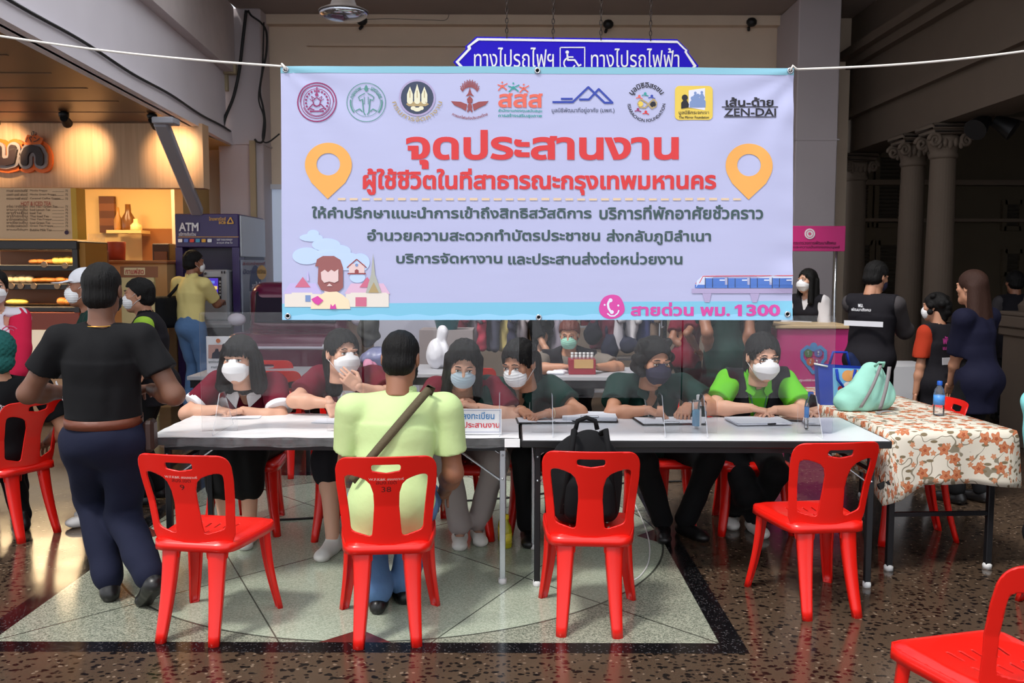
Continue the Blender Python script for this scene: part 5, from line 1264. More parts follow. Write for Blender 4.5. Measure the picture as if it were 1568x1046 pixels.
    def neckcut(s, kind, r=.062):
        c = N+F*.008
        if kind == 'round': s.minus(lambda Q: np.maximum(np.linalg.norm((Q-c)-np.outer((Q-c) @ u, u), axis=-1)-r*S, -((Q-c) @ u)-.035))
        elif kind == 'v': s.minus(lambda Q: np.maximum(np.maximum(np.abs((Q-c) @ X)-.055*S-.36*((Q-c) @ u), -((Q-c) @ F)-.0), -((Q-c) @ u)-.12)); s.minus(lambda Q: np.maximum(np.linalg.norm((Q-c)-np.outer((Q-c) @ u, u), axis=-1)-r*S*.95, -((Q-c) @ u)-.02))
        elif kind == 'wide': s.minus(lambda Q: np.maximum(np.maximum(np.abs((Q-c) @ X)-.070*S-.22*((Q-c) @ u), -((Q-c) @ F)-.0), -((Q-c) @ u)-.30)); s.minus(lambda Q: np.maximum(np.linalg.norm((Q-c)-np.outer((Q-c) @ u, u), axis=-1)-r*S*1.05, -((Q-c) @ u)-.02))
        return s
    def arms(s, ex, q, r0=.058, r1=.052):
        for i in (0,1):
            if q <= 1: e_ = sh[i]+(el[i]-sh[i])*q; s.cone(sh[i], e_, r0*S+ex, r1*S+ex+.006*(q < .8), k=.022); d_ = nrm(el[i]-sh[i]); s.post.append(lambda Q, D, e_=e_, d_=d_: np.where((np.linalg.norm(Q-e_, axis=-1) < .11), np.maximum(D, (Q-e_) @ d_), D))
            else: s.cone(sh[i], el[i], r0*S+ex, r1*S+ex); s.cone(el[i], el[i]+(wr[i]-el[i])*(q-1), r1*S+ex, (r1-.012)*S+ex)
        return s
    seat = P[2] < .75
    out = dict(t=t, sh=sh, el=el, wr=wr, N=N, W=W, C=Cc, u=u, F=F, X=X, P=P, H=H, Rh=Rh, torso=torso, neckcut=neckcut, arms=arms, child=child, S=S, an=an, kn=kn, hp=hp)
    if pants is not None and legs:
        s = SDF(.035); s.cone(P-u*.01-X*.03, P+u*.10, bw*1.02+.012, bw*.96+.012, flat=(F, 1.25)); s.ell(P-F*.03, (.15*S,.125*S,.115*S), k=.04)
        for i in (0,1):
            s.cone(hp[i], kn[i], .097*S*loose, .070*S*loose, k=.03); e_ = an[i]+(kn[i]-an[i])*.04; s.cone(kn[i], e_, .070*S*loose, .062*S*loose, k=.03)
        s.disp(wrink(.0042, 1.0, 5)); child('trousers', s, pants)
    if skirt is not None:
        mt, q = skirt; s = SDF(.05); kk = [hp[i]+(kn[i]-hp[i])*1.0 for i in (0,1)]
        s.cone(P, P+u*.12, bw*1.02+.012, bw*.92+.012, flat=(F, 1.25)); s.ell(P, (.16*S,.13*S,.11*S), k=.05)
        for i in (0,1): s.cone(hp[i], kk[i], .10*S, .085*S, k=.06); s.cone(kk[i], kk[i]+(an[i]-kk[i])*q, .085*S, .085*S, k=.05)
        mk0 = (kk[0]+kk[1])/2; s.cone((hp[0]+hp[1])/2, mk0, .09*S, .08*S, k=.06); s.cone(mk0, mk0+((an[0]+an[1])/2-mk0)*q, .08*S, .07*S, k=.05)
        s.disp(lambda Q: .004*np.sin(Q[:, 0]*70+Q[:, 2]*6)); child('skirt', s, mt)
    if top is not None:
        s = SDF(.03); torso(s, g, topz); arms(s, g*.8, sleeve); neckcut(s, neck); s.disp(wrink(.0032 if vox < .009 else .004, 1.2, int(abs(H[0])*100))); child('shirt', s, top)
        if collar is not None:
            s = SDF(.012); c = N+F*.006-u*.012
            s.cone(c-u*.005, c+u*.045, .074*S, .066*S, flat=(F, 1.06)); s.minus(lambda Q: np.linalg.norm((Q-c)-np.outer((Q-c) @ u, u), axis=-1)-.060*S)
            s.minus(lambda Q: np.maximum(np.abs((Q-c) @ X)-.016-.30*np.maximum(0, (Q-c) @ u), -((Q-c) @ F))); child('collar', s, collar, .004)
            o = MB()
            for q in ((-1,1) if clen else ()):
                A = c+u*.035+X*.05*q*S+F*.04; B_ = c-u*.085*clen+X*.035*q*S+F*(.080+(.025+.02*fem)*clen)*S; C_ = c-u*.045*clen+X*(.075+.02*clen)*q*S+F*.072*S; D_ = c+u*.03+X*.070*q*S; E_ = c-u*.03*clen+X*.020*q*S+F*.086*S
                o.add([A, E_, B_, C_, D_], [(0,1,2),(0,2,3),(0,3,4)])
            if clen: o.build('collar_flap', collar, t, False, solid=.006)
        if cuffs is not None and sleeve <= 1:
            for i in (0,1):
                d_ = nrm(el[i]-sh[i]); e_ = sh[i]+(el[i]-sh[i])*sleeve; o = MB(); r = .052*S+g*.8+.010
                R = Matrix(frame(d_, (0,.3,1)).tolist()) @ Matrix.Rotation(-PI/2, 3, 'X'); o.lathe([(r-.012,-.006),(r,-.004),(r+.001,.022),(r-.004,.026)], Vector(e_-d_*.02), 22, R); o.build('cuff', cuffs, t, True)
    if vest is not None:
        mt, kind = vest; s = SDF(.03); torso(s, g+.024, topz-.02); neckcut(s, kind, .07)
        for i in (0,1):
            a_ = sh[i]+X*(.018 if i else -.018); n_ = X*(1 if i else -1); s.post.append(lambda Q, D, a_=a_, n_=n_: np.where((Q-P) @ u > .20, np.maximum(D, (Q-a_) @ n_), D))
        s.disp(wrink(.003, 1.1, 9)); child('vest', s, mt)
    if shoes is not None and legs:
        mt, kind = shoes
        for i in (0,1):
            fy = feet[i][3] if len(feet[i]) > 3 else 0; fp = feet[i][4] if len(feet[i]) > 4 else 0
            R0 = np.array(Matrix.Rotation(fy, 3, 'Z') @ Matrix.Rotation(fp, 3, 'X')); A = an[i]; s = SDF(.02); T = lambda *p: A+R0 @ (v3(*p)*S)
            zz = -.085
            s.cone(T(0,.035,zz+.034), T(0,-.02,zz+.038), .036*S, .040*S); s.cone(T(0,-.02,zz+.038), T(0,-.125,zz+.027), .042*S, .037*S); s.ell(T(0,-.145,zz+.028), (.040*S,.045*S,.028*S), k=.02, R=R0)
            if kind in ('boot','sneaker'): s.cone(T(0,.02,zz+.04), T(0,.01,.010 if kind == 'boot' else -.005), .041*S, .039*S)
            if kind == 'flat': s.minus(lambda Q, A=A, R0=R0: np.linalg.norm(((Q-A) @ R0-v3(0,-.045,zz+.075))/v3(.033,.075,.045), axis=-1)*.04-.04)
            lo = T(0,0,zz); nz = R0 @ v3(0,0,-1); s.cut(lo+nz*-.0, nz); V, Fc = s.mesh(.0048); sh_o = mkmesh('shoe', V, Fc, mt, t)
            if kind == 'sneaker':
                o = MB(); 
                for k in range(4): o.tube([tuple(T(x*.018,-.04-k*.022,zz+.078-k*.009-.004*abs(x))) for x in (-1,0,1)], .003, 5)
                o.build('lace', M_WCAP, sh_o, True)
    return out
def patch(p, center, w, h, mt, name, art=None, off=.004, normal=None, upv=None, tilt=0):
    """small flat badge or band sewn on the clothing, bent to nothing: a thin plate"""
    n_ = Vector(normal if normal is not None else p['F']); u_ = Vector(upv if upv is not None else p['u']); x_ = u_.cross(n_).normalized(); u_ = n_.cross(x_).normalized()
    if tilt: q = x_*math.cos(tilt)+u_*math.sin(tilt); u_ = u_*math.cos(tilt)-x_*math.sin(tilt); x_ = q
    c = Vector(center)+n_.normalized()*off; o = MB(); o.box(c, (w, h, .003), R=Matrix((x_, u_, n_.normalized())).transposed()); q = o.build(name, mt, p['t']); return c, x_, u_, n_.normalized()
# ------------------------------------------------------------------ the people, from the photo
C_MAR = cloth('maroon_cloth', (104,18,40)); C_WHT = cloth('white_cotton', (232,232,236)); C_BLK = cloth('black_cloth', (15,15,18)); C_BLKS = cloth('black_skirt', (13,12,14)); C_DGR = cloth('dark_green_polo', (14,48,42)); C_LIME = cloth('lime_polo', (190,212,150), bump=.45); C_GRN = cloth('green_polo', (98,186,44)); C_VST = cloth('black_vest', (24,22,28), bump=.5); C_JEAN = cloth('blue_jeans', (86,118,160), bump=.5, sc=30); C_NAVY = cloth('navy_trousers', (20,24,46)); C_GREY = cloth('light_grey_trousers', (164,154,152)); C_YEL = cloth('yellow_shirt', (222,206,136)); C_STRP = cloth('pinstripe_skirt', (26,24,30)); C_NVS = cloth('navy_shirt', (15,16,40)); C_OR = cloth('orange_sleeve', (170,52,26)); C_GRY = cloth('grey_sleeve', (70,66,68)); C_AQ = cloth('aqua_polo', (128,206,206))
M_LEA = mat('black_leather', (22,21,22), .35, bump=.1, bscale=40); M_WSH = mat('white_shoe', (218,216,212), .55); M_RFL = mat('reflective_band', (214,214,220), .35); M_BADGE = mat('orange_badge', (226,112,36), .5)
def tolocal(x, y, rz, p):
    c, s = math.cos(-rz), math.sin(-rz); dx, dy = p[0]-x, p[1]-y; return (dx*c-dy*s, dx*s+dy*c, p[2])
def seated(label, hx, hy, hd, chair_x, py_, hands, elb, feet, **k):
    """seated behind the tables, facing the camera; the hands and feet are given in photo pixels and distances"""
    x, y = chair_x, py_; Hh = pt(hx, hy, hd); L = lambda p: (p[0]-x, p[1]-y, p[2])
    hs = [L(pt(*h)) for h in hands]; fs = [L(f[:3])+tuple(f[3:]) for f in feet]
    return person(label, (x, y, 0), 0, L(Hh), (0, .02, .52), hands=hs, elbow=elb, feet=fs, size=1.06, hunch=1, armk=.84, group='staff seated behind the tables', **k)
EB = [(-.9,.4,-.12),(.9,.4,-.12)]
# 1 white collar
p1 = seated('woman in a maroon shirt with white collar and cuffs and a black bob', 367,550,5.18, -1.60,5.60, [(333,627,5.10),(372,629,5.10)], EB, [(-1.66,5.22,.085,-.1),(-1.52,5.20,.085,.1)],
    yaw=-.10, pitch=.06, hair='bob', mask='fish', top=C_MAR, sleeve=.72, neck='v', skirt=(C_BLKS,.42), shoes=(M_WSH,'flat'), collar=C_WHT, cuffs=C_WHT, clen=1, finger=[(.9,-.45,-.1),(-.9,-.4,-.1)], curl=(1.25,1.2))
patch(p1, p1['C']+p1['X']*.075+p1['F']*.118-p1['u']*.02, .03, .036, M_BADGE, 'badge')
s = SDF(.02); q = p1; s.cone(q['N']-q['u']*.20+q['F']*.035, q['N']-q['u']*.02+q['F']*.012, .035, .055, flat=(q['F'],1.2)); s.cone(q['P']+q['u']*.02+q['F']*.09, q['P']+q['u']*.16+q['F']*.07, .09, .08, flat=(q['F'],1.7)); p1['child']('undershirt', s, C_WHT)
# 2 looking aside
p2 = seated('woman in a maroon blazer looking aside with a hand raised to her neck', 524,540,5.22, -.97,5.58, [(506,618,5.10),(549,592,5.02)], [(-1,.2,.05),(.9,-.1,-.5)], [(-1.0,5.0,.085,-.2),(-.86,5.2,.085,.1)],
    yaw=.62, pitch=.05, hair='tied', mask='fish', top=C_MAR, sleeve=.68, neck='wide', skirt=(C_STRP,.15), shoes=(M_WSH,'sneaker'), finger=[(.45,-.5,-.75),(-.55,-.1,.45)], palm=[(.2,-.4,.6),(-.2,-.9,.3)], curl=(.5,.9))
s = SDF(.02); q = p2; s.cone(q['P']+q['u']*.1+q['F']*.035, q['C']+q['F']*.035, .10, .10, flat=(q['F'],1.4)); s.cone(q['C']+q['F']*.035, q['N']-q['u']*.08+q['F']*.01, .10, .05, flat=(q['F'],1.3)); q['child']('inner_shirt', s, C_WHT)
patch(p2, p2['C']-p2['X']*.095+p2['F']*.118-p2['u']*.04, .04, .06, M_BADGE, 'badge')
# 3 pale blue mask, head bent
p3 = seated('woman in maroon with a pale blue mask bending over her papers', 710,557,5.10, -.33,5.55, [(690,622,5.08),(732,624,5.04)], EB, [(-.30,5.20,.085,.05),(-.20,5.28,.085,.15)],
    yaw=.05, pitch=.42, roll=.06, hair='long', mask='flat', maskm=M_MASKB, top=C_MAR, sleeve=.75, neck='wide', pants=C_GREY, shoes=(M_WSH,'flat'), curl=(.9,.9), knee=[(0.1,-1,.2),(.4,-1,.2)])
s = SDF(.02); q = p3; s.cone(q['P']+q['u']*.1+q['F']*.03, q['C']+q['F']*.03, .10, .10, flat=(q['F'],1.4)); s.cone(q['C']+q['F']*.03, q['N']-q['u']*.08+q['F']*.01, .10, .05, flat=(q['F'],1.3)); q['child']('inner_shirt', s, C_WHT)
patch(p3, p3['C']-p3['X']*.09+p3['F']*.115-p3['u']*.0, .035, .04, M_BADGE, 'badge')
# 4 white mask, looking down to the left
p4 = seated('woman in a dark green polo with tied hair writing and looking down', 795,556,5.12, .16,5.56, [(800,628,5.06),(838,633,4.98)], EB, [(.10,5.25,.085,0),(.26,5.25,.085,0)],
    yaw=-.55, pitch=.34, hair='tied', mask='flat', skin='mid', top=C_DGR, sleeve=.62, neck='v', pants=C_BLK, shoes=(M_LEA,'boot'), belly=.35, shw=.17, finger=[(.4,-.8,-.2),(-.9,-.5,-.15)], curl=(1.1,1.1), collar=C_DGR, vox=.008)
# 5 navy mask
p5 = seated('woman in a dark green polo and dark navy mask with curly hair', 1002,552,5.18, .86,5.60, [(994,628,5.04),(1050,624,5.06)], EB, [(.90,5.34,.085,-.1),(1.04,5.36,.085,.5)],
    yaw=.30, pitch=.24, hair='curly', mask='fish', maskm=M_MASKN, skin='mid', top=C_DGR, sleeve=.62, neck='v', pants=C_NVS if False else C_BLK, shoes=(M_LEA,'boot'), belly=.4, shw=.175, curl=(.7,.9), finger=[(.7,-.6,-.25),(-.3,-.9,-.3)], collar=C_DGR, vox=.008, knee=[(-.1,-1,.2),(.55,-1,.2)])
# 6 vest and glasses
p6 = seated('woman in a green polo and black reflective vest with glasses and a white mask', 1168,546,5.20, 1.45,5.58, [(1150,625,5.06),(1187,628,5.06)], EB, [(1.38,5.62,.085,-.2),(1.47,5.45,.085,.1)],
    yaw=.12, pitch=.20, hair='tied', mask='fish', skin='fair', top=C_GRN, sleeve=.70, neck='round', pants=C_BLK, shoes=(M_WSH,'flat'), vest=(C_VST,'wide'), curl=(.7,.8), finger=[(.95,-.3,-.15),(-.95,-.3,-.15)], collar=C_GRN)
o = MB(); T = lambda *a: tuple(p6['H']+p6['Rh'] @ v3(*a))
for x in (-1,1):
    o.tube([T(x*.032+.023*math.cos(t), -.098-.0*t, .002+.019*math.sin(t)) for t in np.linspace(0, 2*PI, 17)], .0032, 6, False); o.tube([T(x*.055,-.096,.006), T(x*.080,-.02,.010), T(x*.082,.02,.008)], .0018, 5)
o.tube([T(-.009,-.1,.006), T(.009,-.1,.006)], .002, 5); q = o.build('eyeglasses', mat('glasses_frame', (30,26,26), .3), None, True); q.location = p6['t'].location; tag(q, 'dark round eyeglasses worn by the woman in the black vest', 'glasses')
def fpt(p, x, z):   # a point on the vest's front: x across, z along the torso from the chest
    return p['C']+p['X']*x+p['u']*z+p['F']*(.148-1.4*x*x)
for x, z, w, h, mt, nm in ((-.085,-.115,.085,.026,M_RFL,'reflective_band'),(.10,-.115,.115,.026,M_RFL,'reflective_band')): patch(p6, fpt(p6, x, z), w, h, mt, nm, normal=p6['F']+p6['X']*x*3)
c, xx, uu, nn = patch(p6, fpt(p6, -.07,-.03), .045, .038, mat('flag_white', (225,222,225), .6), 'flag_patch', normal=p6['F']-p6['X']*.2)
o = MB(); RR = Matrix((xx, uu, nn)).transposed()
for z, h, mi in ((.0155,.006,0),(-.0155,.006,0),(0,.011,1)): o.cur = mi; o.box(c+uu*z+nn*.0015, (.045,h,.002), R=RR)
o.build('flag_stripes', [mat('flag_red', (180,30,50), .6), mat('flag_blue', (40,44,110), .6)], p6['t'])
c, xx, uu, nn = patch(p6, fpt(p6, .105,-.045), .001, .001, M_RFL, 'emblem_base', normal=p6['F']+p6['X']*.3)
a = Art(lambda x, y, L: c+xx*x+uu*y+nn*(.004+.001*L)); MP = mat('emblem_pink', (226,40,96), .6); a.ring(0,0,.020,.004,MP); a.ring(0,0,.013,.003,MP); a.disc(0,0,.008,MP); a.build('emblem', p6['t'])
def lanyard(p, lab, mt=None):
    q = p; o = MB(); e = q['C']-q['u']*.10+q['F']*.155
    for s_ in (-1,1): o.tube([q['N']+q['X']*.055*s_-q['F']*.01, q['N']-q['u']*.02+q['X']*.058*s_+q['F']*.055, q['C']+q['u']*.02+q['X']*.03*s_+q['F']*.145, e], .004, 6)
    o.box(e-q['u']*.03, (.03,.012,.045)); r = o.build('lanyard', mt or mat('grey_lanyard', (150,160,160), .6), None, True); r.location = q['t'].location; return tag(r, lab, 'lanyard')
lanyard(p4, 'thin grey lanyard round the neck of the woman writing in dark green'); lanyard(p5, 'pale lanyard round the neck of the woman with the navy mask'); lanyard(p6, 'grey green lanyard over the black vest of the woman with glasses', mat('green_lanyard', (60,110,90), .6))
# ---- the man in the lime shirt, seen from behind
gx, gy, gr = -.545, 4.02, PI+.08
gl = lambda p: tolocal(gx, gy, gr, p)
g_ = person('man in a lime green polo seated with his back to the camera', (gx,gy,0), gr, gl(pt(614,549,4.22)), (0,-.03,.53), skin='tan', sex='m', yaw=-.18, pitch=.22, hair='crop', mask='flat', maskm=M_MASKK,
    hands=[gl(pt(680,752,4.40)), gl(pt(548,745,4.42))], elbow=[(-.28,.9,-.4),(.28,.9,-.4)], topz=-.15, feet=[gl((-.52,4.26,.085))+(.25,), gl((-.62,4.14,.085))+(0,)], top=C_LIME, sleeve=.66, neck='round', pants=C_JEAN, shoes=(M_LEA,'flat'), shw=.20, size=1.06, belly=.1, collar=C_LIME, clen=0, loose=1.12, vox=.007, knee=[(-.25,-1,.5),(.2,-1,.5)], eyes=False)
# strap of his shoulder bag
q = g_; o = MB(); PTS = []
for t_ in np.linspace(0, 1, 26):
    c = q['P']+q['u']*(.10+.42*t_)+q['X']*(.17-.31*t_); r = .152-.03*t_; x = (.17-.31*t_)
    PTS.append(c-q['F']*(max(.02, r*math.sqrt(max(.0, 1-(x/.27)**2)))+.012))
PTS += [q['N']-q['u']*.010-q['X']*.115+q['F']*.0, q['N']-q['u']*.05-q['X']*.12+q['F']*.08]
V = []; Fs = []
for i, c in enumerate(PTS):
    a_ = PTS[min(i+1, len(PTS)-1)]-PTS[max(i-1, 0)]; w_ = nrm(np.cross(a_, -q['F'])); V += [c+w_*.019, c-w_*.019]
for i in range(len(PTS)-1): Fs.append((2*i, 2*i+1, 2*i+3, 2*i+2))
so = mkmesh('bag_strap', V, Fs, mat('olive_strap', (84,74,52), .8, bump=.3, bscale=80), None, True); so.location = q['t'].location; so.rotation_euler = q['t'].rotation_euler
md = so.modifiers.new('s','SOLIDIFY'); md.thickness = .005; tag(so, 'olive brown bag strap crossing the back of the lime shirt', 'bag strap')
# ---- the man in the black T-shirt
bx, by, br = -1.90, 4.22, PI+.16
bl_ = lambda p: tolocal(bx, by, br, p)
b_ = person('man in a black T-shirt and navy trousers walking with his back to the camera', (bx,by,0), br, bl_(pt(157,444,4.26)), bl_(pt(160,668,4.24)), skin='dark', sex='m', yaw=-.04, hair='crop', mask='flat', maskm=M_MASKK,
    hands=[bl_(pt(232,596,4.42)), bl_(pt(104,600,4.45))], elbow=[(-.6,.6,-.4),(.6,.6,-.4)], feet=[bl_((-1.67,4.12,.165))+(.55,.62), bl_((-1.93,4.28,.088))+(.25,)], knee=[(.55,-1,.1),(.35,-1,.1)], top=C_BLK, sleeve=.58, neck='round', pants=C_NAVY, shoes=(M_LEA,'boot'), shw=.168, size=1.05, belly=.12, topz=.088, vox=.007, eyes=False, loose=1.1, curl=(1.2,1.2))
q = b_; o = MB(); bc = q['P']+q['u']*.078
o.grid(lambda a_, v_: bc+q['X']*(  .170*math.cos(2*PI*a_))+q['F']*(.143*math.sin(2*PI*a_))+q['u']*(.044*(v_-.5)), 48, 1); be = o.build('belt', mat('brown_belt', (104,52,32), .5, bump=.3, bscale=30), None, True, solid=.006); be.location = q['t'].location; be.rotation_euler = q['t'].rotation_euler; tag(be, 'brown leather belt of the man in the black T-shirt', 'belt')
o = MB(); o.tube([q['N']+q['u']*.012+q['X']*(.068*math.cos(t_))+q['F']*(.066*math.sin(t_)) for t_ in np.linspace(0, 2*PI, 33)], .003, 6, False); o_ = o.build('necklace', mat('gold_chain', (200,150,70), .3, .8), None, True); o_.location = q['t'].location; o_.rotation_euler = q['t'].rotation_euler; tag(o_, 'thin gold necklace on the man in the black T-shirt', 'necklace')
o = MB(); e = q['P']-q['X']*.205+q['u']*.0; o.box(e, (.05,.10,.15), bev=.015); po = o.build('belt_pouch', mat('pouch_leather', (48,26,20), .5), None); po.location = q['t'].location; po.rotation_euler = q['t'].rotation_euler; tag(po, 'dark brown pouch hanging from the belt of the man in black', 'pouch')
A = pt(98,598,4.44); o = MB(); o.box((0,0,-.06), (.004,.16,.22), R=Matrix.Rotation(-.35,3,'Y') @ Matrix.Rotation(.5,3,'Z')); pp = o.build('paper_sheet', mat('paper_white',(226,228,236),.7), None, loc=A); tag(pp, 'white papers held at the elbow of the man in the black T-shirt', 'paper')
# ------------------------------------------------------------------ people farther back
def standing(label, hx, hy, hd, rz, hands=None, feet=None, dz=.9, fx=0, **k):
    Hh = pt(hx, hy, hd); S = (Hh.z+.115)/1.70; x, y = Hh.x-math.sin(rz)*.05, Hh.y+math.cos(rz)*.05
    f = lambda p: tolocal(x, y, rz, pt(*p))
    hs = [f(h) if h is not None else (sg*.27*S, -.12, .80*S) for h, sg in zip(hands or (None, None), (-1, 1))]
    return person(label, (x, y, 0), rz, tolocal(x, y, rz, Hh), (0, .02, .91*S), hands=hs, elbow=k.pop('elbow', [(-.35,.9,-.1),(.35,.9,-.1)]), feet=feet or [(-.10*S,.03,.085),(.10*S,-.03,.085)], size=S, vox=k.pop('vox', .010), **k)
a1 = standing('man in a pale yellow shirt and jeans using the cash machine', 297,402,9.85, PI-.45, hands=[(338,462,10.15),(300,455,10.1)], skin='tan', sex='m', hair='short', mask='flat', yaw=-.3, top=C_YEL, sleeve=.8, topz=.0, neck='round', collar=C_YEL, clen=0, pants=C_JEAN, shoes=(M_WSH,'sneaker'), elbow=[(-.6,.5,-.5),(.6,.5,-.5)])
def along(p, loc_pts, r, name, mt, lab, cat, flat=None):
    o = MB(); o.tube(loc_pts, r, 8); q = o.build(name, mt, None, True); q.location = p['t'].location; q.rotation_euler = p['t'].rotation_euler; return tag(q, lab, cat)
q = a1; s = SDF(.03); s.box(q['P']+q['X']*.22-q['F']*.10+q['u']*.16, (.10,.20,.17), .06); V, Fc = s.mesh(.012); bo = mkmesh('shoulder_bag', V, Fc, C_BLK, None); bo.location = q['t'].location; bo.rotation_euler = q['t'].rotation_euler; tag(bo, 'black shoulder bag on the back of the man at the cash machine', 'bag')
o = MB(); o.tube([q['P']+q['X']*.20-q['F']*.15+q['u']*.3, q['C']+q['X']*.12-q['F']*.145, q['N']+q['X']*.11-q['u']*.01, q['C']+q['X']*.15+q['F']*.14], .018, 6); o.build('strap', C_BLK, bo, True)
b1 = standing('man in a lime and black vest standing in profile before the bakery', 212,452,6.05, -PI/2+.25, hands=[(203,585,5.75),(180,580,5.8)], skin='mid', sex='m', hair='short', mask='flat', top=cloth('lime_shirt_dark',(150,190,60)), sleeve=.6, pants=C_BLK, shoes=(M_LEA,'boot'), vest=(C_VST,'v'), topz=-.12, collar=C_BLK)
patch(b1, b1['C']+b1['X']*.185-b1['u']*.10, .16, .035, M_RFL, 'reflective_band', normal=b1['X'])
c1 = standing('person in a white cap and dark green shirt behind the man in black', 128,440,5.6, -PI/2+.5, skin='tan', sex='m', hair='crop', mask='flat', top=C_DGR, sleeve=.6, pants=C_BLK, shoes=(M_WSH,'sneaker'))
def cap(p, mt, brim=True, name='cap', vx=.006):
    s = SDF(.01); s.ell((0,.014,.045), (.088,.104,.088)); s.cut((0,0,.035), (0,.10,-1))
    if brim: s.cone((0,-.07,.045), (0,-.14,.030), .06, .055, flat=((0,0,1),9))
    V, Fc = s.mesh(vx); return mkmesh(name, (V*p['S']) @ p['Rh'].T+p['H'], Fc, mt, p['t'])
cap(c1, cloth('white_cap', (226,226,232)))
d1 = standing('woman in a white jacket with pink sleeves cut by the left edge', -8,440,5.95, .55, hands=[(-20,545,5.7),(28,575,5.75)], hair='tied', mask='fish', top=cloth('white_jacket',(224,220,230)), sleeve=.1, topz=-.12, pants=C_BLK, shoes=(M_WSH,'sneaker'), elbow=[(-.5,.5,-.5),(.9,.3,-.5)])
s = SDF(.02); d1['arms'](s, .016, 1.95); V, Fc = s.mesh(.009); mkmesh('sleeve', V, Fc, cloth('pink_sleeve',(206,30,70)), d1['t'])
a = Art(lambda x, y, L: d1['C']+d1['X']*(x+.07)+d1['u']*y+d1['F']*(.150+.001*L)); a.ring(0,0,.05,.008,mat('emblem_rose',(220,90,130),.6)); a.ring(0,0,.03,.006,mat('emblem_rose',(220,90,130),.6)); a.build('emblem', d1['t'])
ex, ey, er = -3.07, 5.42, -PI/2-.42-.5
e1 = person('person in a black shirt and teal knit cap seated at the left edge', (ex,ey,0), er, tolocal(ex,ey,er,pt(-4,540,5.30)), (0,.06,.53), hair='short', skin='mid', top=C_BLK, sleeve=.7, topz=-.12, pants=C_BLK, shoes=(M_LEA,'boot'), belly=.5, shw=.21, vox=.010, sex='m', eyes=False)
s = SDF(.01); s.ell((0,.02,.03), (.098,.118,.108)); s.ell((0,.06,-.05), (.082,.075,.07)); s.minus(lambda P: np.maximum(P[:, 1]+.045, P[:, 2]-.03)); s.disp(lambda P: .003*np.sin(P[:, 2]*200)*np.sin(P[:, 0]*160)); V, Fc = s.mesh(.006); mkmesh('knit_cap', V @ e1['Rh'].T+e1['H'], Fc, cloth('teal_knit',(36,96,92), bump=.8, sc=60), e1['t'])
a = Art(lambda x, y, L: e1['C']-e1['X']*x*1.0+e1['u']*(y+.055)-e1['F']*(.168+.001*L-1.0*x*x*0)); a.text('เส้น-ด้าย', -.10,.0,.02,-.03,M_W,.03); a.text('ZEN-DAI', -.10,-.033,.02,-.065,M_W,.03); a.build('back_print', e1['t'])
for v in e1['t'].children[-1].data.vertices: pass
f1 = person('man with reddish hair, green mask and grey shirt leaning on the back table', (pt(874,520,7.72).x,7.72,0), 0, tolocal(pt(874,520,7.72).x,7.72,0,pt(872,512,7.55)), (0,.06,.53), hands=[tolocal(pt(874,520,7.72).x,7.72,0,pt(862,562,7.25)), tolocal(pt(874,520,7.72).x,7.72,0,pt(915,562,7.25))], elbow=EB, skin='mid', sex='m', hair='short', hairm=mat('red_brown_hair',(92,40,30),.6), mask='flat', maskm=M_MASKG, top=C_GRY if False else cloth('grey_tshirt',(120,112,104)), sleeve=.75, vest=(C_VST,'v'), pants=C_BLK, shoes=(M_LEA,'boot'), pitch=.25, yaw=-.2, vox=.010, shw=.21)
g1 = standing('woman in a black vest with white sleeves behind the pink counter', 1236,430,8.9, -.7, hair='long', mask='fish', top=cloth('white_sleeves',(206,202,204)), sleeve=1.7, vest=(C_VST,'v'), pants=C_BLK, topz=-.1, shoes=(M_LEA,'boot'), yaw=-.4)
patch(g1, g1['C']-g1['u']*.10+g1['F']*.165, .20, .03, M_RFL, 'reflective_band')
h1 = standing('man in a black vest with grey sleeves looking at a phone', 1342,424,7.15, PI-.75, hands=[(1374,496,7.35),(1366,500,7.5)], skin='mid', sex='m', hair='short', mask='flat', maskm=M_MASKN, top=C_GRY, sleeve=1.7, vest=(C_VST,'round'), pants=C_BLK, topz=-.16, shoes=(M_LEA,'boot'), pitch=.25, yaw=-.25, elbow=[(-.6,.5,-.6),(.6,.5,-.6)])
patch(h1, h1['C']-h1['F']*.165-h1['u']*.06, .30, .04, M_RFL, 'reflective_band', normal=-h1['F'])
a = Art(lambda x, y, L: h1['C']-h1['X']*x+h1['u']*y-h1['F']*(.163+.002*L)); a.text('พม.', -.05,.09,-.01,.065,M_W,.03); a.text('พัฒนาสังคม', -.10,.06,.05,.035,M_W,.01); a.build('back_print', h1['t'])
o = MB(); o.box((0,0,0), (.075,.012,.15), bev=.005, R=Matrix.Rotation(-.9,3,'X')); ph = o.build('smartphone', M_BLK, None, loc=pt(1377,490,7.42)); tag(ph, 'dark phone held by the man in the black vest with grey sleeves', 'phone')
i1 = standing('woman in a black vest with orange sleeves and pink back lettering', 1432,470,6.65, PI+.35, hands=[(1420,600,6.9),(1396,638,6.55)], hair='curly', mask='flat', skin='mid', top=C_OR, sleeve=.75, vest=(C_VST,'round'), pants=C_BLK, topz=-.18, shoes=(M_LEA,'boot'), yaw=.35, elbow=[(-.3,.9,0),(.3,.9,0)], belly=.3)
patch(i1, i1['C']-i1['F']*.172-i1['u']*.12, .30, .05, M_RFL, 'reflective_band', normal=-i1['F'])
a = Art(lambda x, y, L: i1['C']-i1['X']*x+i1['u']*y-i1['F']*(.170+.002*L)); a.text('พัฒนาสังคม', -.14,.055,.14,-.0,PK,.03); a.text('และความมั่นคง', -.14,-.01,.14,-.04,PK,.02); a.build('back_print', i1['t'])
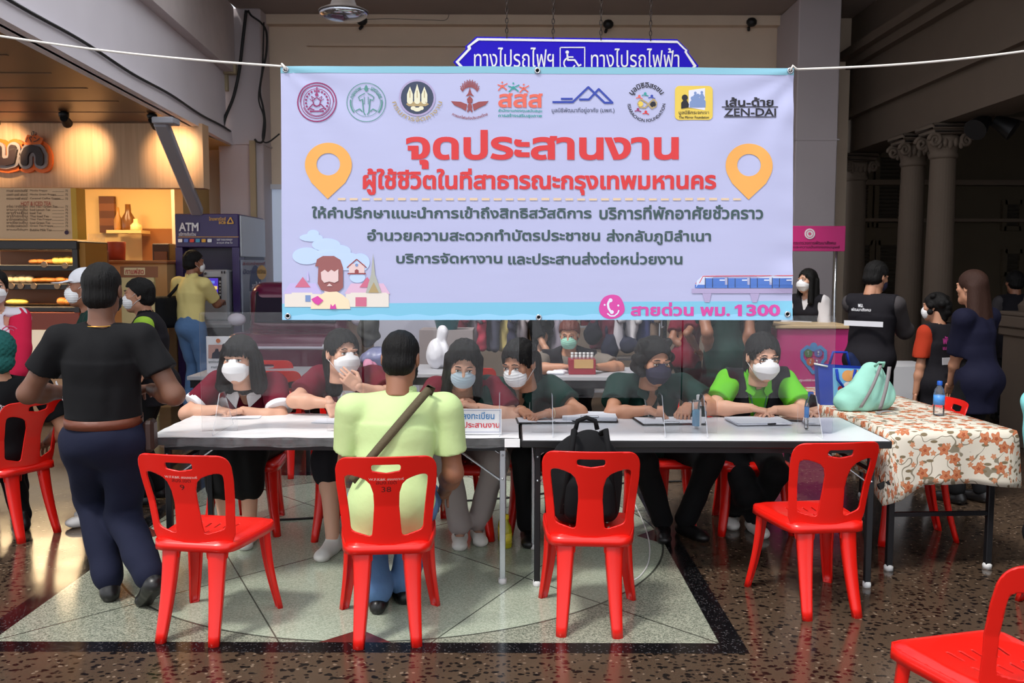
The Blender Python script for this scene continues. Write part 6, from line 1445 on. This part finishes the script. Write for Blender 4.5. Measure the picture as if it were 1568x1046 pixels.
j1 = standing('woman in a navy shirt with long brown hair seen from behind', 1487,440,6.15, PI+.55, hands=[(1480,610,6.45),(1452,605,6.25)], hair='back', hairm=M_HAIRB, skin='mid', top=C_NVS, sleeve=.95, pants=C_BLK, topz=-.22, shoes=(M_LEA,'boot'), belly=.25, shw=.165, elbow=[(-.5,.7,-.2),(.5,.7,-.2)], eyes=False)
k1 = standing('person in a dark vest half hidden by the pedestal at the right edge', 1553,432,9.4, PI, hair='short', sex='m', skin='tan', top=C_GRY, sleeve=.7, vest=(C_VST,'round'), pants=C_BLK, shoes=(M_LEA,'boot'), topz=-.15, eyes=False)
patch(k1, k1['C']-k1['F']*.165-k1['u']*.06, .30, .04, M_RFL, 'reflective_band', normal=-k1['F'])
lx, ly, lr = 2.60, 4.02, PI-.25
l1 = person('person in an aqua polo seated at the right edge, only one arm showing', (lx,ly,0), lr, tolocal(lx,ly,lr,(2.60,4.12,1.20)), (0,-.05,.53), skin='tan', sex='m', hair='short', top=C_AQ, sleeve=.85, pants=C_BLK, shoes=(M_LEA,'boot'), hands=[(-.14,-.36,.62),(.12,-.30,.62)], elbow=[(-.5,.8,-.4),(.25,.9,-.5)], shw=.20, belly=.4, eyes=False, vox=.008)
chair(2.60, 4.02, PI-.25, 'red chair at the right edge under the person in aqua')
m1 = standing('person in a maroon top bending forward behind the woman with the navy mask', 1062,452,8.0, PI/2+.5, hands=[(1068,535,7.8),(1060,540,7.9)], skin='tan', hair='tied', top=C_MAR, sleeve=.7, pants=C_BLK, shoes=(M_LEA,'boot'), eyes=False)
n1 = standing('person in dark green carrying a white bag, hidden above by the banner', 1105,420,7.3, PI+.3, hands=[(1118,545,7.3),(1085,540,7.2)], skin='tan', sex='m', hair='short', top=C_DGR, sleeve=.6, pants=C_BLK, topz=-.15, shoes=(M_LEA,'boot'), eyes=False, shw=.22)
o_ = standing('person in a dark shirt with white cuffs standing behind the woman in glasses', 1160,425,8.4, PI-.5, hands=[(1150,540,8.2),(1130,520,8.1)], skin='tan', sex='m', hair='short', top=C_BLK, sleeve=1.2, pants=C_BLK, topz=-.15, shoes=(M_LEA,'boot'), eyes=False, cuffs=None)
q1 = standing('person with dark hair bending behind the woman writing in dark green', 835,470,8.9, .9, hands=[(850,560,8.6),(820,560,8.7)], skin='mid', hair='long', mask='flat', top=C_BLK, sleeve=.7, pants=C_BLK, shoes=(M_LEA,'boot'))
# ------------------------------------------------------------------ things behind the tables
def single(mb, name, lab, cat, mats, loc=None, grp=None, sm=False, rz=0, autosm=None):
    q = mb.build(name, mats, None, sm, loc, autosm); q.rotation_euler = (0,0,rz); return tag(q, lab, cat, grp)
M_GTOP = mat('grey_table_top', (176,176,182), .4)
def btable(px0, px1, y, lab):
    A = pt(px0,575,y); B = pt(px1,575,y); w = B.x-A.x; t = thing('back_table', lab, 'table', ((A.x+B.x)/2, y+.35, 0), 0, 'tables in the row behind'); o = MB(); o.box((0,0,.735), (w,.7,.03), bev=.003); o.build('tabletop', M_GTOP, t)
    o = MB(); o.box((0,-.33,.69), (w-.04,.02,.06)); o.box((0,.33,.69), (w-.04,.02,.06)); o.build('apron', M_TBK, t)
    for sx in (-1,1):
        for sy in (-1,1): o = MB(); o.box((sx*(w/2-.05),sy*.3,.36), (.03,.03,.72)); o.build('leg', M_TBK, t)
btable(286,478,6.95,'grey back table behind the women in maroon, holding the photo card'); btable(562,705,7.15,'grey back table with plastic bags behind the lime-shirted man'); btable(842,1012,6.98,'grey back table with the red carton behind the women in green')
A = pt(316,515,7.2); B = pt(353,572,7.2); t = thing('photo_card','white standing card with a photo of a dark-clad figure','card',((A.x+B.x)/2,7.2,.75)); b0 = Vector(t.location); o = MB(); o.box((0,0,(A.z-.75)/2), (B.x-A.x,.012,A.z-.75)); o.build('card', mat('card_white',(226,226,230),.6), t)
a = Art(lambda x,y,L: pt(x,y,7.19-.002*L)-b0); a.rect(319,528,350,549,mat('card_photo',(186,140,130),.6)); a.layer=2; a.poly([(324,549),(325,541),(329,538),(330,534),(334,534),(335,538),(340,541),(341,549)],mat('card_figure',(34,34,52),.6)); a.disc(334,522,3.4,mat('card_badge',(200,110,60),.6)); a.text('จุดประสานงาน',319,552,349,557,G_,.02); a.text('สายด่วน 1300',323,560,346,564,G_,.02); a.build('card_print', t)
# car seen at the left behind the women
cx_, cyy = -2.28, 10.3
car = thing('parked_car','maroon car parked behind the red chairs with a pale door mirror','car',(cx_,cyy,0))
M_CARP = mat('car_maroon',(96,24,58),.25,.2,coat=.5); M_CGL = mat('car_glass',(40,34,48),.1); M_CTR = mat('car_trim',(196,190,204),.3)
s = SDF(.08); s.box((0,0,.62), (.62,1.25,.30), .14); s.box((0,.15,1.12), (.52,.80,.30), .16); s.cut((0,0,.30), (0,0,-1)); s.disp(lambda P: 0*P[:,0]); V, Fc = s.mesh(.02); mkmesh('body', V, Fc, M_CARP, car)
o = MB(); o.box((0,-.665,1.16), (.86,.02,.34), bev=.01, R=Matrix.Rotation(-.25,3,'X')); o.box((.535,.1,1.16), (.02,1.1,.32)); o.box((-.535,.1,1.16), (.02,1.1,.32)); o.build('window', M_CGL, car)
o = MB(); o.box((0,-1.255,.78), (1.1,.03,.03), bev=.01); o.box((0,-1.26,.50), (1.1,.04,.05), bev=.01); o.build('bumper_trim', M_CTR, car)
for sx in (-1,1):
    o = MB(); o.ball((sx*.66,-.55,1.02), (.10,.06,.07), 12); o.build('door_mirror', M_CTR, car, True); o = MB(); o.ball((sx*.45,-1.2,.78), (.12,.06,.07), 12); o.build('headlight', M_WCAP, car, True)
    for sy in (-1,1): o = MB(); o.lathe([(.12,-.09),(.29,-.085),(.30,0),(.29,.085),(.12,.09)], (sx*.56,sy*.85,.30), 22, Matrix.Rotation(PI/2,3,'Y')); o.build('wheel', M_BLK, car, autosm=40)
# partition, bin, bags
A = pt(572,440,9.3); B = pt(694,560,9.3); o = MB(); o.box((0,0,.85), (B.x-A.x,.05,1.7), bev=.01); single(o,'partition_board','grey white partition board behind the lime-shirted man','partition',mat('partition_white',(176,176,190),.6),((A.x+B.x)/2,9.3,0))
A = pt(684,513,8.6); o = MB(); o.box((0,0,.5), (.5,.4,1.0)); single(o,'storage_crate','pale crate stacked under the teal tub','crate',mat('crate_grey',(150,140,140),.7),(A.x,8.7,0)); 
o = MB(); o.lathe([(.095,0),(.13,.14),(.145,.15),(.145,.165),(.12,.165),(.09,.02)], (0,0,0), 20); single(o,'plastic_tub','teal plastic tub beside the partition board','tub',mat('teal_plastic',(34,120,130),.4),(A.x,8.62,1.0),sm=True)
def bagmesh(lab, px, py, d, z, r, mt, seed, name='plastic_bag', knot=True):
    s = SDF(.03); s.ell((0,0,r[2]), r); 
    if knot: s.cone((0,0,r[2]*1.7), (r[0]*.3,0,r[2]*2.5), r[0]*.42, r[0]*.5); 
    s.disp(wrink(.010, 1.6, seed)); s.cut((0,0,.0), (0,0,-1)); V, Fc = s.mesh(.011); p = pt(px,py,d); q = mkmesh(name, V, Fc, mt, None); q.location = (p.x,d,z); return tag(q, lab, 'bag')
M_PB = mat('white_plastic_bag',(222,222,228),.3,bump=.5,bscale=20)
bagmesh('white knotted plastic bag beside the teal tub', 672,550,7.55,.75,(.11,.10,.12),M_PB,3); bagmesh('grey and blue stuffed plastic bag on the back table', 578,545,7.5,.75,(.15,.12,.09),mat('blue_grey_bag',(128,132,170),.35,bump=.6,bscale=18,var=.5,vscale=9),4,knot=False); bagmesh('pink plastic bag low at the end of the back table', 560,575,7.05,.42,(.10,.09,.16),mat('pink_bag',(200,130,160),.4),8)
bagmesh('dark patterned bundle hanging left of the partition board', 564,510,7.5,.925,(.09,.09,.15),mat('dark_bundle',(56,56,54),.7,var=.7,vscale=14),5,'cloth_bundle',False)
# clothes rail with hanging clothes
A = pt(692,470,9.35); B = pt(1010,470,9.35); t = thing('clothes_rail','long steel rail of hanging clothes in the shade behind the tables','clothes rail',((A.x+B.x)/2,9.35,0)); w = B.x-A.x
for sx in (-1,1): o = MB(); o.tube([(sx*w/2,0,.0),(sx*w/2,0,1.45)], .018, 8); o.build('post', M_STL, t, True); o = MB(); o.box((sx*w/2,0,.012), (.05,.5,.024)); o.build('foot', M_STL, t)
o = MB(); o.tube([(-w/2,0,1.43),(w/2,0,1.43)], .016, 8); o.build('bar', M_STL, t, True)
GAR = [(700,(110,24,44),'maroon'),(716,(120,112,120),'grey'),(733,(176,52,76),'rose red'),(750,(70,70,88),'slate'),(764,(196,178,110),'pale yellow'),(778,(42,40,66),'dark navy'),(792,(190,180,184),'pale pink'),(808,(84,62,40),'olive brown'),(826,(60,54,66),'charcoal'),(846,(170,160,176),'pale lilac'),(924,(96,28,50),'wine red'),(940,(196,192,200),'off-white'),(958,(214,210,214),'bright white'),(976,(54,60,104),'blue'),(994,(120,100,86),'tan')]
for i, (px, c, nm) in enumerate(GAR):
    x = pt(px,500,9.35).x; s = SDF(.02); s.box((0,0,-.36), (.045,.17,.30), .04); s.cone((0,-.13,-.1), (0,-.22,-.34), .045, .035); s.cone((0,.13,-.1), (0,.22,-.34), .045, .035); s.cone((0,-.02,-.06), (0,.02,-.06), .05, .05); s.disp(wrink(.008, 1.4, i)); V, Fc = s.mesh(.014)
    q = mkmesh('hanging_garment', V, Fc, mat('garment_'+nm.replace(' ','_'), c, .85), None); q.location = (x,9.35,1.395); q.rotation_euler = (0,0,.5+.25*math.sin(i*2.1)); tag(q, nm+' garment on the clothes rail, '+('behind the woman with the pale blue mask' if px < 775 else 'behind the woman writing in green' if px < 900 else 'right of the reddish-haired man'), 'garment', 'garments on the rail')
    o = MB(); o.tube([(0,0,-.02),(0,0,.03),(.02,0,.05),(0.03,0,.035)], .005, 5); o.build('hanger_hook', M_STL, q, True)
for px, py, r, c, lab in ((934,535,(.085,.07,.15),(28,30,52),'dark navy bag hanging right of the reddish-haired man'),(962,528,(.10,.07,.085),(44,46,66),'grey blue cap-shaped bag hanging near the curly-haired woman'),(908,512,(.09,.07,.11),(22,22,34),'black bag hanging just behind the reddish-haired man')):
    p = pt(px,py,9.22); hz_ = 1.44-p.z; s = SDF(.03); s.ell((0,0,0), r); s.cone((-r[0]*.5,0,r[2]*.6), (0,.12,hz_), .012, .012); s.cone((r[0]*.5,0,r[2]*.6), (0,.12,hz_), .012, .012); s.disp(wrink(.006,1.3,2)); V, Fc = s.mesh(.011); q = mkmesh('hanging_bag', V, Fc, cloth('bagcloth_%d' % px, c), None); q.location = p; tag(q, lab, 'bag')
A = pt(880,520,9.9); B = pt(1015,520,9.9); t = thing('goods_shelf','steel shelf of small packaged goods behind the hanging bags','shelf',((A.x+B.x)/2,9.95,0)); w = B.x-A.x
for k in range(5): o = MB(); o.box((0,0,.25+k*.35), (w,.36,.02)); o.build('board', M_GTOP, t)
for sx in (-1,1): o = MB(); o.box((sx*w/2,0,.9), (.04,.36,1.8)); o.build('side_panel', M_TBK, t)
rg = random.Random(5); n = 0
for k in (2,3):
    x = -w/2+.06
    while x < w/2-.1:
        ww = rg.uniform(.06,.12); h = rg.uniform(.12,.27); c = rg.choice([(206,202,204),(196,196,210),(150,120,96),(66,70,120),(180,172,150),(120,40,50)]); o = MB(); o.box((0,0,h/2), (ww,.12,h), bev=.004)
        single(o,'goods_packet','small packet among the goods on the '+('upper' if k == 3 else 'middle')+' board of the steel shelf','packet',mat('packet_%d' % sum(c),c,.6),(t.location.x+x+ww/2,9.86,.26+k*.35),'packets on the '+('upper' if k == 3 else 'middle')+' shelf board'); x += ww+.015; n += 1
# carton with vials, packets
p = pt(892,575,7.1); t = thing('red_carton','red and tan carton with white-capped vials on the back table','box',(p.x,7.2,.75)); o = MB(); o.box((0,0,.06), (.21,.15,.12), bev=.003); o.build('body', mat('carton_red',(150,40,56),.6), t); o = MB(); o.box((.01,-.077,.085), (.15,.004,.07)); o.build('label', mat('carton_tan',(200,160,104),.6), t)
for k in range(6): o = MB(); o.lathe([(.012,.12),(.012,.15),(.008,.155),(.012,.158),(.012,.172),(0,.172)], (-.078+k*.031,-.04,0), 10); o.build('vial', M_WCAP, t, True)
for k in range(3): o = MB(); o.box((0,0,.015), (.14,.05,.03), bev=.012); single(o,'white_packet','white wrapped packet beside the red carton','packet',mat('packet_white',(230,232,238),.4),(pt(850+k*9,572,7.2).x,7.12+k*.09,.75),'white packets beside the red carton',rz=.5*k)
bagmesh('white plastic bag carried by the person in dark green', 1121,556,7.25,pt(1121,566,7.25).z,(.05,.04,.07),M_PB,6)
# pink help booth
A = pt(1190,503,8.3); B = pt(1302,503,8.3); bt = thing('pink_counter','pink counter with a cream top and a blue heart emblem','counter',((A.x+B.x)/2,8.3,0)); b0 = Vector(bt.location); w = B.x-A.x
o = MB(); o.box((0,.25,A.z/2), (w,.5,A.z), bev=.006); o.build('body', mat('counter_pink',(190,36,118),.5), bt); o = MB(); o.box((0,.25,A.z+.015), (w+.05,.56,.03), bev=.006); o.build('worktop', mat('counter_cream_top',(196,170,130),.5), bt)
a = Art(lambda x,y,L: pt(x,y,8.295-.003*L)-b0); HB = mat('heart_blue',(60,130,190),.5); a.line([(1246,572),(1228,549),(1228,538),(1236,531),(1246,536),(1256,531),(1264,538),(1264,549),(1246,572)],5,HB); a.disc(1246,530,5.5,HB); a.layer = 2
for x,y,c in ((1238,541,(70,110,60)),(1253,541,(90,90,160)),(1241,554,(190,90,50)),(1251,554,(150,70,130))): a.disc(x,y,6.2,mat('heart_%d' % c[0],c,.5)); a.disc(x,y-2,1.5,M_W); a.rect(x-1,y-.5,x+1,y+3,M_W)
a.text('ศูนย์ช่วยเหลือสังคม', 1224,580,1284,585,M_W,.01); a.build('heart_emblem', bt)
st = thing('pink_booth_sign','pink overhead sign with a white round emblem on a thin pole','sign',(pt(1282,385,9.35).x,9.35,0)); b0 = Vector(st.location); A = pt(1200,346,9.35); B = pt(1293,385,9.35)
o = MB(); o.box(((A.x+B.x)/2-b0.x,0,(A.z+B.z)/2), (B.x-A.x,.03,A.z-B.z), bev=.004); o.build('board', mat('sign_pink',(206,34,120),.5), st)
for xx in (1282,1203): o = MB(); q = pt(xx,385,9.35).x-b0.x; o.tube([(q,0.03,.0),(q,0.03,B.z+.05)], .014, 10); o.lathe([(.1,0),(.1,.015),(.02,.03)], (q,0.03,0), 16); o.build('pole', M_STL, st, True)
a = Art(lambda x,y,L: pt(x,y,9.33-.003*L)-b0); a.disc(1240,358,8,M_W); a.layer = 2; a.ring(1240,358,5.5,1,MAT_ if False else mat('emblem_rose',(220,90,130),.6)); a.disc(1240,358,2.5,mat('emblem_rose',(220,90,130),.6)); INK = mat('booth_ink',(70,10,50),.6); a.text('กระทรวงการพัฒนาสังคม', 1215,369,1280,374.5,INK,.02); a.text('และความมั่นคงของมนุษย์', 1215,376,1286,381.5,INK,.02); a.build('sign_lettering', st)
p = pt(1515,192,9.2); sp = thing('ceiling_loudspeaker','dark loudspeaker pair hanging from the old building cornice','loudspeaker',p)
for k in (-1,1): o = MB(); o.tube([(k*.05,0,.05),(k*.19,-.1,-.06)], [.06,.11], 14); o.build('horn', M_BLK, sp, autosm=40)
o = MB(); o.tube([(0,0,0),(0,.0,.3),(-.35,0,.55)], .02, 8); o.build('bracket', M_BLK, sp, True)
A = pt(1388,533,7.9); o = MB(); o.box((0,0,.37), (.5,.5,.74)); single(o,'document_box','white box with a black mark behind the woman in orange sleeves','box',mat('box_white_dim',(200,200,204),.7),(A.x,8.1,0))
# ------------------------------------------------------------------ things on and under the tables
M_PAP = mat('paper_white', (226,228,236), .7); M_CLIP = mat('clipboard_black', (26,26,30), .5)
def on(px, py, z=.755): return fl(px, py, z)
def paper(px, py, w, d, rz, lab, n=1, z=.7555, grp=None):
    p = on(px, py, z); o = MB()
    for k in range(n): o.box((.004*math.sin(k*3),.004*math.cos(k*2),.0008+k*.0016), (w,d,.0014), rz=.05*math.sin(k*5))
    return single(o,'paper_sheet' if n == 1 else 'paper_stack',lab,'paper',M_PAP,(p.x,p.y,z),grp,rz=rz)
paper(372,638,.20,.14,.1,'white sheet under the hands of the woman with the white collar'); paper(512,645,.21,.15,-.15,'white sheet under the fingers of the woman in the maroon blazer'); paper(715,640,.2,.14,.1,'white sheet before the woman with the pale blue mask',z=.756)
A = pt(691,626,4.535); B = pt(768,664,4.535); t = thing('registration_sign','white table card with a red pin and blue and red lettering','sign',((A.x+B.x)/2,4.535,.756)); b0 = Vector(t.location); zc = A.z-.756
o = MB(); o.box((0,0,zc/2), (B.x-A.x,.004,zc)); o.build('card', mat('card_white',(226,226,230),.6), t); o = MB(); o.box((0,.045,.001), (B.x-A.x,.09,.002)); o.bar((0,.085,.002),(0,.004,zc*.8),.05,.003); o.build('card_stand', mat('card_white',(226,226,230),.6), t)
a = Art(lambda x,y,L: pt(x,y,4.531-.001*L)-b0); BLK_ = mat('card_border',(120,130,170),.6); CB = mat('card_blue',(40,120,180),.6); CR = mat('card_red',(206,40,60),.6)
for r in ((693,628,766,628.6),(693,661.4,766,662),(693,628,693.6,662),(765.4,628,766,662)): a.rect(*r, BLK_)
a.text('ลงทะเบียน',708,631,757,642,CB,.014); a.text('จุดประสานงาน',695,646,765,658,CR,.016)
a.poly([(701+4.6*math.cos(t_),634.5+4.6*math.sin(t_)) for t_ in np.linspace(2.7,2*PI+.4,20)]+[(701,644)],CR); a.layer = 2; a.disc(701,634.5,2,M_W); a.build('card_lettering', t)
def clipboard(px, py, rz, lab, n=6):
    p = on(px, py); t = thing('clipboard',lab,'clipboard',(p.x,p.y,.754),rz); o = MB(); o.box((0,0,.0025), (.31,.225,.004), bev=.001); o.build('board', M_CLIP, t); o = MB(); o.box((0,-.10,.009+n*.0012), (.10,.02,.010), bev=.003); o.build('clip', M_STL, t)
    o = MB(); 
    for k in range(n): o.box((.004*math.sin(k*3),.006,.0055+k*.0012), (.29,.205,.001), rz=.02*math.sin(k*5))
    o.build('paper', M_PAP, t); return t
clipboard(833,643,.06,'black clipboard with a sheet under the hand of the woman writing in dark green',1); clipboard(902,641,-.05,'black clipboard piled with loose white papers between the two women in green',16); clipboard(1018,645,.12,'black clipboard under the hands of the woman with the navy mask',2)
paper(1160,646,.30,.21,.12,'stack of white papers under the hands of the woman in the black vest',8)
def pen(px, py, rz, lab, c): p = on(px,py,.764); o = MB(); o.tube([(-.07,0,0),(.06,0,0),(.07,0,0)], [.004,.004,.001], 8); o.cur = 1; o.tube([(-.075,0,0),(-.03,0,0)], .0046, 8); single(o,'ballpoint_pen',lab,'pen',[mat('pen_'+str(c[0]),c,.3),M_BLK],(p.x,p.y,.775),rz=rz,sm=True)
pen(1196,652,.2,'white pen with a black cap on the papers before the woman in the vest',(222,222,228)); pen(865,651,.05,'dark pen lying on the clipboard of the woman writing in green',(40,40,46))
p = on(1210,643); o = MB(); o.box((0,0,.005), (.16,.078,.009), bev=.004); single(o,'mobile_phone','brown and black phone lying beside the water bottle','phone',mat('phone_brown',(52,38,34),.25),(p.x,p.y,.754),rz=-.25)
M_PET = acrylic('clear_pet', haze=.10, hz_scale=4); M_WAT = mat('bottle_label_blue',(70,140,214),.4,var=.35,vscale=30)
def wbottle(px, py, z, lab, s=1):
    p = fl(px, py, z); t = thing('water_bottle',lab,'bottle',(p.x,p.y,z),0); o = MB(); o.lathe([(r*s,h*s) for r,h in ((.026,0),(.030,.006),(.030,.05),(.027,.055),(.030,.06),(.030,.12),(.026,.145),(.012,.168),(.011,.18))], n=22); o.build('bottle', M_PET, t, True)
    o = MB(); o.lathe([(.0305*s,.062*s),(.0305*s,.118*s)], n=22); o.build('label', M_WAT, t, True); o = MB(); o.lathe([(.0135*s,.172*s),(.0145*s,.174*s),(.0145*s,.193*s),(.012*s,.196*s),(0,.196*s)], n=18); o.build('cap', mat('cap_blue',(30,90,190),.4), t, autosm=40); return t
wbottle(1240,657,.754,'small water bottle with a blue cap at the right end of the white tables'); wbottle(1437,636,.762,'small water bottle with a blue cap standing alone on the flowered cloth')
p = on(1070,655); t = thing('sanitizer_bottle','clear bottle of blue hand sanitizer behind a guard foot','bottle',(p.x,p.y,.754)); o = MB(); o.box((0,0,.075), (.075,.045,.15), bev=.012); o.build('bottle', M_PET, t); o = MB(); o.box((0,0,.05), (.071,.041,.095), bev=.010); o.build('blue_gel', mat('blue_gel',(90,180,222),.2,alpha=.75), t); o = MB(); o.lathe([(.016,.15),(.016,.172),(.012,.176),(0,.176)], n=14); o.build('cap', M_WCAP, t, autosm=40)
# sauce bottle on the floor
for k,(px,py,lab) in enumerate(((775,838,'yellow green bottle with a round label on the floor by the table leg'),(771,828,'second yellow bottle half hidden behind the first by the table leg'))):
    p = fl(px,py); t = thing('drink_bottle',lab,'bottle',(p.x,p.y,0),0); o = MB(); o.lathe([(.030,0),(.033,.008),(.033,.09),(.030,.115),(.014,.15),(.013,.172)], n=20); o.build('bottle', mat('yellow_green_drink',(168,160,30),.15), t, True); o = MB(); o.lathe([(.0335,.03),(.0335,.085)], n=20); o.build('label', mat('drink_label',(214,196,60),.5,var=.4,vscale=40), t, True); o = MB(); o.lathe([(.015,.166),(.016,.168),(.016,.19),(0,.192)], n=16); o.build('cap', mat('drink_cap',(226,200,40),.4), t, autosm=40)
# ------------------------------------------------------------------ bags
bp = thing('backpack','black backpack standing on the red chair at the right table','backpack',(.34,4.12,.437),.05); s = SDF(.05); s.ell((0,0,.20), (.165,.115,.22)); s.box((0,.01,.17), (.150,.09,.165), .06); s.box((0,-.10,.13), (.11,.05,.10), .04); s.disp(wrink(.005,1.0,3)); s.cut((0,0,.004),(0,0,-1)); V, Fc = s.mesh(.008); mkmesh('body', V, Fc, C_BLK, bp)
s = SDF(.02); s.box((.0,.10,.13), (.11,.04,.10), .035); s.disp(wrink(.003,1,4)); V, Fc = s.mesh(.008); mkmesh('pocket', V, Fc, cloth('black_pocket',(24,24,27)), bp)
for k in (-1,1): o = MB(); o.tube([(k*.06,-.05,.41),(k*.07,-.12,.44),(k*.09,-.14,.30),(k*.12,-.10,.06)], .014, 6); o.build('strap', C_BLK, bp, True)
o = MB(); o.tube([(-.05,0,.42),(-.04,0,.46),(.0,0,.475),(.04,0,.46),(.05,0,.42)], .011, 8); o.build('handle', C_BLK, bp, True); o = MB(); o.tube([(-.08,.10,.04),(-.10,.13,-.02),(-.075,.16,-.16)], .006, 5); o.build('strap_end', C_BLK, bp, True)
C_MINT = cloth('mint_canvas', (150,206,190), bump=.5); C_GST = cloth('grey_webbing', (140,136,138))
p = fl(1338,632,.762); mb_ = thing('backpack','mint green backpack with grey straps leaning on the flowered table','backpack',(p.x,p.y+.12,.762),.1); s = SDF(.06); s.cone((-.03,0,.07), (.04,.02,.20), .125, .075, flat=((0,1,0),1.35)); s.ell((-.13,-.02,.05), (.07,.06,.055), k=.05); s.ell((.10,-.0,.09), (.07,.07,.09)); s.disp(wrink(.007,1.1,8)); s.cut((0,0,.003),(0,0,-1)); V, Fc = s.mesh(.007); mkmesh('body', V, Fc, C_MINT, mb_)
o = MB(); o.grid(lambda u,v: (-.10+.13*u+.02*v, -.115+.035*u-.02*math.sin(PI*u), .03+.24*u), 12, 1); o.grid(lambda u,v: (.01+.075*u+.022*v, -.125+.05*u-.015*math.sin(PI*u), .02+.24*u), 12, 1); o.grid(lambda u,v: (-.02+.12*u, -.15-.03*v, .004+.012*math.sin(PI*u)), 10, 1); o.build('strap', C_GST, mb_, True, solid=.004)
o = MB(); o.tube([(.02,-.05,.26),(.03,-.08,.285),(.06,-.08,.285),(.07,-.05,.26)], .008, 8); o.build('handle', C_MINT, mb_, True)
p = fl(1297,622,.762); tb = thing('tote_bag','blue shopping tote with a bright picture print on the flowered table','bag',(p.x,p.y+.10,.762),-.12)
M_TBL = cloth('tote_blue',(26,58,160)); o = MB(); V = [(-.135,-.06,0),(.135,-.06,0),(.135,.07,0),(-.135,.07,0),(-.155,-.055,.24),(.15,-.06,.225),(.15,.06,.225),(-.15,.07,.24)]; o.add(V, [(0,1,2,3),(0,4,5,1),(1,5,6,2),(2,6,7,3),(3,7,4,0)]); o.build('body', M_TBL, tb, solid=.004)
a = Art(lambda x,y,L: Vector((x,-.0625-.0015*L+y*.012,y))); a.poly([(-.06,.004),(.13,.004),(.142,.222),(-.07,.226)], mat('tote_sky',(120,186,226),.5)); a.layer = 2
for x,y,r,c in ((.02,.18,.035,(236,160,90)),(.06,.19,.03,(236,180,110)),(.00,.06,.035,(226,140,80)),(.05,.10,.030,(206,50,60)),(.02,.12,.024,(236,226,220)),(.08,.07,.026,(70,110,190)),(.04,.05,.022,(230,190,60)),(.09,.12,.022,(206,70,80)),(-.02,.10,.018,(200,60,70)),(.11,.02,.02,(80,130,60)),(-.03,.02,.022,(70,120,60)),(.03,.02,.02,(80,130,60))): a.disc(x,y,r,mat('tote_%d_%d' % (c[0],c[1]),c,.5),n=14); a.layer += .1
a.build('picture_print', tb)
for yy in (-.072,.075):
    o = MB(); o.tube([(-.05,yy,.22),(-.045,yy-.02,.16),(.0,yy-.03,.10),(.045,yy-.02,.15),(.06,yy,.22)] if yy < 0 else [(-.06,yy,.23),(-.04,yy,.31),(.04,yy,.31),(.06,yy,.23)], .009, 6); o.build('handle', M_TBL, tb, True)
o = MB(); o.tube([(-.18,-.06,.25),(-.1,-.065,.235)], .006, 6); o.build('zip_pull', M_WCAP, tb, True)
p = fl(1350,612,.762); s = SDF(.03); s.ell((0,0,.06), (.12,.08,.06)); s.cone((-.05,0,.1), (-.12,.0,.24), .035, .03); s.disp(wrink(.006,1.2,2)); s.cut((0,0,.002),(0,0,-1)); V, Fc = s.mesh(.008); q = mkmesh('cloth_bag', V, Fc, cloth('dark_blue_cloth',(22,34,70)), None); q.location = (p.x+.02,p.y+.28,.762); tag(q, 'dark blue cloth bag slumped behind the mint backpack', 'bag')
# cables on the floor
def floorcable(pxs, r, lab, m): 
    P = [fl(x,y,r) for x,y in pxs]; Q = []
    for i in range(len(P)-1):
        p0=P[max(i-1,0)];p1=P[i];p2=P[i+1];p3=P[min(i+2,len(P)-1)]
        for k in range(8): u=k/8; Q.append(.5*((2*p1)+(p2-p0)*u+(2*p0-5*p1+4*p2-p3)*u*u+(3*p1-p0-3*p2+p3)*u**3))
    o = MB(); o.tube(Q+[P[-1]], r, 6); single(o,'floor_cable',lab,'cable',m,sm=True)
floorcable([(972,772),(985,800),(994,830),(993,860),(980,882),(960,893)], .004, 'thin white cable curving on the floor behind the backpack chair', M_WCAP)
floorcable([(395,797),(480,793),(560,783),(700,768),(800,760),(930,742),(1000,738),(1080,736)], .007, 'black cable lying across the floor under the tables', M_CAB)
# bracelets
for p_, i, lab, c in ((p5,1,'silver bracelet on the wrist of the woman with the navy mask',(200,200,205)),(p4,1,'pale bead bracelet on the wrist of the woman writing in green',(214,190,160))):
    w_ = p_['wr'][i]; d_ = nrm(p_['wr'][i]-p_['el'][i]); R = frame(d_, (0,0,1)); o = MB(); o.tube([w_-d_*.03+R[:,0]*(.031*math.cos(t_))+R[:,2]*(.031*math.sin(t_)) for t_ in np.linspace(0,2*PI,21)], .004, 6, False); q = o.build('bracelet', mat('bracelet_%d' % c[2],c,.3,.6), None, True); q.location = p_['t'].location; tag(q, lab, 'bracelet')
